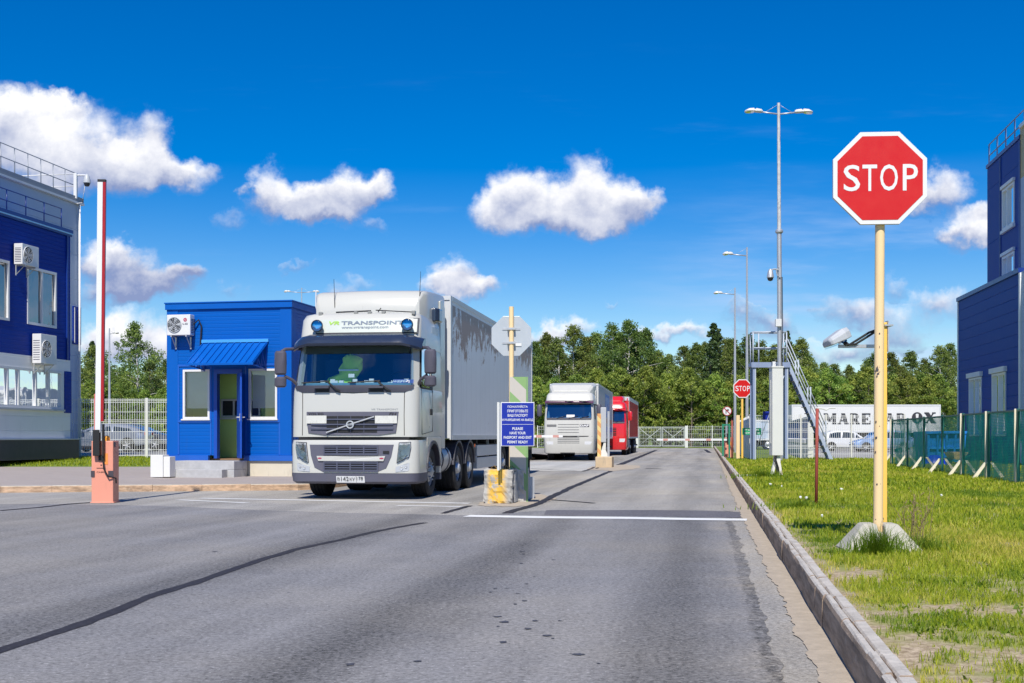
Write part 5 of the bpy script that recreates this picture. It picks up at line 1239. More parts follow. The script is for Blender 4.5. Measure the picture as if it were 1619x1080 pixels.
onfront(mb).build('grille_bar', mat('slat_grey', (.075, .08, .12), .4), gr)
mb = MB().tube([(vx(516), -.055, vz(684)), (vx(546), -.06, vz(674.2)), (vx(565), -.06, vz(668)), (vx(594), -.055, vz(659))], .014, 8); onfront(mb).build('diagonal_bar', M_chrome, gr)
ex, ez = vx(555.5), vz(671.5)
mb = MB().lathe([(.052, -.075), (.056, -.085), (.074, -.085), (.078, -.075), (.078, -.05), (.052, -.05)], (ex, 0, ez), 'y', 28); mb.box(ex - .05, ex + .05, -.078, -.065, ez - .014, ez + .014, 0)
add_text(mb, 'VOLVO', ex - .042, ex + .042, ez - .008, ez + .008, -.080, 1, .03); mb.lathe([(0, -.06), (.052, -.06)], (ex, 0, ez), 'y', 20, 1)
onfront(mb).build('emblem', [M_chrome, M_dark_plastic], gr)
pm = mat('number_plate_blank', (.58, .58, .54), .7, var=.15, scale=14, dirt=.5)
mb = MB(); grid_front(vx(482.5), vx(516), vz(669.5), vz(657), -.045, -.035, mb, 0, 4); onfront(mb).build('blank_plate', pm, gr)
mb = MB(); grid_front(vx(595), vx(630), vz(669.5), vz(657.5), -.045, -.035, mb, 0, 4); onfront(mb).build('blank_plate', pm, gr)
tx = MB()
def serif_letters(mb, s, x0, x1, z0, z1, y, t=.22, mi=0, st=.16, sgn=-1):
    """slab serif capitals drawn with strokes; t heavy stroke, in cell widths"""
    W_ = {'M': 1.25, 'W': 1.25, 'O': 1.05, 'I': .5}; tot = sum(W_.get(c, 1.0) if c != ' ' else .5 for c in s) + .14 * (len(s) - 1); k = (x1 - x0) / tot; h = z1 - z0; cx = x0; q = [0]
    def quad(pts):
        q[0] += 1; d = y + sgn * .0004 * q[0]; mb.add([(a, d, b) for a, b in pts], [(0, 1, 2, 3)], mi)
    def stroke(ax, az, bx, bz, w):
        A = (cx + ax * k, z0 + az * h); B = (cx + bx * k, z0 + bz * h)
        if abs(az - bz) < .01: quad([(A[0], A[1] - w * h / 2), (B[0], B[1] - w * h / 2), (B[0], B[1] + w * h / 2), (A[0], A[1] + w * h / 2)])
        else: quad([(A[0] - w * k / 2, A[1]), (A[0] + w * k / 2, A[1]), (B[0] + w * k / 2, B[1]), (B[0] - w * k / 2, B[1])])
    def ser(ax, az, w=.42): stroke(ax - w / 2, az + (.05 if az < .5 else -.05), ax + w / 2, az + (.05 if az < .5 else -.05), .10)
    def bowl(c0x, c0z, rx, rz_, a0, a1, tt=t, n=10):
        for i in range(n):
            u0 = rad(a0 + (a1 - a0) * i / n); u1 = rad(a0 + (a1 - a0) * (i + 1) / n); f = lambda u_, e: (cx + (c0x + (rx - e * tt * abs(math.cos(u_)) - e * .09 * abs(math.sin(u_)) * rx) * math.cos(u_)) * k, z0 + (c0z + (rz_ - e * .11) * math.sin(u_)) * h)
            quad([f(u0, 0), f(u1, 0), f(u1, 1), f(u0, 1)])
    for c in s:
        w = W_.get(c, 1.0)
        if c == ' ': cx += .64 * k; continue
        if c == 'M': stroke(.2, 0, .2, 1, st); stroke(1.02, 0, 1.02, 1, t); stroke(.22, 1, .6, .25, t); stroke(1.0, 1, .6, .25, st); ser(.2, 0); ser(1.02, 0); ser(.15, 1, .3); ser(1.08, 1, .3)
        elif c == 'A': stroke(.15, 0, .48, 1, st * .8); stroke(.83, 0, .5, 1, t * 1.1); stroke(.28, .32, .72, .32, .1); ser(.15, 0, .36); ser(.83, 0, .42)
        elif c == 'R': stroke(.24, 0, .24, 1, t); stroke(.24, .95, .55, .95, .1); stroke(.24, .48, .55, .48, .1); bowl(.52, .71, .36, .29, -90, 90); stroke(.80, 0, .55, .46, t); ser(.24, 0); ser(.86, 0, .3); stroke(.05, .95, .24, .95, .1)
        elif c == 'P': stroke(.24, 0, .24, 1, t); stroke(.24, .95, .55, .95, .1); stroke(.24, .42, .55, .42, .1); bowl(.52, .68, .36, .32, -90, 90); ser(.24, 0); stroke(.05, .95, .24, .95, .1)
        elif c == 'E': stroke(.24, 0, .24, 1, t); stroke(.05, .95, .85, .95, .1); stroke(.05, .05, .88, .05, .1); stroke(.24, .5, .6, .5, .1); stroke(.82, .7, .82, 1, .12); stroke(.86, 0, .86, .32, .12); stroke(.6, .38, .6, .62, .12)
        elif c == 'L': stroke(.24, 0, .24, 1, t); stroke(.05, .05, .88, .05, .1); ser(.24, 1); stroke(.86, 0, .86, .32, .12)
        elif c == 'O': bowl(.52, .5, .5, .52, 0, 360, t, 20)
        elif c == 'V': stroke(.5, 0, .16, 1, t); stroke(.5, 0, .84, 1, st * .8); ser(.16, 1); ser(.84, 1, .34)
        elif c == 'X': stroke(.82, 0, .18, 1, t * 1.1); stroke(.15, 0, .85, 1, st * .8); ser(.82, 0); ser(.15, 0, .34); ser(.18, 1); ser(.85, 1, .34)
        cx += (w + .14) * k
    return mb
serif_letters(tx, 'VOLVO', vx(485), vx(511), vz(656.8), vz(652.5), -.024, .26, 0, .2)
add_text(tx, 'FH', vx(617), vx(629), vz(657), vz(652.5), -.025, 0, .02, shear=.2)
onfront(tx).build('lettering', M_black, gr)
tx = MB(); add_text(tx, 'VR TRANSPOINT', vx(588), vx(631), vz(649), vz(646.2), -.004, 0, .0); onfront(tx).build('lettering', mat('thin_letter_grey', (.12, .13, .16), .5), cab)
# panel seams of the grille door and cab corner
mb = MB()
for x in (vx(474.7), vx(641)):
    mb.tube([(x, -.001, 1.22), (x * .995, -.001, 1.6), (x, -.001, 2.04)], .008, 4)
mb.tube([(-1.02, -.001, 2.04), (0, -.001, 2.022), (1.02, -.001, 2.04)], .008, 4)
onfront(mb).build('seam', M_black, cab)
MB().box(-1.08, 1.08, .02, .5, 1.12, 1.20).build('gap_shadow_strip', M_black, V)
# bumper
br_ = [plan_ring(z, hw, yf, r_, .80) for z, hw, yf, r_ in ((.505, 1.25, -.0, .20), (1.04, 1.25, .0, .20), (1.13, 1.235, .03, .19))]
bp_ = MB().loft(br_).build('bumper', M_white_cab, V)
br_ = [plan_ring(z, hw, yf, r_, .84) for z, hw, yf, r_ in ((.30, 1.19, .07, .20), (.345, 1.245, .01, .22), (.50, 1.262, -.012, .22))]
MB().loft(br_).build('lower_bumper', M_bumper_grey, V)
ip = dens([(vx(a), vz(b)) for a, b in ((488, 703), (625, 703), (621, 722), (613, 740), (598, 746), (510, 746), (496, 739), (490, 720))])
onfront(poly_front(ip, -.010, .02)).build('bumper_inset', M_bumper_grey, bp_, .004)
mb = MB(); grid_front(vx(512), vx(600), vz(719), vz(705), -.016, -.009, mb); grid_front(vx(512), vx(600), vz(745), vz(730), -.016, -.009, mb); onfront(mb).build('bumper_opening', M_black, bp_)
mb = MB()
for a, b in ((719, 705), (745, 730)):
    for k in range(4): zc = vz(a) + (vz(b) - vz(a)) * (k + .5) / 4; grid_front(vx(513), vx(599), zc - .012, zc + .008, -.03, -.014, mb)
    for q in (512.5, 534, 555.5, 577.5, 599.5): grid_front(vx(q) - .012, vx(q) + .012, vz(a), vz(b), -.034, -.012, mb, 0, 1)
    for e in (a, b): grid_front(vx(512), vx(600), vz(e) - .008, vz(e) + .008, -.034, -.012, mb)
onfront(mb).build('slat', mat('slat_grey', (.075, .08, .12), .4), bp_)
wb = dens([(vx(500), vz(721)), (vx(612), vz(721)), (vx(609), vz(729)), (vx(503), vz(729))]); wbo = onfront(poly_front(wb, -.034, .0)).build('cross_bar', M_white_cab, bp_, .005)
mb = MB()
for px in (505.5, 606): mb.lathe([(0, -.038), (.04, -.038), (.04, -.034)], (vx(px), 0, 0), 'y', 16)
mb.v = [Vector((p.x, p.y, vz(724.5) + p.z * .35)) for p in mb.v]; onfront(mb).build('red_badge', mat('badge_red', (.4, .03, .08), .4), wbo)
MB().box(0, .12, 0, .005, 0, .05).build('badge', M_black, bp_, loc=(vx(608), VY(.6, .9) - .02, vz(717)))
for s_ in (-1, 1):
    hl = [(s_ * .855, vz(732)), (s_ * .90, vz(699.5)), (s_ * 1.12, vz(698.5)), (s_ * 1.13, vz(708)), (s_ * 1.10, vz(722.5))]
    h_ = onfront(poly_front(dens(hl, .06), -.012, .02)).build('headlight', M_dark_plastic, V)
    cxm = sum(p[0] for p in hl) / 5; czm = sum(p[1] for p in hl) / 5
    ins = [(cxm + (p[0] - cxm) * .90, czm + (p[1] - czm) * .92) for p in hl]
    onfront(poly_front(dens(ins, .05), -.016, -.011)).build('reflector', M_lampin, h_)
    mb = MB(); 
    for (lx, lz, lr) in ((.97, vz(717), .060), (1.02, vz(705.5), .045), (.93, vz(726), .03)):
        mb.lathe([(lr, -.016), (lr, -.028), (lr * .8, -.034), (lr * .72, -.020), (0, -.017)], (s_ * lx, 0, lz), 'y', 20)
    onfront(mb).build('lamp_bowl', M_chrome, h_)
    onfront(poly_front(dens(ins, .05), -.043, -.040)).build('lens', M_lens, h_)
    fg = [(s_ * .835, vz(746)), (s_ * .84, vz(738)), (s_ * 1.10, vz(731.5)), (s_ * 1.09, vz(742)), (s_ * 1.07, vz(744.5))]
    f_ = onfront(poly_front(dens(fg, .06), -.01, .02)).build('fog_lamp', M_grey_paint, V)
    mb = MB(); mb.lathe([(.035, -.011), (.03, -.022), (0, -.014)], (s_ * .95, 0, vz(740)), 'y', 14); mb.lathe([(.028, -.011), (.02, -.02), (0, -.014)], (s_ * 1.03, 0, vz(738)), 'y', 14); onfront(mb).build('lamp_bowl', M_chrome, f_)
pl = MB(); grid_front(vx(532.5), vx(578.5), vz(763), vz(752.5), -.03, -.022, pl, 0, 3); pl = onfront(pl).build('number_plate', M_signwhite, V)
tx = MB(); add_text(tx, 'В', vx(534.5), vx(538.5), vz(760), vz(754.8), -.032, 0, .0); add_text(tx, '142', vx(540.5), vx(553), vz(760.5), vz(753.6), -.032, 0, .0); add_text(tx, 'КУ', vx(554.5), vx(563), vz(760), vz(754.8), -.032, 0, .0); add_text(tx, '178', vx(566), vx(576), vz(759), vz(753.6), -.032, 0, .0)
tx.box(vx(564.6), vx(565), -.0325, -.031, vz(762.5), vz(753)); onfront(tx).build('lettering', M_black, pl)
# white side marker at left, fenders, steps, wheels
def fender(y0, y1, yc, R_, zt, zb, name='fender', m=M_white_cab, x0=.98, x1=1.25):
    mb = MB()
    for s_ in (-1, 1):
        arc = [(yc + R_ * math.cos(t), .5 + R_ * math.sin(t)) for t in [math.pi * k / 12 for k in range(13)]]
        arc = [p for p in arc if y0 <= p[0] <= y1 and p[1] > zb]
        pts = [(y0, zt), (y0, zb)] + [(arc[-1][0], zb)] + arc[::-1] + [(arc[0][0], zb), (y1, zb), (y1, zt)]
        mb.prism([(a, b) for a, b in pts], 'x', s_ * x0, s_ * x1)
    return split_lr(mb.build(name, m, V, .006))
fender(.84, 2.15, 1.42, .59, 1.185, .46)
mb = MB()
for s_ in (-1, 1):
    arc = [(1.42 + .62 * math.cos(t), .5 + .62 * math.sin(t)) for t in [rad(10) + rad(165) * k / 14 for k in range(15)]]; arc2 = [(1.42 + .56 * math.cos(t), .5 + .56 * math.sin(t)) for t in [rad(10) + rad(165) * k / 14 for k in range(15)]]
    mb.prism(arc + arc2[::-1], 'x', s_ * .95, s_ * 1.268)
split_lr(mb.build('arch_lining', M_dark_plastic, V))
for s_ in (-1, 1): wheel(V, s_ * 1.20, 1.42, .5, .33, s_, True); wheel(V, s_ * 1.24, 4.05, .5, .5, s_, False); wheel(V, s_ * 1.24, 5.42, .5, .5, s_, False)
mb = MB()
for s_ in (-1, 1):
    for yc in (4.05, 5.42):
        arc = [(yc + .62 * math.cos(t), .5 + .62 * math.sin(t)) for t in [rad(8) + rad(164) * k / 14 for k in range(15)]]; arc2 = [(yc + .57 * math.cos(t), .5 + .57 * math.sin(t)) for t in [rad(8) + rad(164) * k / 14 for k in range(15)]]
        mb.prism(arc + arc2[::-1], 'x', s_ * .72, s_ * 1.26)
split_lr(mb.build('mudguard', M_dark_plastic, V, .006))
for s_ in (-1, 1):
    def tk(y): return [(s_ * (.70 + .26 + .26 * math.cos(t) * 1.0), y, .72 + .30 * math.sin(t)) for t in [2 * math.pi * k / 20 for k in range(20)]]
    tko = MB().loft([tk(2.25), tk(3.35)]).build('fuel_tank', M_galv, V)
    mb = MB()
    for yy in (2.45, 3.1): mb.loft([[(s_ * (.96 + .275 * math.cos(t)), yy + q, .72 + .315 * math.sin(t)) for t in [2 * math.pi * k / 20 for k in range(20)]] for q in (0, .06)])
    mb.build('tank_strap', M_dark_plastic, tko)
    MB().box(s_ * 1.0 if s_ > 0 else -1.24, s_ * 1.24 if s_ > 0 else -1.0, 2.08, 2.22, .32, 1.2).build('step', M_bumper_grey, V, .01)
mb = MB(); 
for sx in (-.42, .42): mb.box(sx - .05, sx + .05, .6, 6.3, .72, 1.0)
for yy in (1.42, 4.05, 5.42): mb.tube([(-1, yy, .5), (1, yy, .5)], .08, 8)
mb.box(-.5, .5, .6, 2.2, .45, 1.15); mb.box(-.6, .6, 3.7, 5.7, 1.0, 1.13)
mb.build('chassis', M_black, V)
MB().box(1.24, 1.262, 5.95, 6.02, .95, 1.02).build('side_marker', M_orange, V)
# doors: seams, handle, step panel
mb = MB()
for s_ in (-1, 1):
    xs_ = s_ * 1.242
    mb.tube([(xs_, .42, 1.24), (xs_, .36, 2.1)], .006, 4); mb.tube([(xs_, 1.36, 1.3), (xs_ * 1.0, 1.36, 2.12)], .006, 4); mb.tube([(xs_, .42, 1.24), (xs_, 1.36, 1.3)], .006, 4)
mb.build('door_seam', M_black, cab)
for s_ in (-1, 1):
    MB().box(s_ * 1.25 - .015, s_ * 1.25 + .015, 1.12, 1.26, 1.62, 1.74).build('door_handle', M_black, V, .006)
    a_ = MB().prism([(1.5, 3.02), (2.2, 3.02), (2.2, 3.42), (1.55, 3.42)], 'x', s_ * 1.165, s_ * 1.192).build('side_panel', mat('panel_light', (.55, .58, .62), .3), V, .02)
MB().loft([[(x, y, z) for x, y in ((1.0, 1.72), (1.22, 1.72), (1.28, 1.85), (1.28, 2.12), (1.0, 2.12))] for z in (3.52, 3.80)], smooth=False).build('air_intake', M_navyvisor, V, .03)
# mirrors
for s_ in (-1, 1):
    cx = s_ * 1.47
    def mr(z, w, d, o=0): return [(cx + w * math.cos(t), .12 + o + d * math.sin(t), z) for t in [2 * math.pi * k / 16 for k in range(16)]]
    mm = MB().loft([mr(2.38, .09, .05), mr(2.41, .115, .085), mr(2.6, .12, .10), mr(2.80, .115, .09), mr(2.84, .09, .05)]).build('mirror', M_mirror, V)
    MB().loft([mr(2.14, .08, .05), mr(2.17, .115, .085), mr(2.31, .115, .09), mr(2.345, .08, .05)]).build('wide_mirror', M_mirror, mm)
    mb = MB().tube([(s_ * 1.46, .14, 2.83), (s_ * 1.40, .2, 2.88), (s_ * 1.25, .42, 2.90), (s_ * 1.17, .5, 2.9)], .032, 8); mb.tube([(s_ * 1.40, .14, 2.36), (s_ * 1.26, .22, 2.28), (s_ * 1.2, .3, 2.2)], .03, 8); mb.build('mirror_arm', M_mirror, mm)
TR = trailer(V, 3.10, 16.3, 4.19, M_trailer, zb=1.16)
side_box(V, 6.5, 9.6)
MB().box(-1.0, 1.0, 6.25, 6.4, .5, 1.0).build('mud_flap', M_black, V)

# ---- simpler cab for the trucks farther back
def far_truck(label, loc, rz, paint, style, tlen=13.4):
    t = thing('articulated_truck', label, 'truck', loc, rz, 'trucks waiting in the lane')
    T = [(.34, .03), (1.2, .0), (2.0, .03), (2.85, .22), (3.25, .34), (3.4, .5)]
    Yf = lambda x, z: interp(T, z) - .05 * (1 - (x / 1.25) ** 2) + max(0, abs(x) - 1.05) ** 2 * 2
    on = lambda mb: mb.warp(lambda p: (p.x, Yf(p.x, p.z) + p.y, p.z))
    B = lambda mb, x0, x1, z0, z1, d0, d1, mi=0, nx=6: mb.box(x0, x1, d0, d1, z0, z1, mi, nx=nx)
    rings = [plan_ring(z, hw, yf, r_, 2.2, .05) for z, hw, yf, r_ in ((.34, 1.18, .04, .14), (.42, 1.24, .0, .16), (1.2, 1.25, .0, .16), (2.02, 1.24, .03, .18), (2.84, 1.20, .22, .2), (3.25, 1.15, .34, .22), (3.36, 1.08, .46, .25), (3.42, .9, .7, .25))]
    c = MB().loft(rings).build('cab', paint, t)
    nn = 13; vs = []
    for z, hw in ((2.06, 1.12), (2.3, 1.115), (2.55, 1.10), (2.80, 1.08)):
        for k in range(nn): x = -hw + 2 * hw * k / (nn - 1); vs.append((x, Yf(x, z) - .012, z))
    ws = MB().add(vs, [(j * nn + i, j * nn + i + 1, (j + 1) * nn + i + 1, (j + 1) * nn + i) for j in range(3) for i in range(nn - 1)], 0, True).build('windscreen', glass('far_windscreen', (.3, .5, .7), .10), t)
    vs2 = [(x * 1.0, y + .009, z) for x, y, z in vs]
    MB().add(vs2, [(j * nn + i, j * nn + i + 1, (j + 1) * nn + i + 1, (j + 1) * nn + i) for j in range(3) for i in range(nn - 1)], 0, True).build('cab_inside', mat('deep_blue_interior', (.006, .03, .10), .5), ws)
    mb = MB(); B(mb, -1.1, 1.1, 2.03, 2.12, -.03, -.012); 
    on(mb).build('cowl', M_dark_plastic, t)
    mb = MB()
    for x in (-.6, 0, .55): mb.tube([(x, -.04, 2.10), (x + .45, -.03, 2.2)], .015, 5)
    on(mb).build('wiper', M_black, t)
    for s_ in (-1, 1):
        MB().add([(s_ * 1.247, .35, 2.05), (s_ * 1.247, 1.2, 2.05), (s_ * 1.215, 1.2, 2.75), (s_ * 1.215, .45, 2.75)], [(0, 1, 2, 3)]).build('side_window', M_darkroom, t)
        cx = s_ * 1.48
        mm = MB().loft([[(cx + w * math.cos(q), .12 + w * .8 * math.sin(q), z) for q in [2 * math.pi * k / 10 for k in range(10)]] for z, w in ((2.2, .09), (2.25, .12), (2.72, .12), (2.78, .08))]).build('mirror', M_mirror if style != 'red' else paint, t)
        MB().tube([(cx, .15, 2.72), (s_ * 1.2, .4, 2.78)], .03, 6).build('mirror_arm', M_black, mm)
        wheel(t, s_ * 1.18, 1.40, .5, .32, s_, True); wheel(t, s_ * 1.22, 5.0, .5, .5, s_, False)
        mb = MB(); arc = [(1.4 + .6 * math.cos(q), .5 + .6 * math.sin(q)) for q in [math.pi * k / 12 for k in range(13)]]
        mb.prism(arc, 'x', s_ * 1.2, s_ * 1.256); mb.build('wheel_arch', M_black, t)
        MB().box(1.0 if s_ > 0 else -1.22, 1.22 if s_ > 0 else -1.0, 2.3, 4.2, .45, 1.0).build('fuel_tank', M_grey_paint, t, .06)
        MB().prism([(2.21, .9), (2.75, .9), (2.75, 3.7), (2.21, 3.5)], 'x', s_ * 1.12, s_ * 1.19).build('side_deflector', paint, t)
    vp = MB(); 
    for k in range(10):
        x0 = -1.2 + .24 * k; e0 = max(0, abs(x0) - 1) ** 2 * 2; e1 = max(0, abs(x0 + .24) - 1) ** 2 * 2
        P0 = [(x0, d + .22 - .05 * (1 - (x0 / 1.25) ** 2) + e0, z) for d, z in ((.02, 2.98), (-.2, 2.9), (-.22, 2.84), (.0, 2.88))]; P1 = [(x0 + .24, d + .22 - .05 * (1 - ((x0 + .24) / 1.25) ** 2) + e1, z) for d, z in ((.02, 2.98), (-.2, 2.9), (-.22, 2.84), (.0, 2.88))]
        vp.loft([P0, P1])
    vp.build('sun_visor', mat('purple_visor', (.12, .05, .10), .3) if style == 'white' else paint, t)
    def dd(y, hw, zt): return [(-hw, y, 3.3), (-hw, y, zt - .1), (-hw + .1, y, zt), (hw - .1, y, zt), (hw, y, zt - .1), (hw, y, 3.3)]
    if style == 'white': MB().loft([dd(1.0, .95, 3.5), dd(1.5, 1.1, 3.8), dd(2.6, 1.18, 3.95)], smooth=False).build('roof_deflector', paint, t, .03)
    else: MB().loft([dd(.7, .9, 3.5), dd(1.1, 1.0, 3.75), dd(2.2, 1.02, 3.82)], smooth=False).build('roof_deflector', paint, t, .05)
    MB().box(-1.15, 1.15, -.04 + .02, .3, .34, .36).build('bumper_lip', M_black, t)
    MB().box(-.45, .45, .8, 6.0, .6, 1.0).build('chassis', M_black, t)
    gr = MB(); gb = MB()
    if style == 'white':
        for k in range(4): B(gb, -.55, .50, 1.78 - k * .13, 1.80 - k * .13, -.012, -.003)
        for k in range(8): B(gb, -.56, .52, .60 + k * .085, .635 + k * .085, -.012, -.003)
        B(gb, -.42, .30, .36, .50, -.02, 0, 1); B(gb, -1.15, 1.15, 1.185, 1.225, -.012, -.002, 1)
        B(gb, -1.10, -.62, 1.68, 1.79, -.012, -.002, 0); 
        on(gb).build('grille', [mat('grille_shade', (.15, .15, .15), .6), M_black], t)
        tx = MB(); B(tx, .54, 1.0, 1.665, 1.80, -.010, -.002, 1); add_text(tx, 'DAF', .56, .98, 1.685, 1.78, -.013, 0, .05); add_text(tx, 'www.alga.lv', -.55, .45, 3.08, 3.15, -.004, 1, .0); on(tx).build('lettering', [M_signwhite, M_dark_plastic], t)
        for s_ in (-1, 1):
            m1 = MB(); B(m1, min(s_ * .78, s_ * 1.13), max(s_ * .78, s_ * 1.13), .80, .95, -.015, 0); on(m1).build('headlight', M_lampin, t)
            m1 = MB(); B(m1, min(s_ * .72, s_ * .98), max(s_ * .72, s_ * .98), .50, .58, -.012, 0); on(m1).build('fog_lamp', M_lampin, t)
        m1 = MB(); B(m1, -.12, .28, 2.14, 2.27, -.022, -.016); on(m1).build('paper_sheet', M_signwhite, t)
    else:
        B(gb, -.6, .6, 1.25, 1.75, -.012, 0); B(gb, -.75, .75, .45, .85, -.012, 0); 
        for k in range(4): B(gb, -.6, .6, 1.33 + k * .11, 1.36 + k * .11, -.03, -.01, 1)
        on(gb).build('grille', [M_black, paint], t)
        for s_ in (-1, 1):
            m1 = MB(); B(m1, min(s_ * .80, s_ * 1.15), max(s_ * .80, s_ * 1.15), .84, 1.06, -.015, 0); on(m1).build('headlight', M_lampin, t)
            m1 = MB(); B(m1, min(s_ * .80, s_ * 1.12), max(s_ * .80, s_ * 1.12), .56, .68, -.012, 0); on(m1).build('fog_lamp', M_lampin, t)
    return t
rzD = -math.atan(.14)
M_dafside = siding('curtain_side_grey', (.50, .51, .51), .55, .5, .02, axis=1, groove=.06)
D = far_truck('white articulated truck with dark purple sun visor, second in the queue behind the notice board', (SX(899.5, 59.4), 59.4, 0), rzD, mat('truck_cream_paint', (.52, .515, .48), .35, var=.05, dirt=.15), 'white')
dt = trailer(D, 2.9, 16.3, 3.92, M_dafside, zb=1.1)
tx = MB()
M_lb = mat('letter_blue', (.05, .19, .55), .5)
x = 1.256
def side_rect(mb, y0, y1, z0, z1, mi=0, d=0.0): mb.add([(x + d, y0, z0), (x + d, y1, z0), (x + d, y1, z1), (x + d, y0, z1)], [(0, 1, 2, 3)], mi)
sd = MB(); side_rect(sd, 8.6, 12.8, 2.3, 3.6); side_rect(sd, 6.0, 16.0, 1.45, 1.75); side_rect(sd, 9.2, 15.5, 1.95, 2.2, 1)
vs, fs = text_geo('SKY', .04)
ax, bx_ = min(p[0] for p in vs), max(p[0] for p in vs); ay, by_ = min(p[1] for p in vs), max(p[1] for p in vs)
sd.add([(x + .004, 8.9 + (p[0] - ax) / (bx_ - ax) * 3.6, 2.5 + (p[1] - ay) / (by_ - ay) * .95) for p in vs], fs, 2)
sd.build('side_lettering', [M_lb, mat('faded_orange_print', (.55, .30, .20), .6), mat('pale_blue_print', (.40, .55, .75), .6)], dt)
M_tred = mat('truck_red_paint', (.62, .015, .02), .3, var=.06, coat=.6)
R = far_truck('red articulated truck with white topped trailer, last in the queue behind the white trucks', (SX(959.5, 76.2), 76.2, 0), -math.atan(.15), M_tred, 'red')
M_redside = siding('curtain_side_red', (.55, .02, .02), .55, .5, .02, axis=1, groove=.06)
trailer(R, 2.9, 16.2, 3.75, M_redside, zb=1.1, mfront=M_tred)
MB().box(-1.27, 1.27, 2.86, 16.2, 3.55, 3.80).build('trailer_top', M_trw, R)
# ------------------------------------------------------------ lamp posts
def street_lamp(label, x, y, z, h, arms, r=.07, worn=False, cam_z=None, arm=1.0, rz=0.0, head=.62):
    t = thing('street_lamp', label, 'street lamp', (x, y, z), rz, 'tall street lamps')
    mb = MB()
    if worn: mb.tube([(0, 0, 0), (0, 0, h * .645)], r * 1.15, 10, 1 if False else 0); mb.tube([(0, 0, h * .645), (0, 0, h)], [r * .95, r * .7], 10, 1); mb.lathe([(r * 1.15, -.12), (r * 1.9, -.06), (r * 1.9, 0), (r, .08)], (0, 0, h * .645), 'z', 12, 0)
    else: mb.tube([(0, 0, 0), (0, 0, h * .4), (0, 0, h)], [r * 1.2, r, r * .55], 8)
    mb.build('pole', [M_galv, mat('flaked_pole_paint', (.50, .50, .50), .6, .1, var=.5, scale=6, dirt=.9, dirtcol=(.10, .09, .08))], t)
    za = h - .42
    for s_ in arms:
        a = MB().tube([(0, 0, za - .03), (s_ * arm, 0, za + .06)], .03, 6); a.tube([(0, 0, h - .05), (s_ * arm * .7, 0, za + .05)], .008, 4); a = a.build('arm', M_galv, t)
        x0 = s_ * (arm - .12)
        def hr(q, w, h0, h1): return [(x0 + s_ * q, w * math.cos(u_), za + .07 + (h0 if math.sin(u_) < 0 else h1) * abs(math.sin(u_)) * (1 if math.sin(u_) > 0 else -1)) for u_ in [2 * math.pi * k / 12 for k in range(12)]]
        MB().loft([hr(0, .04, .03, .05), hr(.06, .10, .06, .10), hr(head * .35, .13, .04, .13), hr(head * .42, .10, .03, .08), hr(head * .5, .16, .02, .14), hr(head * .75, .17, .03, .12), hr(head * .95, .11, .05, .04), hr(head, .04, .04, .0)]).build('lamp_head', M_white, a)
        MB().loft([[(x0 + s_ * q, w * math.cos(u_), za + .06 - .05 * (1 - abs(math.cos(u_))) - dz) for u_ in [math.pi + math.pi * k / 8 for k in range(9)]] for q, w, dz in ((head * .5, .14, 0), (head * .75, .15, .03), (head * .95, .09, .02))], closed=False, caps=(False, False)).build('lens', M_glassdark, a)
    return t
L1 = street_lamp('tallest street lamp with two arms and flaking paint, carrying a dome camera above the platform', SX(1233.5, 48.5), 48.5, .13, SZ(163, 48.5) - .13, (-1, 1), .085, True, arm=.78, head=.74)
bpy.data.objects[L1.name].rotation_euler = (0, rad(-.25), rad(4))
dome_camera('silver dome camera hanging from the side of the tallest lamp post', (SX(1234, 48.4) - .05, 48.4, SZ(427, 48.4)), 0, 1, 0, .36)
mb = MB().box(-.12, .12, -.22, -.08, 0, .3).build('junction_box', M_upvc, L1, .01, loc=(-.1, 0, SZ(522, 48.5)))
MB().tube([(.09, -.05, 2.0), (.10, -.06, 3.6), (.04, -.12, 4.4), (.11, -.06, 5.2), (.10, -.05, 7.5)], .016, 6).build('cable', M_black, L1)
street_lamp('single armed street lamp just left of the steel platform', SX(1181, 63), 63, .1, SZ(391, 63) - .1, (-1,), .075, arm=.85, head=.55)
street_lamp('shorter looking single armed street lamp above the round sign, farthest along the verge', SX(1162, 80), 80, .1, SZ(455, 80) - .1, (-1,), .085, arm=.95, head=.6)
street_lamp('double armed street lamp rising behind the kiosk and truck', SX(477, 110), 110, .2, SZ(455, 110) - .2, (-1, 1), .07, arm=1.15, head=.6)
street_lamp('single armed street lamp in the yard behind the left mesh fence', SX(173, 92), 92, .3, SZ(519, 92) - .3, (1,), .09, arm=.35, head=.5)
street_lamp('small distant double armed lamp above the parked lorries beyond the right mesh fence', SX(1195.5, 150), 150, 0, SZ(640, 150), (-1, 1), .09, arm=.6, head=.5)

# ------------------------------------------------------------ steel inspection platform with stairs
YP = 50.5; ZP = SZ(579, YP)
PF = thing('inspection_platform', 'blue grey steel inspection platform with steep stairs and handrails on the verge', 'platform', (SX(1192.5, YP), YP, .12), 0)
pw = SX(1240, YP) - SX(1189, YP); zp = ZP - .12; hr_ = SZ(525, YP) - ZP
M_pl = M_bluegrey; M_rail = mat('rail_paint', (.42, .47, .55), .45, var=.12, dirt=.2)
for xx in (0.0, pw):
    for yy in (0, .55):
        mb = MB().box(xx - .065, xx + .065, yy - .04, yy + .04, -.1, zp - .02); mb.build('leg', M_pl, PF, .01)
        mb2 = MB().box(xx + (.015), xx + .063, yy - .048, yy - .041, -.05, zp - .05).build('leg_flange', M_rail, PF)
mb = MB().box(-.12, pw + .12, -.08, .62, zp, zp + .14); mb.box(-.14, pw + .14, -.10, -.082, zp - .06, zp + .16); mb.build('deck', M_pl, PF)
MB().tube([(.1, 0, .6), (pw - .1, 0, zp - .4)], .018, 6).build('brace', M_rail, PF)
mb = MB()
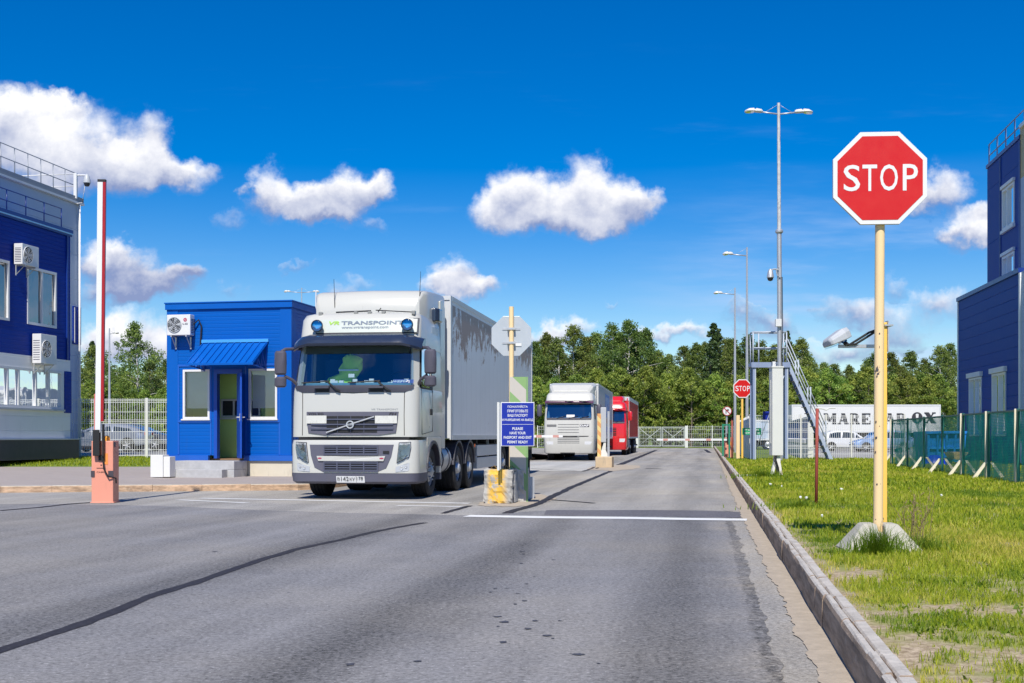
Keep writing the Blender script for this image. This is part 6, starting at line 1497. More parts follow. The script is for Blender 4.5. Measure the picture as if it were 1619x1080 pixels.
for yy in (-.02, .55):
    for xx in ((-.05, .3, pw) if yy > 0 else (-.05, pw)): mb.tube([(xx, yy, zp + .1), (xx, yy, zp + hr_)], .03, 6)
    for f in (.5, 1.0): mb.tube([(-.05, yy, zp + .1 + (hr_ - .1) * f), (pw, yy, zp + .1 + (hr_ - .1) * f)], .03, 6)
mb.tube([(-.05, -.02, zp + hr_), (-.05, .55, zp + hr_)], .03, 6)
mb.build('railing', M_rail, PF)
sx0, sz0, sx1, sz1 = pw + .1, zp + .05, SX(1313, YP) - SX(1189, YP), .0
for yy in (.02, .52):
    d = Vector((sx1 - sx0, 0, sz1 - sz0)).normalized(); nrm = Vector((-d.z, 0, d.x)) * .07
    mb = MB().prism([(sx0 + nrm.x, sz0 + nrm.z), (sx1 + nrm.x, sz1 + nrm.z), (sx1 - nrm.x, sz1 - nrm.z), (sx0 - nrm.x, sz0 - nrm.z)], 'y', yy - .02, yy + .02)
    mb.build('stringer', mat('stringer_paint', (.36, .42, .55), .45, var=.1), PF)
mb = MB()
for k in range(15):
    f = (k + .5) / 15; x = sx0 + (sx1 - sx0) * f; z = sz0 + (sz1 - sz0) * f; mb.box(x - .16, x + .10, .05, .49, z - .015, z + .015)
mb.build('tread', mat('grating_dark', (.06, .06, .07), .6), PF)
mb = MB()
for yy in (.02, .52):
    for off in (.55, 1.1): mb.tube([(sx0 - .05, yy, sz0 + off), (sx1 - .25, yy, sz1 + off * .98 + .35)], .02, 6)
    for f in (.22, .5, .85): x = sx0 + (sx1 - sx0) * f; z = sz0 + (sz1 - sz0) * f; mb.tube([(x, yy, z), (x, yy, z + 1.12)], .026, 6)
mb.build('handrail', M_rail, PF)

# white scanner housing on a post
YW = 30.3
SB = thing('scanner_post', 'tall white housing on a rusty footed post standing in the grass before the platform', 'scanner', (SX(1227, YW), YW, ZV), rad(6))
zb_, zt_ = SZ(720, YW) - ZV, SZ(582, YW) - ZV
mb = MB().box(-.135, .145, -.12, .14, zb_, zt_); mb.box(-.15, .16, -.135, .155, zt_, zt_ + .04); mb.box(-.15, -.136, -.02, .0, zb_ + .3, zt_ - .3); mb.build('housing', M_white, SB, .015)
mb = MB(); mb.prism([(-.17, -.03), (-.06, .38), (-.06, zb_), (.10, zb_), (.10, .38), (.17, -.03), (.10, -.03), (.05, .12), (-.02, .30), (-.10, -.03)], 'y', -.05, .05); mb.build('post', mat('rusty_white_post', (.72, .70, .66), .6, var=.08, scale=5, dirt=.7, dirtcol=(.45, .20, .05)), SB, .005)
mb = MB()
for q in (0, .03, .05): mb.tube([(-.05 + q, -.08, zb_ + .02), (-.09 + q, -.12, .45), (-.02 + q, -.1, .25), (-.03 + q * 2, -.08, -.02)], .011, 6)
mb.build('cable', M_black, SB)
MB().box(-.1, -.02, -.05, .05, zt_ + .04, zt_ + .16).build('sensor', M_upvc, SB, .01); MB().lathe([(.04, 0), (.04, .06)], (-.02, -.06, zt_ + .08), 'y', 12).build('nozzle', M_grey_paint, SB)
MB().box(-.85, -.35, -.3, .2, -.05, .06).build('footing', M_conc, SB, .02)
# red steel pole with bracket
YQ = 18.15
RP = thing('red_pole', 'thin rusty red steel pole with a white bent bracket on top, alone in the grass', 'pole', (SX(1290.5, YQ), YQ, ZV), 0)
MB().tube([(0, 0, -.03), (.015, 0, 1.45)], .024, 8).build('pole', mat('red_rust_paint', (.30, .055, .04), .7, var=.3, scale=12, dirt=.5, dirtcol=(.12, .05, .03)), RP)
MB().tube([(.0, 0, 1.46), (.09, 0, 1.45), (.15, -.01, 1.43), (.20, 0, 1.46), (.29, 0, 1.46)], .012, 6).build('bracket', M_white, RP)

# ------------------------------------------------------------ mesh fences
M_wire = mat('white_wire', (.72, .73, .74), .45, var=.05)
def mesh_panel(label, p0, p1, z, h, group, wire=.006, post=True, step=.09, mesh_mat=None, cat='fence', name='fence_panel', postr=.04, rows=None, last=False):
    p0 = Vector((*p0, 0)); p1 = Vector((*p1, 0)); d = p1 - p0; L = d.length; rz = math.atan2(d.y, d.x)
    t = thing(name, label, cat, (p0.x, p0.y, z), rz, group); mb = MB(); n = int(L / step)
    def rod(x0, x1, z0, z1, y0=-.003, w=wire / 2):
        mb.add([(x0, y0 - w, z0), (x1, y0 - w, z0), (x1, y0 - w, z1), (x0, y0 - w, z1), (x0, y0 + w, z0), (x1, y0 + w, z0), (x1, y0 + w, z1), (x0, y0 + w, z1)], [(0, 1, 2, 3), (5, 4, 7, 6), (0, 3, 7, 4), (1, 5, 6, 2)])
    for k in range(1, n): x = L * k / n; rod(x - wire / 2, x + wire / 2, .05, h)
    rr = rows or [.08, .3, .55, .62, .68, .98, 1.28, 1.35, 1.42, 1.72, h - .14, h - .08, h - .02]
    for q in rr:
        if q < h: rod(0, L, q - wire * .6, q + wire * .6, -.012, wire * .6)
    mb.build('wire_mesh', mesh_mat or M_wire, t)
    MB().box(-postr, postr, -.03, .03, -.1, h + .03).build('post', M_white if not mesh_mat else mesh_mat, t)
    if last: MB().box(L - postr, L + postr, -.03, .03, -.1, h + .03).build('post', M_white, t)
    return t
# left
yl = 45.3
xsL = [SX(p, yl) for p in (20, 126, 232, 338)]
for k in range(3): mesh_panel(('white wire fence panel touching the grey building', 'white wire fence panel behind the raised barrier', 'white wire fence panel running behind the kiosk')[k], (xsL[k], yl), (xsL[k + 1], yl), .40, 2.22, 'white wire fence on the left', .012, last=(k == 2), postr=.05)
# right, along the back of the verge
yr = 54.0
pxs = [1186, 1226, 1266, 1306, 1346, 1386, 1430]
xw = [SX(p, yr) for p in pxs]
lab = ['white wire fence panel carrying the green board', 'white wire fence panel behind the white scanner post', 'white wire fence panel in front of the blue corrugated wall', 'white wire fence panel at the foot of the stairs', 'white wire fence panel before the white hatchback', 'white wire fence panel behind the big stop sign pole']
for k in range(6): mesh_panel(lab[k], (xw[k], yr), (xw[k + 1], yr), .11, 2.05, 'white wire fence on the right', .012, postr=.035, last=(k == 5))
# side run of fence along the lane beyond the far barrier
for k in range(2):
    a = Vector((SX(1186, yr), yr)); b_ = Vector((SX(1166, 76), 76)); p0 = a.lerp(b_, k / 2); p1 = a.lerp(b_, (k + 1) / 2)
    mesh_panel(('white wire fence panel running away behind the small stop sign, near half', 'white wire fence panel running away behind the small stop sign, far half')[k], (p0.x, p0.y), (p1.x, p1.y), .1, 2.05, 'white wire fence on the right', .012, step=.11)
GB = MB().box(-.42, .42, -.02, .02, 0, .30).build('green_board', mat('board_green', (.02, .33, .14), .45), None, loc=(SX(1188.5, yr - .15), yr - .15, SZ(687.5, yr - .15))); tag(GB, 'green board with white lettering fixed to the mesh fence', 'sign')
tx = MB(); add_text(tx, 'ВЪЕЗД', -.32, .32, .17, .25, -.023, 0, .04); add_text(tx, 'ПО ПРОПУСКАМ', -.34, .34, .05, .12, -.023, 0, .03); tx.build('lettering', M_signwhite, GB)
BBd = MB().box(-.22, .22, -.02, .02, 0, .38).build('small_blue_board', M_sblue, None, loc=(SX(1214, yr - .1), yr - .1, SZ(664, yr))); tag(BBd, 'small plain blue board on the mesh fence left of the scanner post', 'sign')
# far end of the lane
yf = 134.0
M_wf = mat('far_fence_white', (.42, .44, .43), .5)
r = random.Random(2)
edges_ = [850, 885, 920, 960, 1005, 1087, 1126, 1165, 1205]
for k in range(len(edges_) - 1):
    if k == 4: continue
    mesh_panel('distant white wire fence panel in front of the trees, bay %s of the gate' % (('fourth left', 'third left', 'second left', 'first left', '', 'first right', 'second right', 'third right')[k]), (SX(edges_[k], yf), yf), (SX(edges_[k + 1], yf), yf), -.02, SZ(673, yf), 'distant white fence across the end of the lane', .014, step=.2, postr=.05, rows=[.1, .5, 1.0, 1.5, 2.0, 2.3])
G = thing('mesh_gate', 'double leaf white gate with diagonal braces at the end of the lane', 'gate', (SX(1007, yf), yf, 0), 0)
gw = SX(1085, yf) - SX(1007, yf); gh = SZ(674, yf)
for xx in (0, gw): MB().box(xx - .16, xx + .16, -.1, .1, -.1, gh + .05).build('post', M_white, G)
for a, b_ in ((.2, gw / 2 - .04), (gw / 2 + .04, gw - .2)):
    mb = MB()
    for q in (.12, gh - .1): mb.box(a, b_, -.04, .04, q - .04, q + .04)
    for q in (a, b_ - .08): mb.box(q, q + .08, -.039, .039, .16, gh - .14)
    mb.tube([(a, 0, .12), (b_, 0, gh - .15)], .035, 5); mb.tube([(a, .05, gh - .15), (b_, .05, .12)], .035, 5)
    lf = mb.build('gate_leaf', M_wf, G)
    mb = MB()
    for k in range(14): x = a + (b_ - a) * k / 14; mb.box(x, x + .014, .0, .01, .1, gh - .1)
    for k in range(6): z = .2 + k * .38; mb.box(a, b_, .0, .01, z, z + .016)
    mb.build('wire_mesh', M_wire, lf)
# green posts and thin red marker beside the far barrier
GF = thing('steel_gate', 'green steel frame panel standing beside the far salmon barrier', 'gate', (SX(1143, 60.5), 60.5, .05), 0, None)
mb = MB(); gx = SX(1153, 60.5) - SX(1143, 60.5)
for xx in (0, gx): mb.box(xx - .04, xx + .04, -.03, .03, -.1, SZ(672, 60.5))
mb.box(.04, gx - .04, -.029, .029, SZ(672, 60.5) - .08, SZ(672, 60.5) - .01); mb.build('frame', mat('green_steel', (.02, .22, .13), .5), GF)
tr_ = MB().tube([(0, 0, 0), (0, 0, SZ(664, 58))], .04, 6).build('red_marker_pole', mat('red_rust_paint', (.30, .055, .04)), None, loc=(SX(1157.5, 58), 58, .1)); tag(tr_, 'thin dark red pole standing just right of the far salmon barrier', 'pole')
cp = MB().box(-.08, .08, -.08, .08, -.05, SZ(660, 56)).build('cream_post', M_cream, None, .01, loc=(SX(1166.5, 56), 56, .1)); tag(cp, 'short thin cream post just left of the yellow stop sign pole', 'post')
# second lane island
YI2 = 46.6
blk = MB().box(-.32, .32, -.5, .5, -.02, .42).build('island_block', mat('stained_concrete', (.52, .40, .26), .85, var=.25, scale=3, bump=.5, dirt=.6, dirtcol=(.28, .24, .2)), None, .03, loc=(SX(956, YI2), YI2, 0), rot=(0, 0, rad(-9))); tag(blk, 'stained tan concrete block on the far lane island in front of the white trailer', 'concrete block')
sp = MB().box(-.07, .07, -.03, .03, .42, SZ(654, YI2)).build('striped_post', stripes('orange_cream_stripes', (.70, .52, .20), (.62, .30, .10), .35, 1.0), None, loc=(SX(947, YI2), YI2 - .1, 0)); tag(sp, 'yellow and orange striped flat post standing on the far island block', 'post')
gp_ = thing('reader_post', 'pale grey card reader column with a flared foot on the far lane island', 'card reader', (SX(954.5, YI2), YI2 + .2, .42), 0)
mb = MB().box(-.11, .11, -.08, .08, .55, SZ(644, YI2) - .42); mb.build('column', M_grey_paint, gp_, .02)
MB().loft([[(-.20, -.1, -.02), (.20, -.1, -.02), (.20, .1, -.02), (-.20, .1, -.02)], [(-.07, -.06, .25), (.09, -.06, .25), (.09, .06, .25), (-.07, .06, .25)], [(.02, -.05, .55), (.10, -.05, .55), (.10, .05, .55), (.02, .05, .55)]], smooth=False).build('foot', M_white, gp_)
wp = MB().box(-.04, .04, -.04, .04, 0, SZ(650, 46)).build('cabinet_post', M_galv, None, loc=(SX(962, 46.2), 46.2, .0)); tag(wp, 'slim grey steel post at the right edge of the far island', 'post')

# ------------------------------------------------------------ blue corrugated wall between the fence and the car park
CW = thing('corrugated_wall', 'blue over grey corrugated wall with pale posts running back behind the mesh fence', 'wall', (SX(1281, 55.5), 55.5, .08), -math.atan(.187))
mb = MB(); mg = MB(); pst = MB()
for k in range(30):
    y0 = k * 1.0
    mb.box(-.03, .03, y0, y0 + .62, 1.0, 1.95); mb.box(.0, .04, y0 + .62, y0 + 1.0, 1.0, 1.95)
    mg.box(-.04, .02, y0, y0 + .62, 0, .999); mg.box(-.01, .03, y0 + .62, y0 + 1.0, 0, .999)
    pst.lathe([(.02, .0), (.16, .05), (.16, .78), (.22, .80), (.22, .98), (.0, 1.06)], (-.06, y0 + .5, 0), 'z', 10)
mb.build('blue_sheet', mat('blue_sheet', (.05, .20, .48), .45, var=.1, dirt=.1), CW); mg.build('grey_sheet', mat('dark_grey_sheet', (.16, .20, .29), .6, var=.2, scale=5, dirt=.3), CW)
pst.build('concrete_stub', mat('pale_stub', (.55, .57, .62), .7, var=.15, scale=8), CW)
MB().box(-.12, .12, -.30, -.05, 0, 1.75).build('end_post', M_white, CW)
mb = MB().box(-.08, .08, 0, 30, 1.951, 2.06).build('capping', M_white, CW)
# parked lorries beyond
def lorry_box(label, x0, x1, y, z0, z1, d, m, wheels=True, cat='trailer', mark=None):
    t = thing('parked_trailer', label, cat, ((x0 + x1) / 2, y, .06), 0, 'trailers parked in the car park'); w = x1 - x0; z0 -= .06; z1 -= .06
    b = MB().box(-w / 2, w / 2, 0, d, z0, z1).build('box_body', m, t, .03)
    f = MB().box(-w / 2 - .02, w / 2 + .02, -.02, .02, z1 - .12, z1 + .02); f.box(-w / 2 - .02, w / 2 + .02, -.02, .02, z0 - .02, z0 + .13); f.box(-w / 2 - .02, -w / 2 + .1, -.019, .019, z0 + .13, z1 - .12); f.box(w / 2 - .1, w / 2 + .02, -.019, .019, z0 + .13, z1 - .12); f.build('trim_rail', M_trw, b)
    c = MB().box(-w / 2 + .3, w / 2 - .3, d * .3, d * .36, z0 - .3, z0 - .02); c.box(-w / 2 + .3, w / 2 - .3, d * .64, d * .7, z0 - .3, z0 - .02); c.box(-w * .2, -w * .2 + .15, .2, .35, .0, z0); c.box(w * .02, w * .22, .1, .5, .35, z0 - .1); c.build('chassis', M_black, t)
    for k in range(3):
        x = -w / 2 + w * .12 + k * 1.3; o = MB().lathe([(.28, .0), (.45, .0), (.5, .04), (.5, .26), (.45, .3), (.28, .3)], (x, .05, .5), 'y', 20).build('wheel', M_tyre, t)
        MB().lathe([(.28, .02), (.2, .06), (.12, .0), (0, .0)], (x, .05, .5), 'y', 16).build('rim', M_galv, o)
    return t, b
M_box = mat('box_white', (.64, .64, .62), .45, var=.04, dirt=.12)
yt = 106.0
T1, tb = lorry_box('long white box trailer with big black serif letters on its side, beyond the car park', SX(1252, yt), SX(1487, yt), yt, 1.55, SZ(640, yt), 2.5, M_box)
cx_ = (SX(1252, yt) + SX(1487, yt)) / 2; LX = lambda p: SX(p, yt) - cx_; LZ = lambda q: SZ(q, yt) - .06
tx = MB(); serif_letters(tx, 'MARE', LX(1302), LX(1378), LZ(670.5), LZ(653.5), -.03, .34, 0, .16); serif_letters(tx, 'AR', LX(1398), LX(1433), LZ(670.5), LZ(653.5), -.03, .34, 0, .16); serif_letters(tx, 'OX', LX(1441), LX(1479), LZ(669), LZ(652), -.03, .38, 0, .18)
tx.build('lettering', mat('letter_black', (.03, .03, .035), .5), tb)
lorry_box('white refrigerated trailer parked left of the lettered one', SX(1252, 114), SX(1276, 114) , 114, 1.2, SZ(642, 114), 8, mat('box_offwhite', (.66, .68, .70), .5))
lorry_box('low blue and white lorry body behind the mesh fence left of the scanner post', SX(1186, 98), SX(1216, 98), 98, .9, SZ(664, 98), 6, mat('lorry_pale_blue', (.40, .47, .56), .5, var=.15))
# cars
def car(name, label, loc, rz, paint, L=4.4, Wd=1.8, Hh=1.62, group=None, suv=True):
    t = thing(name, label, 'car', loc, rz, group)
    w = Wd / 2; g = .22
    # stations along x (front at +x): bonnet, screen, roof, tail. each section is a closed ring in y,z
    st = [(-L / 2, .50, .98, .78), (-L / 2 + .06, .36, 1.04, .86), (-L / 2 + .5, .28, 1.06, .95), (-L * .2, .25, 1.02, 1.0), (0, .25, 1.0, 1.0), (L * .2, .25, .98, 1.0), (L / 2 - .75, .26, .93, .97), (L / 2 - .25, .30, .80, .90), (L / 2 - .04, .38, .68, .80), (L / 2, .46, .60, .70)]
    ring = lambda x, z0, z1, k: [(x, -w * k * .92, z0), (x, -w * k, z0 + .14), (x, -w * k, (z0 + z1) / 2), (x, -w * k * .97, z1 - .04), (x, -w * k * .86, z1), (x, 0, z1 + .02), (x, w * k * .86, z1), (x, w * k * .97, z1 - .04), (x, w * k, (z0 + z1) / 2), (x, w * k, z0 + .14), (x, w * k * .92, z0)]
    body = MB().loft([ring(*s_) for s_ in st]).build('body', paint, t, angle=50)
    top = [(-L / 2 + .10, 1.0, .80), (-L / 2 + .52, Hh - .20, .70), (-L / 2 + 1.0, Hh - .04, .69), (-.2, Hh, .70), (.20, Hh - .04, .70), (.58, Hh - .18, .72), (L / 2 - 1.0, .98, .80)]
    r0 = lambda x, z, k: [(x, -w * k, z), (x, w * k, z)]
    def gring(x, z, k):
        zb = .98; kb = .9
        return [(x, -w * kb, zb), (x, -w * (k + .02), z - .05), (x, -w * (k - .08), z), (x, w * (k - .08), z), (x, w * (k + .02), z - .05), (x, w * kb, zb)]
    MB().loft([gring(*s_) for s_ in top]).build('roof', paint, t, angle=50)
    gl = MB()
    for s_ in (-1, 1):
        for a, b_ in ((-L / 2 + .62, -L * .13 - .05), (-L * .13 + .02, .42)):
            def sp_(x, z): zt = interp([(p[0], p[1]) for p in top], x); f = (z - .98) / max(.1, zt - .05 - .98); kk = .9 + (interp([(p[0], p[2]) for p in top], x) + .02 - .9) * f; return (x, s_ * (w * kk + .012), z)
            zt = lambda x: interp([(p[0], p[1]) for p in top], x) - .12
            gl.add([sp_(a, 1.02), sp_(b_, 1.02), sp_(b_, zt(b_)), sp_(a + .12, zt(a + .12))], [(0, 1, 2, 3)])
        gl.add([sp_(.48, 1.02), sp_(L / 2 - 1.35, 1.02), sp_(.60, zt(.6))], [(0, 1, 2)])
    a = .66; gl.add([(L / 2 - 1.13 + .02, -w * .80, 1.0), (L / 2 - 1.13 + .02, w * .80, 1.0), (a, w * .66, Hh - .19), (a, -w * .66, Hh - .19)], [(0, 1, 2, 3)])
    gl.add([(-L / 2 + .13, -w * .74, 1.06), (-L / 2 + .13, w * .74, 1.06), (-L / 2 + .37, w * .64, Hh - .18), (-L / 2 + .37, -w * .64, Hh - .18)], [(0, 1, 2, 3)])
    gl.build('window', mat('car_glass', (.02, .03, .035), .08, coat=1.0), t)
    for sx in (-L / 2 + .82, L / 2 - .85):
        for s_ in (-1, 1):
            MB().lathe([(.36, 0), (.36, .004), (.0, .004)], (sx, s_ * (w + .002), .36), 'y', 20).build('wheel_arch', M_black, t)
            o = MB().lathe([(.20, s_ * -.12), (.31, s_ * -.12), (.33, s_ * -.08), (.33, s_ * .0), (.31, s_ * .02), (.20, s_ * .02)], (sx, s_ * w, .33), 'y', 22).build('wheel', M_tyre, t)
            mb = MB().lathe([(.22, s_ * .018), (.20, s_ * .0), (.05, s_ * .01), (0, s_ * .01)], (sx, s_ * w, .33), 'y', 20, 1)
            for k in range(5):
                q = 2 * math.pi * k / 5; mb.tube([(sx, s_ * (w + .02), .33), (sx + .2 * math.cos(q), s_ * (w + .022), .33 + .2 * math.sin(q))], .028, 5, 0)
            mb.build('rim', [M_chrome, M_darkroom], o)
    for s_ in (-1, 1):
        MB().box(L / 2 - .14, L / 2 + .0, s_ * w * .52 - .16, s_ * w * .52 + .16, .60, .72).build('headlight', M_lampin, t, .02)
        MB().box(-L / 2 - .01, -L / 2 + .1, s_ * w * .66 - .12, s_ * w * .66 + .12, .82, .98).build('tail_light', mat('tail_red', (.4, .01, .01), .2), t, .02)
        MB().box(.80, .96, s_ * (w + .1) - .1, s_ * (w + .1) + .1, .96, 1.1).build('mirror', paint, t, .03)
    MB().box(-L * .42, L * .42, -w * .98, w * .98, .16, .28).build('sill', M_black, t)
    return t
yc_ = 94.0
car('hatchback_car', 'white hatchback parked side on behind the mesh fence, below the lettered trailer', (SX(1338, yc_), yc_, .065), rad(0), mat('car_white', (.62, .63, .64), .2, var=.03, coat=.8), group='cars parked behind the fences')
car('estate_car', 'pale blue car parked overlapping the white hatchback, half hidden by the stop sign pole', (SX(1393, 89), 89, .065), rad(180), mat('car_pale_blue', (.30, .42, .62), .25, .3, var=.05, coat=.8), group='cars parked behind the fences')
car('dark_car', 'dark grey car behind the left mesh fence, nearest the kiosk', (SX(212, 64), 64, .43), rad(0), mat('car_dark', (.05, .06, .08), .2, var=.1, coat=.8), L=4.5, Hh=1.45, group='cars parked behind the fences')
car('silver_car', 'silver grey car behind the left mesh fence and the barrier cabinet', (SX(168, 60), 60, .43), rad(180), mat('car_silver', (.28, .31, .36), .25, .4, var=.1, coat=.8), L=4.3, Hh=1.4, group='cars parked behind the fences')

# ------------------------------------------------------------ green netting fence, blue skip
M_green = mat('green_frame_paint', (.012, .13, .10), .45, var=.12)
M_wood = mat('pale_timber', (.74, .67, .52), .8, var=.15, scale=6, bump=.3)
def net(name, col, op):
    m = bpy.data.materials.new(name); m.use_nodes = True; N = NT(m.node_tree); N.n.clear(); out = N.new('ShaderNodeOutputMaterial')
    co = N.new('ShaderNodeTexCoord').outputs['Object']; x, y, z = N.sep(co)
    g1 = N.math('LESS_THAN', N.math('FRACT', N.math('DIVIDE', x, .035)), .36); g2 = N.math('LESS_THAN', N.math('FRACT', N.math('DIVIDE', z, .035)), .36)
    big = N.ramp(N.noise(N.mapping(co, (1, 1, .5)), 2.2, 5, .6), .36, .60)
    k = N.math('MAXIMUM', N.math('MAXIMUM', g1, g2), N.math('MULTIPLY', big, op))
    df = N.new('ShaderNodeBsdfDiffuse'); N.put(df.inputs[0], N.mix(N.noise(co, 4, 6, .7), tuple(c * .6 for c in col), tuple(c * 1.35 for c in col)))
    N.put(df.inputs[0], N.mix(N.math('MULTIPLY', N.ramp(N.noise(N.mapping(co, (3, 1, .9)), 2.6, 8, .75), .56, .64), .55), N.mix(N.noise(co, 4, 6, .7), tuple(c * .6 for c in col), tuple(c * 1.35 for c in col)), (.42, .52, .48)))  # pale patches: reflections off the crumpled net, put into its colour
    tl = N.new('ShaderNodeBsdfTranslucent'); tl.inputs[0].default_value = (*col, 1); m2 = N.new('ShaderNodeMixShader'); m2.inputs[0].default_value = .3; N.l.new(df.outputs[0], m2.inputs[1]); N.l.new(tl.outputs[0], m2.inputs[2])
    tr = N.new('ShaderNodeBsdfTransparent'); mx = N.new('ShaderNodeMixShader'); N.put(mx.inputs[0], k); N.l.new(tr.outputs[0], mx.inputs[1]); N.l.new(m2.outputs[0], mx.inputs[2]); N.l.new(mx.outputs[0], out.inputs[0]); return m
M_net = net('green_netting', (.05, .42, .36), .75); M_net2 = net('thin_green_netting', (.04, .32, .27), .25)
A = Vector((SX(1411, 42.2), 42.2)); Bv = Vector((SX(1640, 24.6), 24.6))
def on_line(px):
    r_ = (px - 809.5) / 1900; d = Bv - A; t_ = (A.x - r_ * A.y) / (r_ * d.y - d.x); return A + d * t_
gpx = [1411, 1435, 1461, 1490, 1523, 1563, 1610, 1668]
glab = ['green netting fence panel farthest back, next to the white wire fence', 'second green netting panel from the far end', 'green netting panel with sparse net left of the blue skip', 'green netting panel in front of the blue skip', 'green netting panel right of the blue skip', 'green netting panel before the two warehouse windows', 'nearest green netting panel at the right edge']
for k in range(7):
    p0, p1 = on_line(gpx[k]), on_line(gpx[k + 1]); d = p1 - p0; L_ = d.length; zz = .12
    t = thing('netting_panel', glab[k], 'fence', (p0.x, p0.y, zz), math.atan2(d.y, d.x), 'green netting fence panels'); h = 1.66
    mb = MB(); mb.box(-.03, .03, -.03, .03, -.05, h + .02); mb.box(.03, L_ - .05, -.025, .025, h - .04, h); mb.box(L_ - .05, L_ - .005, -.025, .025, -.02, h)
    mb.box(.03, L_ - .05, -.025, .025, .04, .08); mb.build('frame', M_green, t)
    mb = MB(); n_ = 14; vs = [];
    for j in range(9):
        for i in range(n_ + 1): x = .03 + (L_ - .08) * i / n_; z = .02 + (h - .05) * j / 8; vs.append((x, .04 + .05 * mn.noise(Vector((x * 1.5 + k * 9, z * 1.2, k))) + (.06 * mn.noise(Vector((x * 4, z * 3, k)))), z))
    mb.add(vs, [(j * (n_ + 1) + i, j * (n_ + 1) + i + 1, (j + 1) * (n_ + 1) + i + 1, (j + 1) * (n_ + 1) + i) for j in range(8) for i in range(n_)], 0, True); mb.build('net', M_net2 if k in (2, 3) else M_net, t)
    if k in (0, 4, 5, 6): MB().box(-.08, -.045, -.07, -.032, .0, h + .02).build('timber_post', M_wood, t)
    mb = MB()
    for s_ in (-1, 1): mb.prism([(s_ * .03, .46), (s_ * .10, .46), (s_ * .46, -.03), (s_ * .36, -.03)], 'x', -.03, .03)
    if k < 6: mb.build('timber_brace', M_wood, t)
SK = thing('skip', 'bright blue steel skip with ribs standing behind the netting fence', 'skip', (SX(1490, 46), 46, .1), rad(-6))
M_skip = mat('skip_blue', (.015, .20, .62), .45, var=.15, scale=4, dirt=.25, dirtcol=(.10, .14, .2))
w0, h0 = 27 * 46 / 1900 * 1.12, 1.28
mb = MB().loft([[(-w0 * .9, -.4, .12), (w0 * .9, -.4, .12), (w0 * .9, 1.4, .12), (-w0 * .9, 1.4, .12)], [(-w0, -.6, h0), (w0, -.6, h0), (w0, 1.6, h0), (-w0, 1.6, h0)], [(-w0 + .06, -.54, h0), (w0 - .06, -.54, h0), (w0 - .06, 1.54, h0), (-w0 + .06, 1.54, h0)], [(-w0 * .9 + .06, -.34, .2), (w0 * .9 - .06, -.34, .2), (w0 * .9 - .06, 1.34, .2), (-w0 * .9 + .06, 1.34, .2)]], smooth=False, caps=(True, True)); mb.build('skip_body', M_skip, SK)
mb = MB()
for q in (-.92, -.45, 0, .45, .92): mb.loft([[(q * w0 * .92 - .04, -.40, .12), (q * w0 * .92 + .04, -.40, .12), (q * w0 * .92 + .04, -.48, .12), (q * w0 * .92 - .04, -.48, .12)], [(q * w0 - .04, -.60, h0 - .06), (q * w0 + .04, -.60, h0 - .06), (q * w0 + .04, -.68, h0 - .06), (q * w0 - .04, -.68, h0 - .06)]], smooth=False)
mb.box(-w0 - .04, w0 + .04, -.70, -.59, h0 - .08, h0 + .02); mb.box(-w0 * .95, w0 * .95, -.56, -.48, .62, .70); mb.build('rib', M_skip, SK)
for sx in (-.8, .8): MB().box(sx * w0 - .06, sx * w0 + .06, -.35, -.2, -.02, .13).build('foot', M_black, SK)
tp = []
for k in range(7): z = .0 + .07 * k; R_ = .42 * (1 - (k / 7) ** 2) + .03; tp.append([(R_ * math.cos(q) * (1 + .3 * mn.noise(Vector((q, k, 5)))), .8 * R_ * math.sin(q), z) for q in [2 * math.pi * j / 16 for j in range(16)]])
tpo = MB().loft(tp).build('blue_tarpaulin', mat('tarp_blue', (.01, .03, .55), .4, var=.3, scale=8), None, loc=(SX(1478, 42), 42, .12)); tag(tpo, 'crumpled dark blue tarpaulin heap on the ground in front of the skip', 'tarpaulin')
# a barrow just behind the netting
WBt = thing('wheelbarrow', 'small cream handled wheelbarrow right of the blue skip', 'wheelbarrow', (SX(1512, 43), 43, .12), rad(20))
MB().loft([[(-.2, -.15, .25), (.2, -.15, .25), (.2, .15, .25), (-.2, .15, .25)], [(-.35, -.26, .52), (.32, -.26, .52), (.32, .26, .52), (-.35, .26, .52)]], smooth=False).build('tray', M_cream, WBt)
MB().lathe([(.1, -.03), (.17, -.03), (.17, .03), (.1, .03)], (-.38, 0, .17), 'y', 16).build('wheel', M_tyre, WBt)
MB().tube([(-.4, -.1, .17), (.1, -.2, .28), (.8, -.25, .55)], .015, 5).tube([(-.4, .1, .17), (.1, .2, .28), (.8, .25, .55)], .015, 5).build('handle', M_green, WBt)

# ------------------------------------------------------------ small plants by the stop sign
def tuft(name, label, cx, cy, n, h, spread, tone, wid, seed, kind='thing', cat='plant', lean=.9):
    rg = np.random.default_rng(seed); a = rg.uniform(0, 2 * np.pi, n); rr = np.abs(rg.normal(0, spread, n))
    P_ = np.stack([cx + rr * np.cos(a) * 1.5, cy + rr * np.sin(a) * .7, np.full(n, ZV)], 1)
    o = grass(name, P_, h * rg.uniform(.45, 1.1, n) * np.exp(-rr / spread * .22), rg.uniform(wid * .7, wid * 1.3, n), M_blade, lean, seed, np.clip(rg.normal(tone, .08, n), 0, 1)); tag(o, label, cat); return o
tuft('grass_tuft', 'dense dark green grass tuft growing against the concrete foot of the big stop sign', SX(1388, 10.35), 10.38, 620, .33, .105, .03, .006, 4)
tuft('grass_tuft', 'looser dark green grass tuft at the right end of the concrete foot', SX(1455, 10.7), 10.7, 420, .26, .16, .12, .006, 5)
tuft('grass_tuft', 'dark leafy clump in the grass left of the thin red pole', SX(1262, 17), 17.0, 300, .17, .25, .1, .014, 6)
tuft('grass_tuft', 'dark leafy clump at the foot of the white scanner post', SX(1205, 29.5), 29.5, 350, .28, .35, .1, .02, 7)
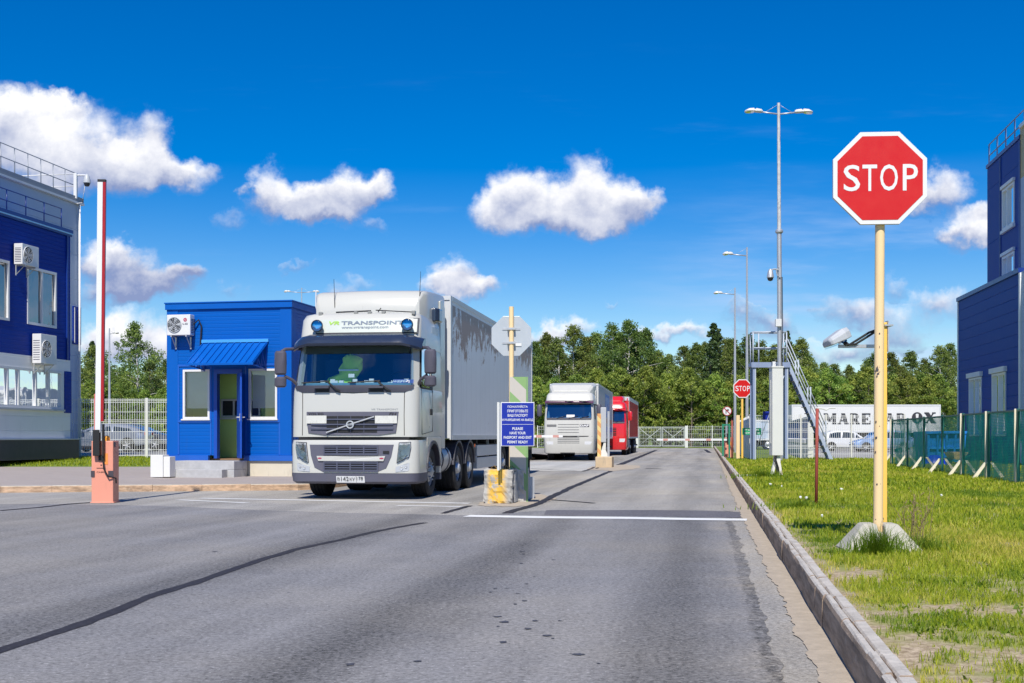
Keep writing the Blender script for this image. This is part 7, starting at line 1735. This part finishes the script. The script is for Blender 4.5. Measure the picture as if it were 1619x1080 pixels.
for q, (px, y, seed) in enumerate(((1436, 11.2, 1), (1452, 11.0, 2))):
    mb = MB(); r = random.Random(seed)
    for k in range(9):
        x0, y0 = r.gauss(0, .04), r.gauss(0, .04); lx, ly, h = r.gauss(0, .16), r.gauss(0, .12), r.uniform(.30, .56)
        pts = [(x0 + lx * f * f, y0 + ly * f * f, h * f) for f in (0, .3, .6, .85, 1)]; mb.tube(pts, [.003, .0028, .0022, .0016, .001], 4)
        for f in (.45, .6, .75, .9):
            b0 = Vector((x0 + lx * f * f, y0 + ly * f * f, h * f)); e = b0 + Vector((r.uniform(-.06, .06), r.uniform(-.05, .05), r.uniform(.03, .09))); mb.tube([b0, e], [.0016, .0008], 3)
            for _ in range(3):
                c = b0.lerp(e, r.uniform(.4, 1)); s_ = .006; mb.add([(c.x - s_, c.y, c.z), (c.x + s_, c.y, c.z), (c.x, c.y + s_, c.z + s_ * 2)], [(0, 1, 2)])
    o = mb.build('dry_weed', mat('dry_stem', (.17, .12, .06), .8, var=.3, scale=20), None, loc=(SX(px, y), y, ZV)); tag(o, ('tall dry branching weed stalks right of the concrete foot', 'second clump of dry weed stalks leaning right beside the first')[q], 'plant', 'dry weeds beside the stop sign')
for k, (px, py) in enumerate(((1218, 767), (1236, 770), (1275, 789), (1266, 788), (1300, 818), (1488, 785), (1330, 775))):
    y = SY(py, ZV + .05); mb = MB(); r = random.Random(k); w = .016 + .014 * r.random()
    mb.loft([[(w * (1 + .3 * r.random()) * math.cos(q) * f, w * .6 * math.sin(q) * f, z) for q in [2 * math.pi * j / 8 for j in range(8)]] for f, z in ((.5, 0), (1, .02), (.8, .035), (.2, .04))])
    o = mb.build('paper_scrap', mat('paper_white', (.75, .75, .73), .8), None, loc=(SX(px, y), y, ZV + .05), rot=(0, .2, k)); tag(o, ('white scrap in the grass at the kerb left of the scanner post', 'white scrap in the grass below the scanner post', 'larger white scrap in the grass left of the red pole', 'small white scrap touching the larger one left of the red pole', 'white scrap in the grass nearer than the red pole', 'white scrap far right in the open grass', 'white scrap right of the thin red pole')[k], 'litter', 'white scraps lying in the grass')

# ------------------------------------------------------------ trees
M_leafA = leafmat('birch_leaves', (.055, .11, .012), (.13, .20, .022), (.24, .31, .035), .38, vary=True)
M_leafB = leafmat('alder_leaves', (.09, .17, .012), (.20, .30, .022), (.33, .42, .035), .42, vary=True)
M_leafC = leafmat('spruce_needles', (.028, .065, .012), (.06, .12, .022), (.10, .17, .03), .2, vary=True)
M_bark = mat('bark', (.16, .13, .10), .9, var=.4, scale=3, bump=.6); M_birch = mat('birch_bark', (.52, .50, .46), .8, var=.3, scale=4, dirt=.8, dirtcol=(.05, .05, .05))
def leaf_cloud(name, clumps, per, size, seed, m, parent):
    """clumps: list of (x,y,z,radius,tone)"""
    rg = np.random.default_rng(seed); C = np.array(clumps); n = len(C) * per
    idx = np.repeat(np.arange(len(C)), per); d = rg.normal(0, 1, (n, 3)); d /= np.linalg.norm(d, axis=1)[:, None]
    rr = rg.uniform(.25, 1, n) ** .6 * C[idx, 3]; p = C[idx, :3] + d * rr[:, None] * np.array([1, 1, .72])
    a = rg.normal(0, 1, (n, 3)); a /= np.linalg.norm(a, axis=1)[:, None]; b = np.cross(a, rg.normal(0, 1, (n, 3))); b /= np.linalg.norm(b, axis=1)[:, None]
    s_ = (size * rg.uniform(.5, 1.25, n))[:, None]
    V_ = np.stack([p - a * s_, p - b * s_ * .62, p + a * s_, p + b * s_ * .62], 1).reshape(-1, 3)
    me = bpy.data.meshes.new(name); me.vertices.add(4 * n); me.vertices.foreach_set('co', V_.ravel()); me.loops.add(4 * n); me.loops.foreach_set('vertex_index', np.arange(4 * n)); me.polygons.add(n); me.polygons.foreach_set('loop_start', np.arange(n) * 4)
    try: me.polygons.foreach_set('loop_total', np.full(n, 4))
    except Exception: pass
    tone = np.clip(C[idx, 4] + rg.normal(0, .16, n), 0, 1); at = me.attributes.new('tone', 'FLOAT', 'POINT'); at.data.foreach_set('value', np.repeat(tone, 4).astype(np.float32))
    me.materials.append(m); me.update(calc_edges=True); me.validate(); o = bpy.data.objects.new(name, me); COL.objects.link(o); o.parent = parent; return o
def make_tree(kind, seed, H):
    r = random.Random(seed); t = thing({'birch': 'birch_tree', 'alder': 'alder_tree', 'spruce': 'spruce_tree'}[kind], 'x', 'tree')
    cl = []; tr = MB(); lean = (r.uniform(-.3, .3), r.uniform(-.3, .3))
    ctr = lambda z: (lean[0] * z / H * 1.5 + .15 * math.sin(z * .6 + seed), lean[1] * z / H)
    if kind == 'spruce':
        for k in range(170):
            f = (k + r.random()) / 170; z = H * (.05 + .94 * f); R_ = (1 - f) ** .85 * H * .17 + .12; q = r.uniform(0, 6.28); u_ = r.uniform(.35, 1) * R_; c = ctr(z)
            cl.append((c[0] + u_ * math.cos(q), c[1] + u_ * math.sin(q), z - u_ * .25, .22 + R_ * .16, r.uniform(.1, .7)))
        per, size, m = 42, .13, M_leafC
    else:
        n = 230 if kind == 'birch' else 190; wid = H * (.265 if kind == 'birch' else .42); zb = .12 if kind == 'birch' else .03
        lobes = [(r.uniform(0, 6.28), r.uniform(.25, .9), r.uniform(.6, 1.25)) for _ in range(9)]
        for k in range(n):
            f = r.random() ** .85; z = H * (zb + (1 - zb) * f); prof = (math.sin(math.pi * min(1, f * .88 + .12)) ** .65) * (1.0 if f < .7 else 1 - (f - .7) * 1.6) ; prof = max(prof * (1 if kind == 'alder' else (1.15 - .35 * f)), .09)
            q = r.uniform(0, 6.28); lob = 1 + .38 * sum(max(0, math.cos(q - a)) ** 4 * (1 if abs(f - b_) < .2 else 0) * c_ for a, b_, c_ in lobes) - .1
            u_ = math.sqrt(r.uniform(.08, 1)) * wid * prof * lob; c = ctr(z)
            cl.append((c[0] + u_ * math.cos(q), c[1] + u_ * math.sin(q), z - (.1 * u_ if kind == 'birch' else 0), r.uniform(.28, .8) * (H / 13) ** .5, r.uniform(.1, .95)))
        per, size, m = 60, .11 if kind == 'birch' else .115, M_leafA if kind == 'birch' else M_leafB
    leaf_cloud('crown', cl, per, size, seed, m, t)
    pts = [(*ctr(z), z) for z in [H * k / 7 for k in range(8)]]; rb = H * .012 + .04
    tr.tube([(p[0], p[1], p[2] - (.3 if i == 0 else 0)) for i, p in enumerate(pts)], [rb * (1 - i / 8.2) for i in range(8)], 8)
    for c in cl[::7]:
        z0 = max(.4, c[2] - .5 - r.random() * 1.2); s0 = ctr(z0); mid = ((s0[0] + c[0]) / 2, (s0[1] + c[1]) / 2, (z0 + c[2]) / 2 + .15); tr.tube([(s0[0], s0[1], z0), mid, c[:3]], [.05 * H / 12, .03 * H / 12, .012], 4, cap=False)
    tr.build('trunk', M_birch if kind == 'birch' else M_bark, t); return t
protos = {'birch': [make_tree('birch', s_, 14.0) for s_ in (1, 2, 3, 4)], 'alder': [make_tree('alder', s_, 8.5) for s_ in (11, 12, 13, 14)], 'spruce': [make_tree('spruce', s_, 14.0) for s_ in (21, 22)]}
used_p = set()
def place_tree(kind, i, x, y, h, label, group, z=-.05):
    P0 = protos[kind][i % len(protos[kind])]; base = {'birch': 14.0, 'alder': 8.5, 'spruce': 14.0}[kind]; s_ = h / base
    t = P0 if P0.name not in used_p else copy_tree(P0)
    used_p.add(P0.name) ; t.location = (x, y, z); t.scale = (s_ * random.uniform(.88, 1.15), s_ * random.uniform(.9, 1.1), s_); t.rotation_euler = (0, 0, random.uniform(0, 6.28)); t['label'] = label; t['group'] = group; return t
random.seed(7)
# skyline survey: (px, top y) of the tree tops
SKYL = [(850, 545), (868, 532), (885, 540), (905, 520), (925, 538), (948, 530), (970, 517), (990, 512), (1008, 530), (1022, 525), (1040, 560), (1060, 565), (1085, 552), (1105, 548), (1122, 513), (1140, 522), (1160, 540), (1180, 535), (1200, 545), (1222, 550), (1245, 525), (1262, 540), (1280, 565), (1300, 578), (1322, 580), (1345, 582), (1368, 572), (1390, 560), (1412, 562), (1435, 560), (1460, 572), (1485, 552), (1505, 548), (1530, 555), (1555, 560)]
def side(px): return 'above the white truck' if px < 935 else 'above the red truck' if px < 1010 else 'over the end of the lane' if px < 1100 else 'behind the far barrier' if px < 1180 else 'behind the steel platform' if px < 1250 else 'above the lettered trailer' if px < 1500 else 'beside the warehouse'
ordn = ['first', 'second', 'third', 'fourth', 'fifth', 'sixth', 'seventh', 'eighth', 'ninth', 'tenth', 'eleventh', 'twelfth', 'thirteenth', 'fourteenth', 'fifteenth', 'sixteenth', 'seventeenth', 'eighteenth', 'nineteenth', 'twentieth']
cnt = {}
def tl(kind, px, row):
    k = (kind, side(px), row); cnt[k] = cnt.get(k, 0) + 1
    return '%s in the %s row %s, %s from left' % ({'birch': 'tall birch', 'alder': 'bushy alder', 'spruce': 'pointed spruce'}[kind], row, side(px), ordn[cnt[k] - 1])
for i, (px, py) in enumerate(SKYL):
    y = 152 + random.uniform(-3, 6); kind = 'spruce' if px in (1122, 1140, 1245) else 'birch'
    place_tree(kind, i, SX(px, y), y, SZ(py, y) * 1.0 + .3, tl(kind, px, 'back'), 'trees beyond the lane')
for i in range(30):
    px = 848 + i * 22.5 + random.uniform(-6, 6); y = 160 + random.uniform(-2, 5); tgt = interp(SKYL, px) + random.uniform(8, 22)
    place_tree('birch', i + 1, SX(px, y), y, SZ(tgt, y), tl('birch', px, 'rearmost'), 'trees beyond the lane')
for i in range(34):
    px = 845 + i * 19.5 + random.uniform(-6, 6); y = 141.5 + random.uniform(-2, 4); top = interp([(845, 608), (900, 600), (980, 590), (1020, 585), (1080, 592), (1150, 600), (1250, 590), (1330, 592), (1420, 588), (1510, 580)], px) + random.uniform(-12, 16)
    place_tree('alder', i, SX(px, y), y, SZ(top, y), tl('alder', px, 'front'), 'trees beyond the lane')
# left gap, between the grey building and the kiosk
def side(px): return 'left of the raised barrier' if px < 160 else 'between the barrier and the kiosk'
for i, (px, py, y, kind) in enumerate(((98, 520, 112, 'birch'), (122, 560, 108, 'birch'), (145, 538, 112, 'spruce'), (150, 548, 106, 'birch'), (178, 585, 112, 'birch'), (196, 590, 108, 'alder'), (218, 513, 104, 'birch'), (240, 572, 112, 'birch'), (262, 572, 108, 'birch'), (285, 560, 112, 'spruce'))):
    place_tree(kind, i, SX(px, y), y, SZ(py, y) - .3, tl(kind, px, 'yard'), 'trees behind the yard', .3)
for i in range(9):
    px = 95 + i * 23; y = 101; place_tree('alder', i, SX(px, y), y, SZ(605 + random.uniform(-8, 14), y) - .3, tl('alder', px, 'hedge'), 'trees behind the yard', .3)
def side(px): return 'left of the raised barrier' if px < 160 else 'behind the kiosk'
for i in range(12):
    px = 90 + i * 20; y = 118; place_tree('birch', i, SX(px, y), y, SZ(600 + random.uniform(-12, 14), y) - .3, tl('birch', px, 'rearmost'), 'trees behind the yard', .3)

# the wood goes on behind the kiosk and the big truck, seen only as one mass
r = random.Random(77); cl = []
for k in range(46):
    x = -62 + k * 1.45 + r.uniform(-1, 1); y = r.uniform(142, 156); h = r.uniform(8.5, 12.5)
    for j in range(60):
        f = r.random() ** .85; w_ = h * .27 * max(.12, math.sin(math.pi * min(1, f * .88 + .12)) ** .65); q = r.uniform(0, 6.28); u_ = math.sqrt(r.random()) * w_
        cl.append((x + u_ * math.cos(q), y + u_ * math.sin(q), .4 + h * f, r.uniform(.5, 1.0), r.uniform(.1, .9)))
dw = leaf_cloud('distant_wood', cl, 34, .15, 5, M_leafA, None); tag(dw, 'far off wood behind the kiosk and the big truck', 'wood', kind='stuff')
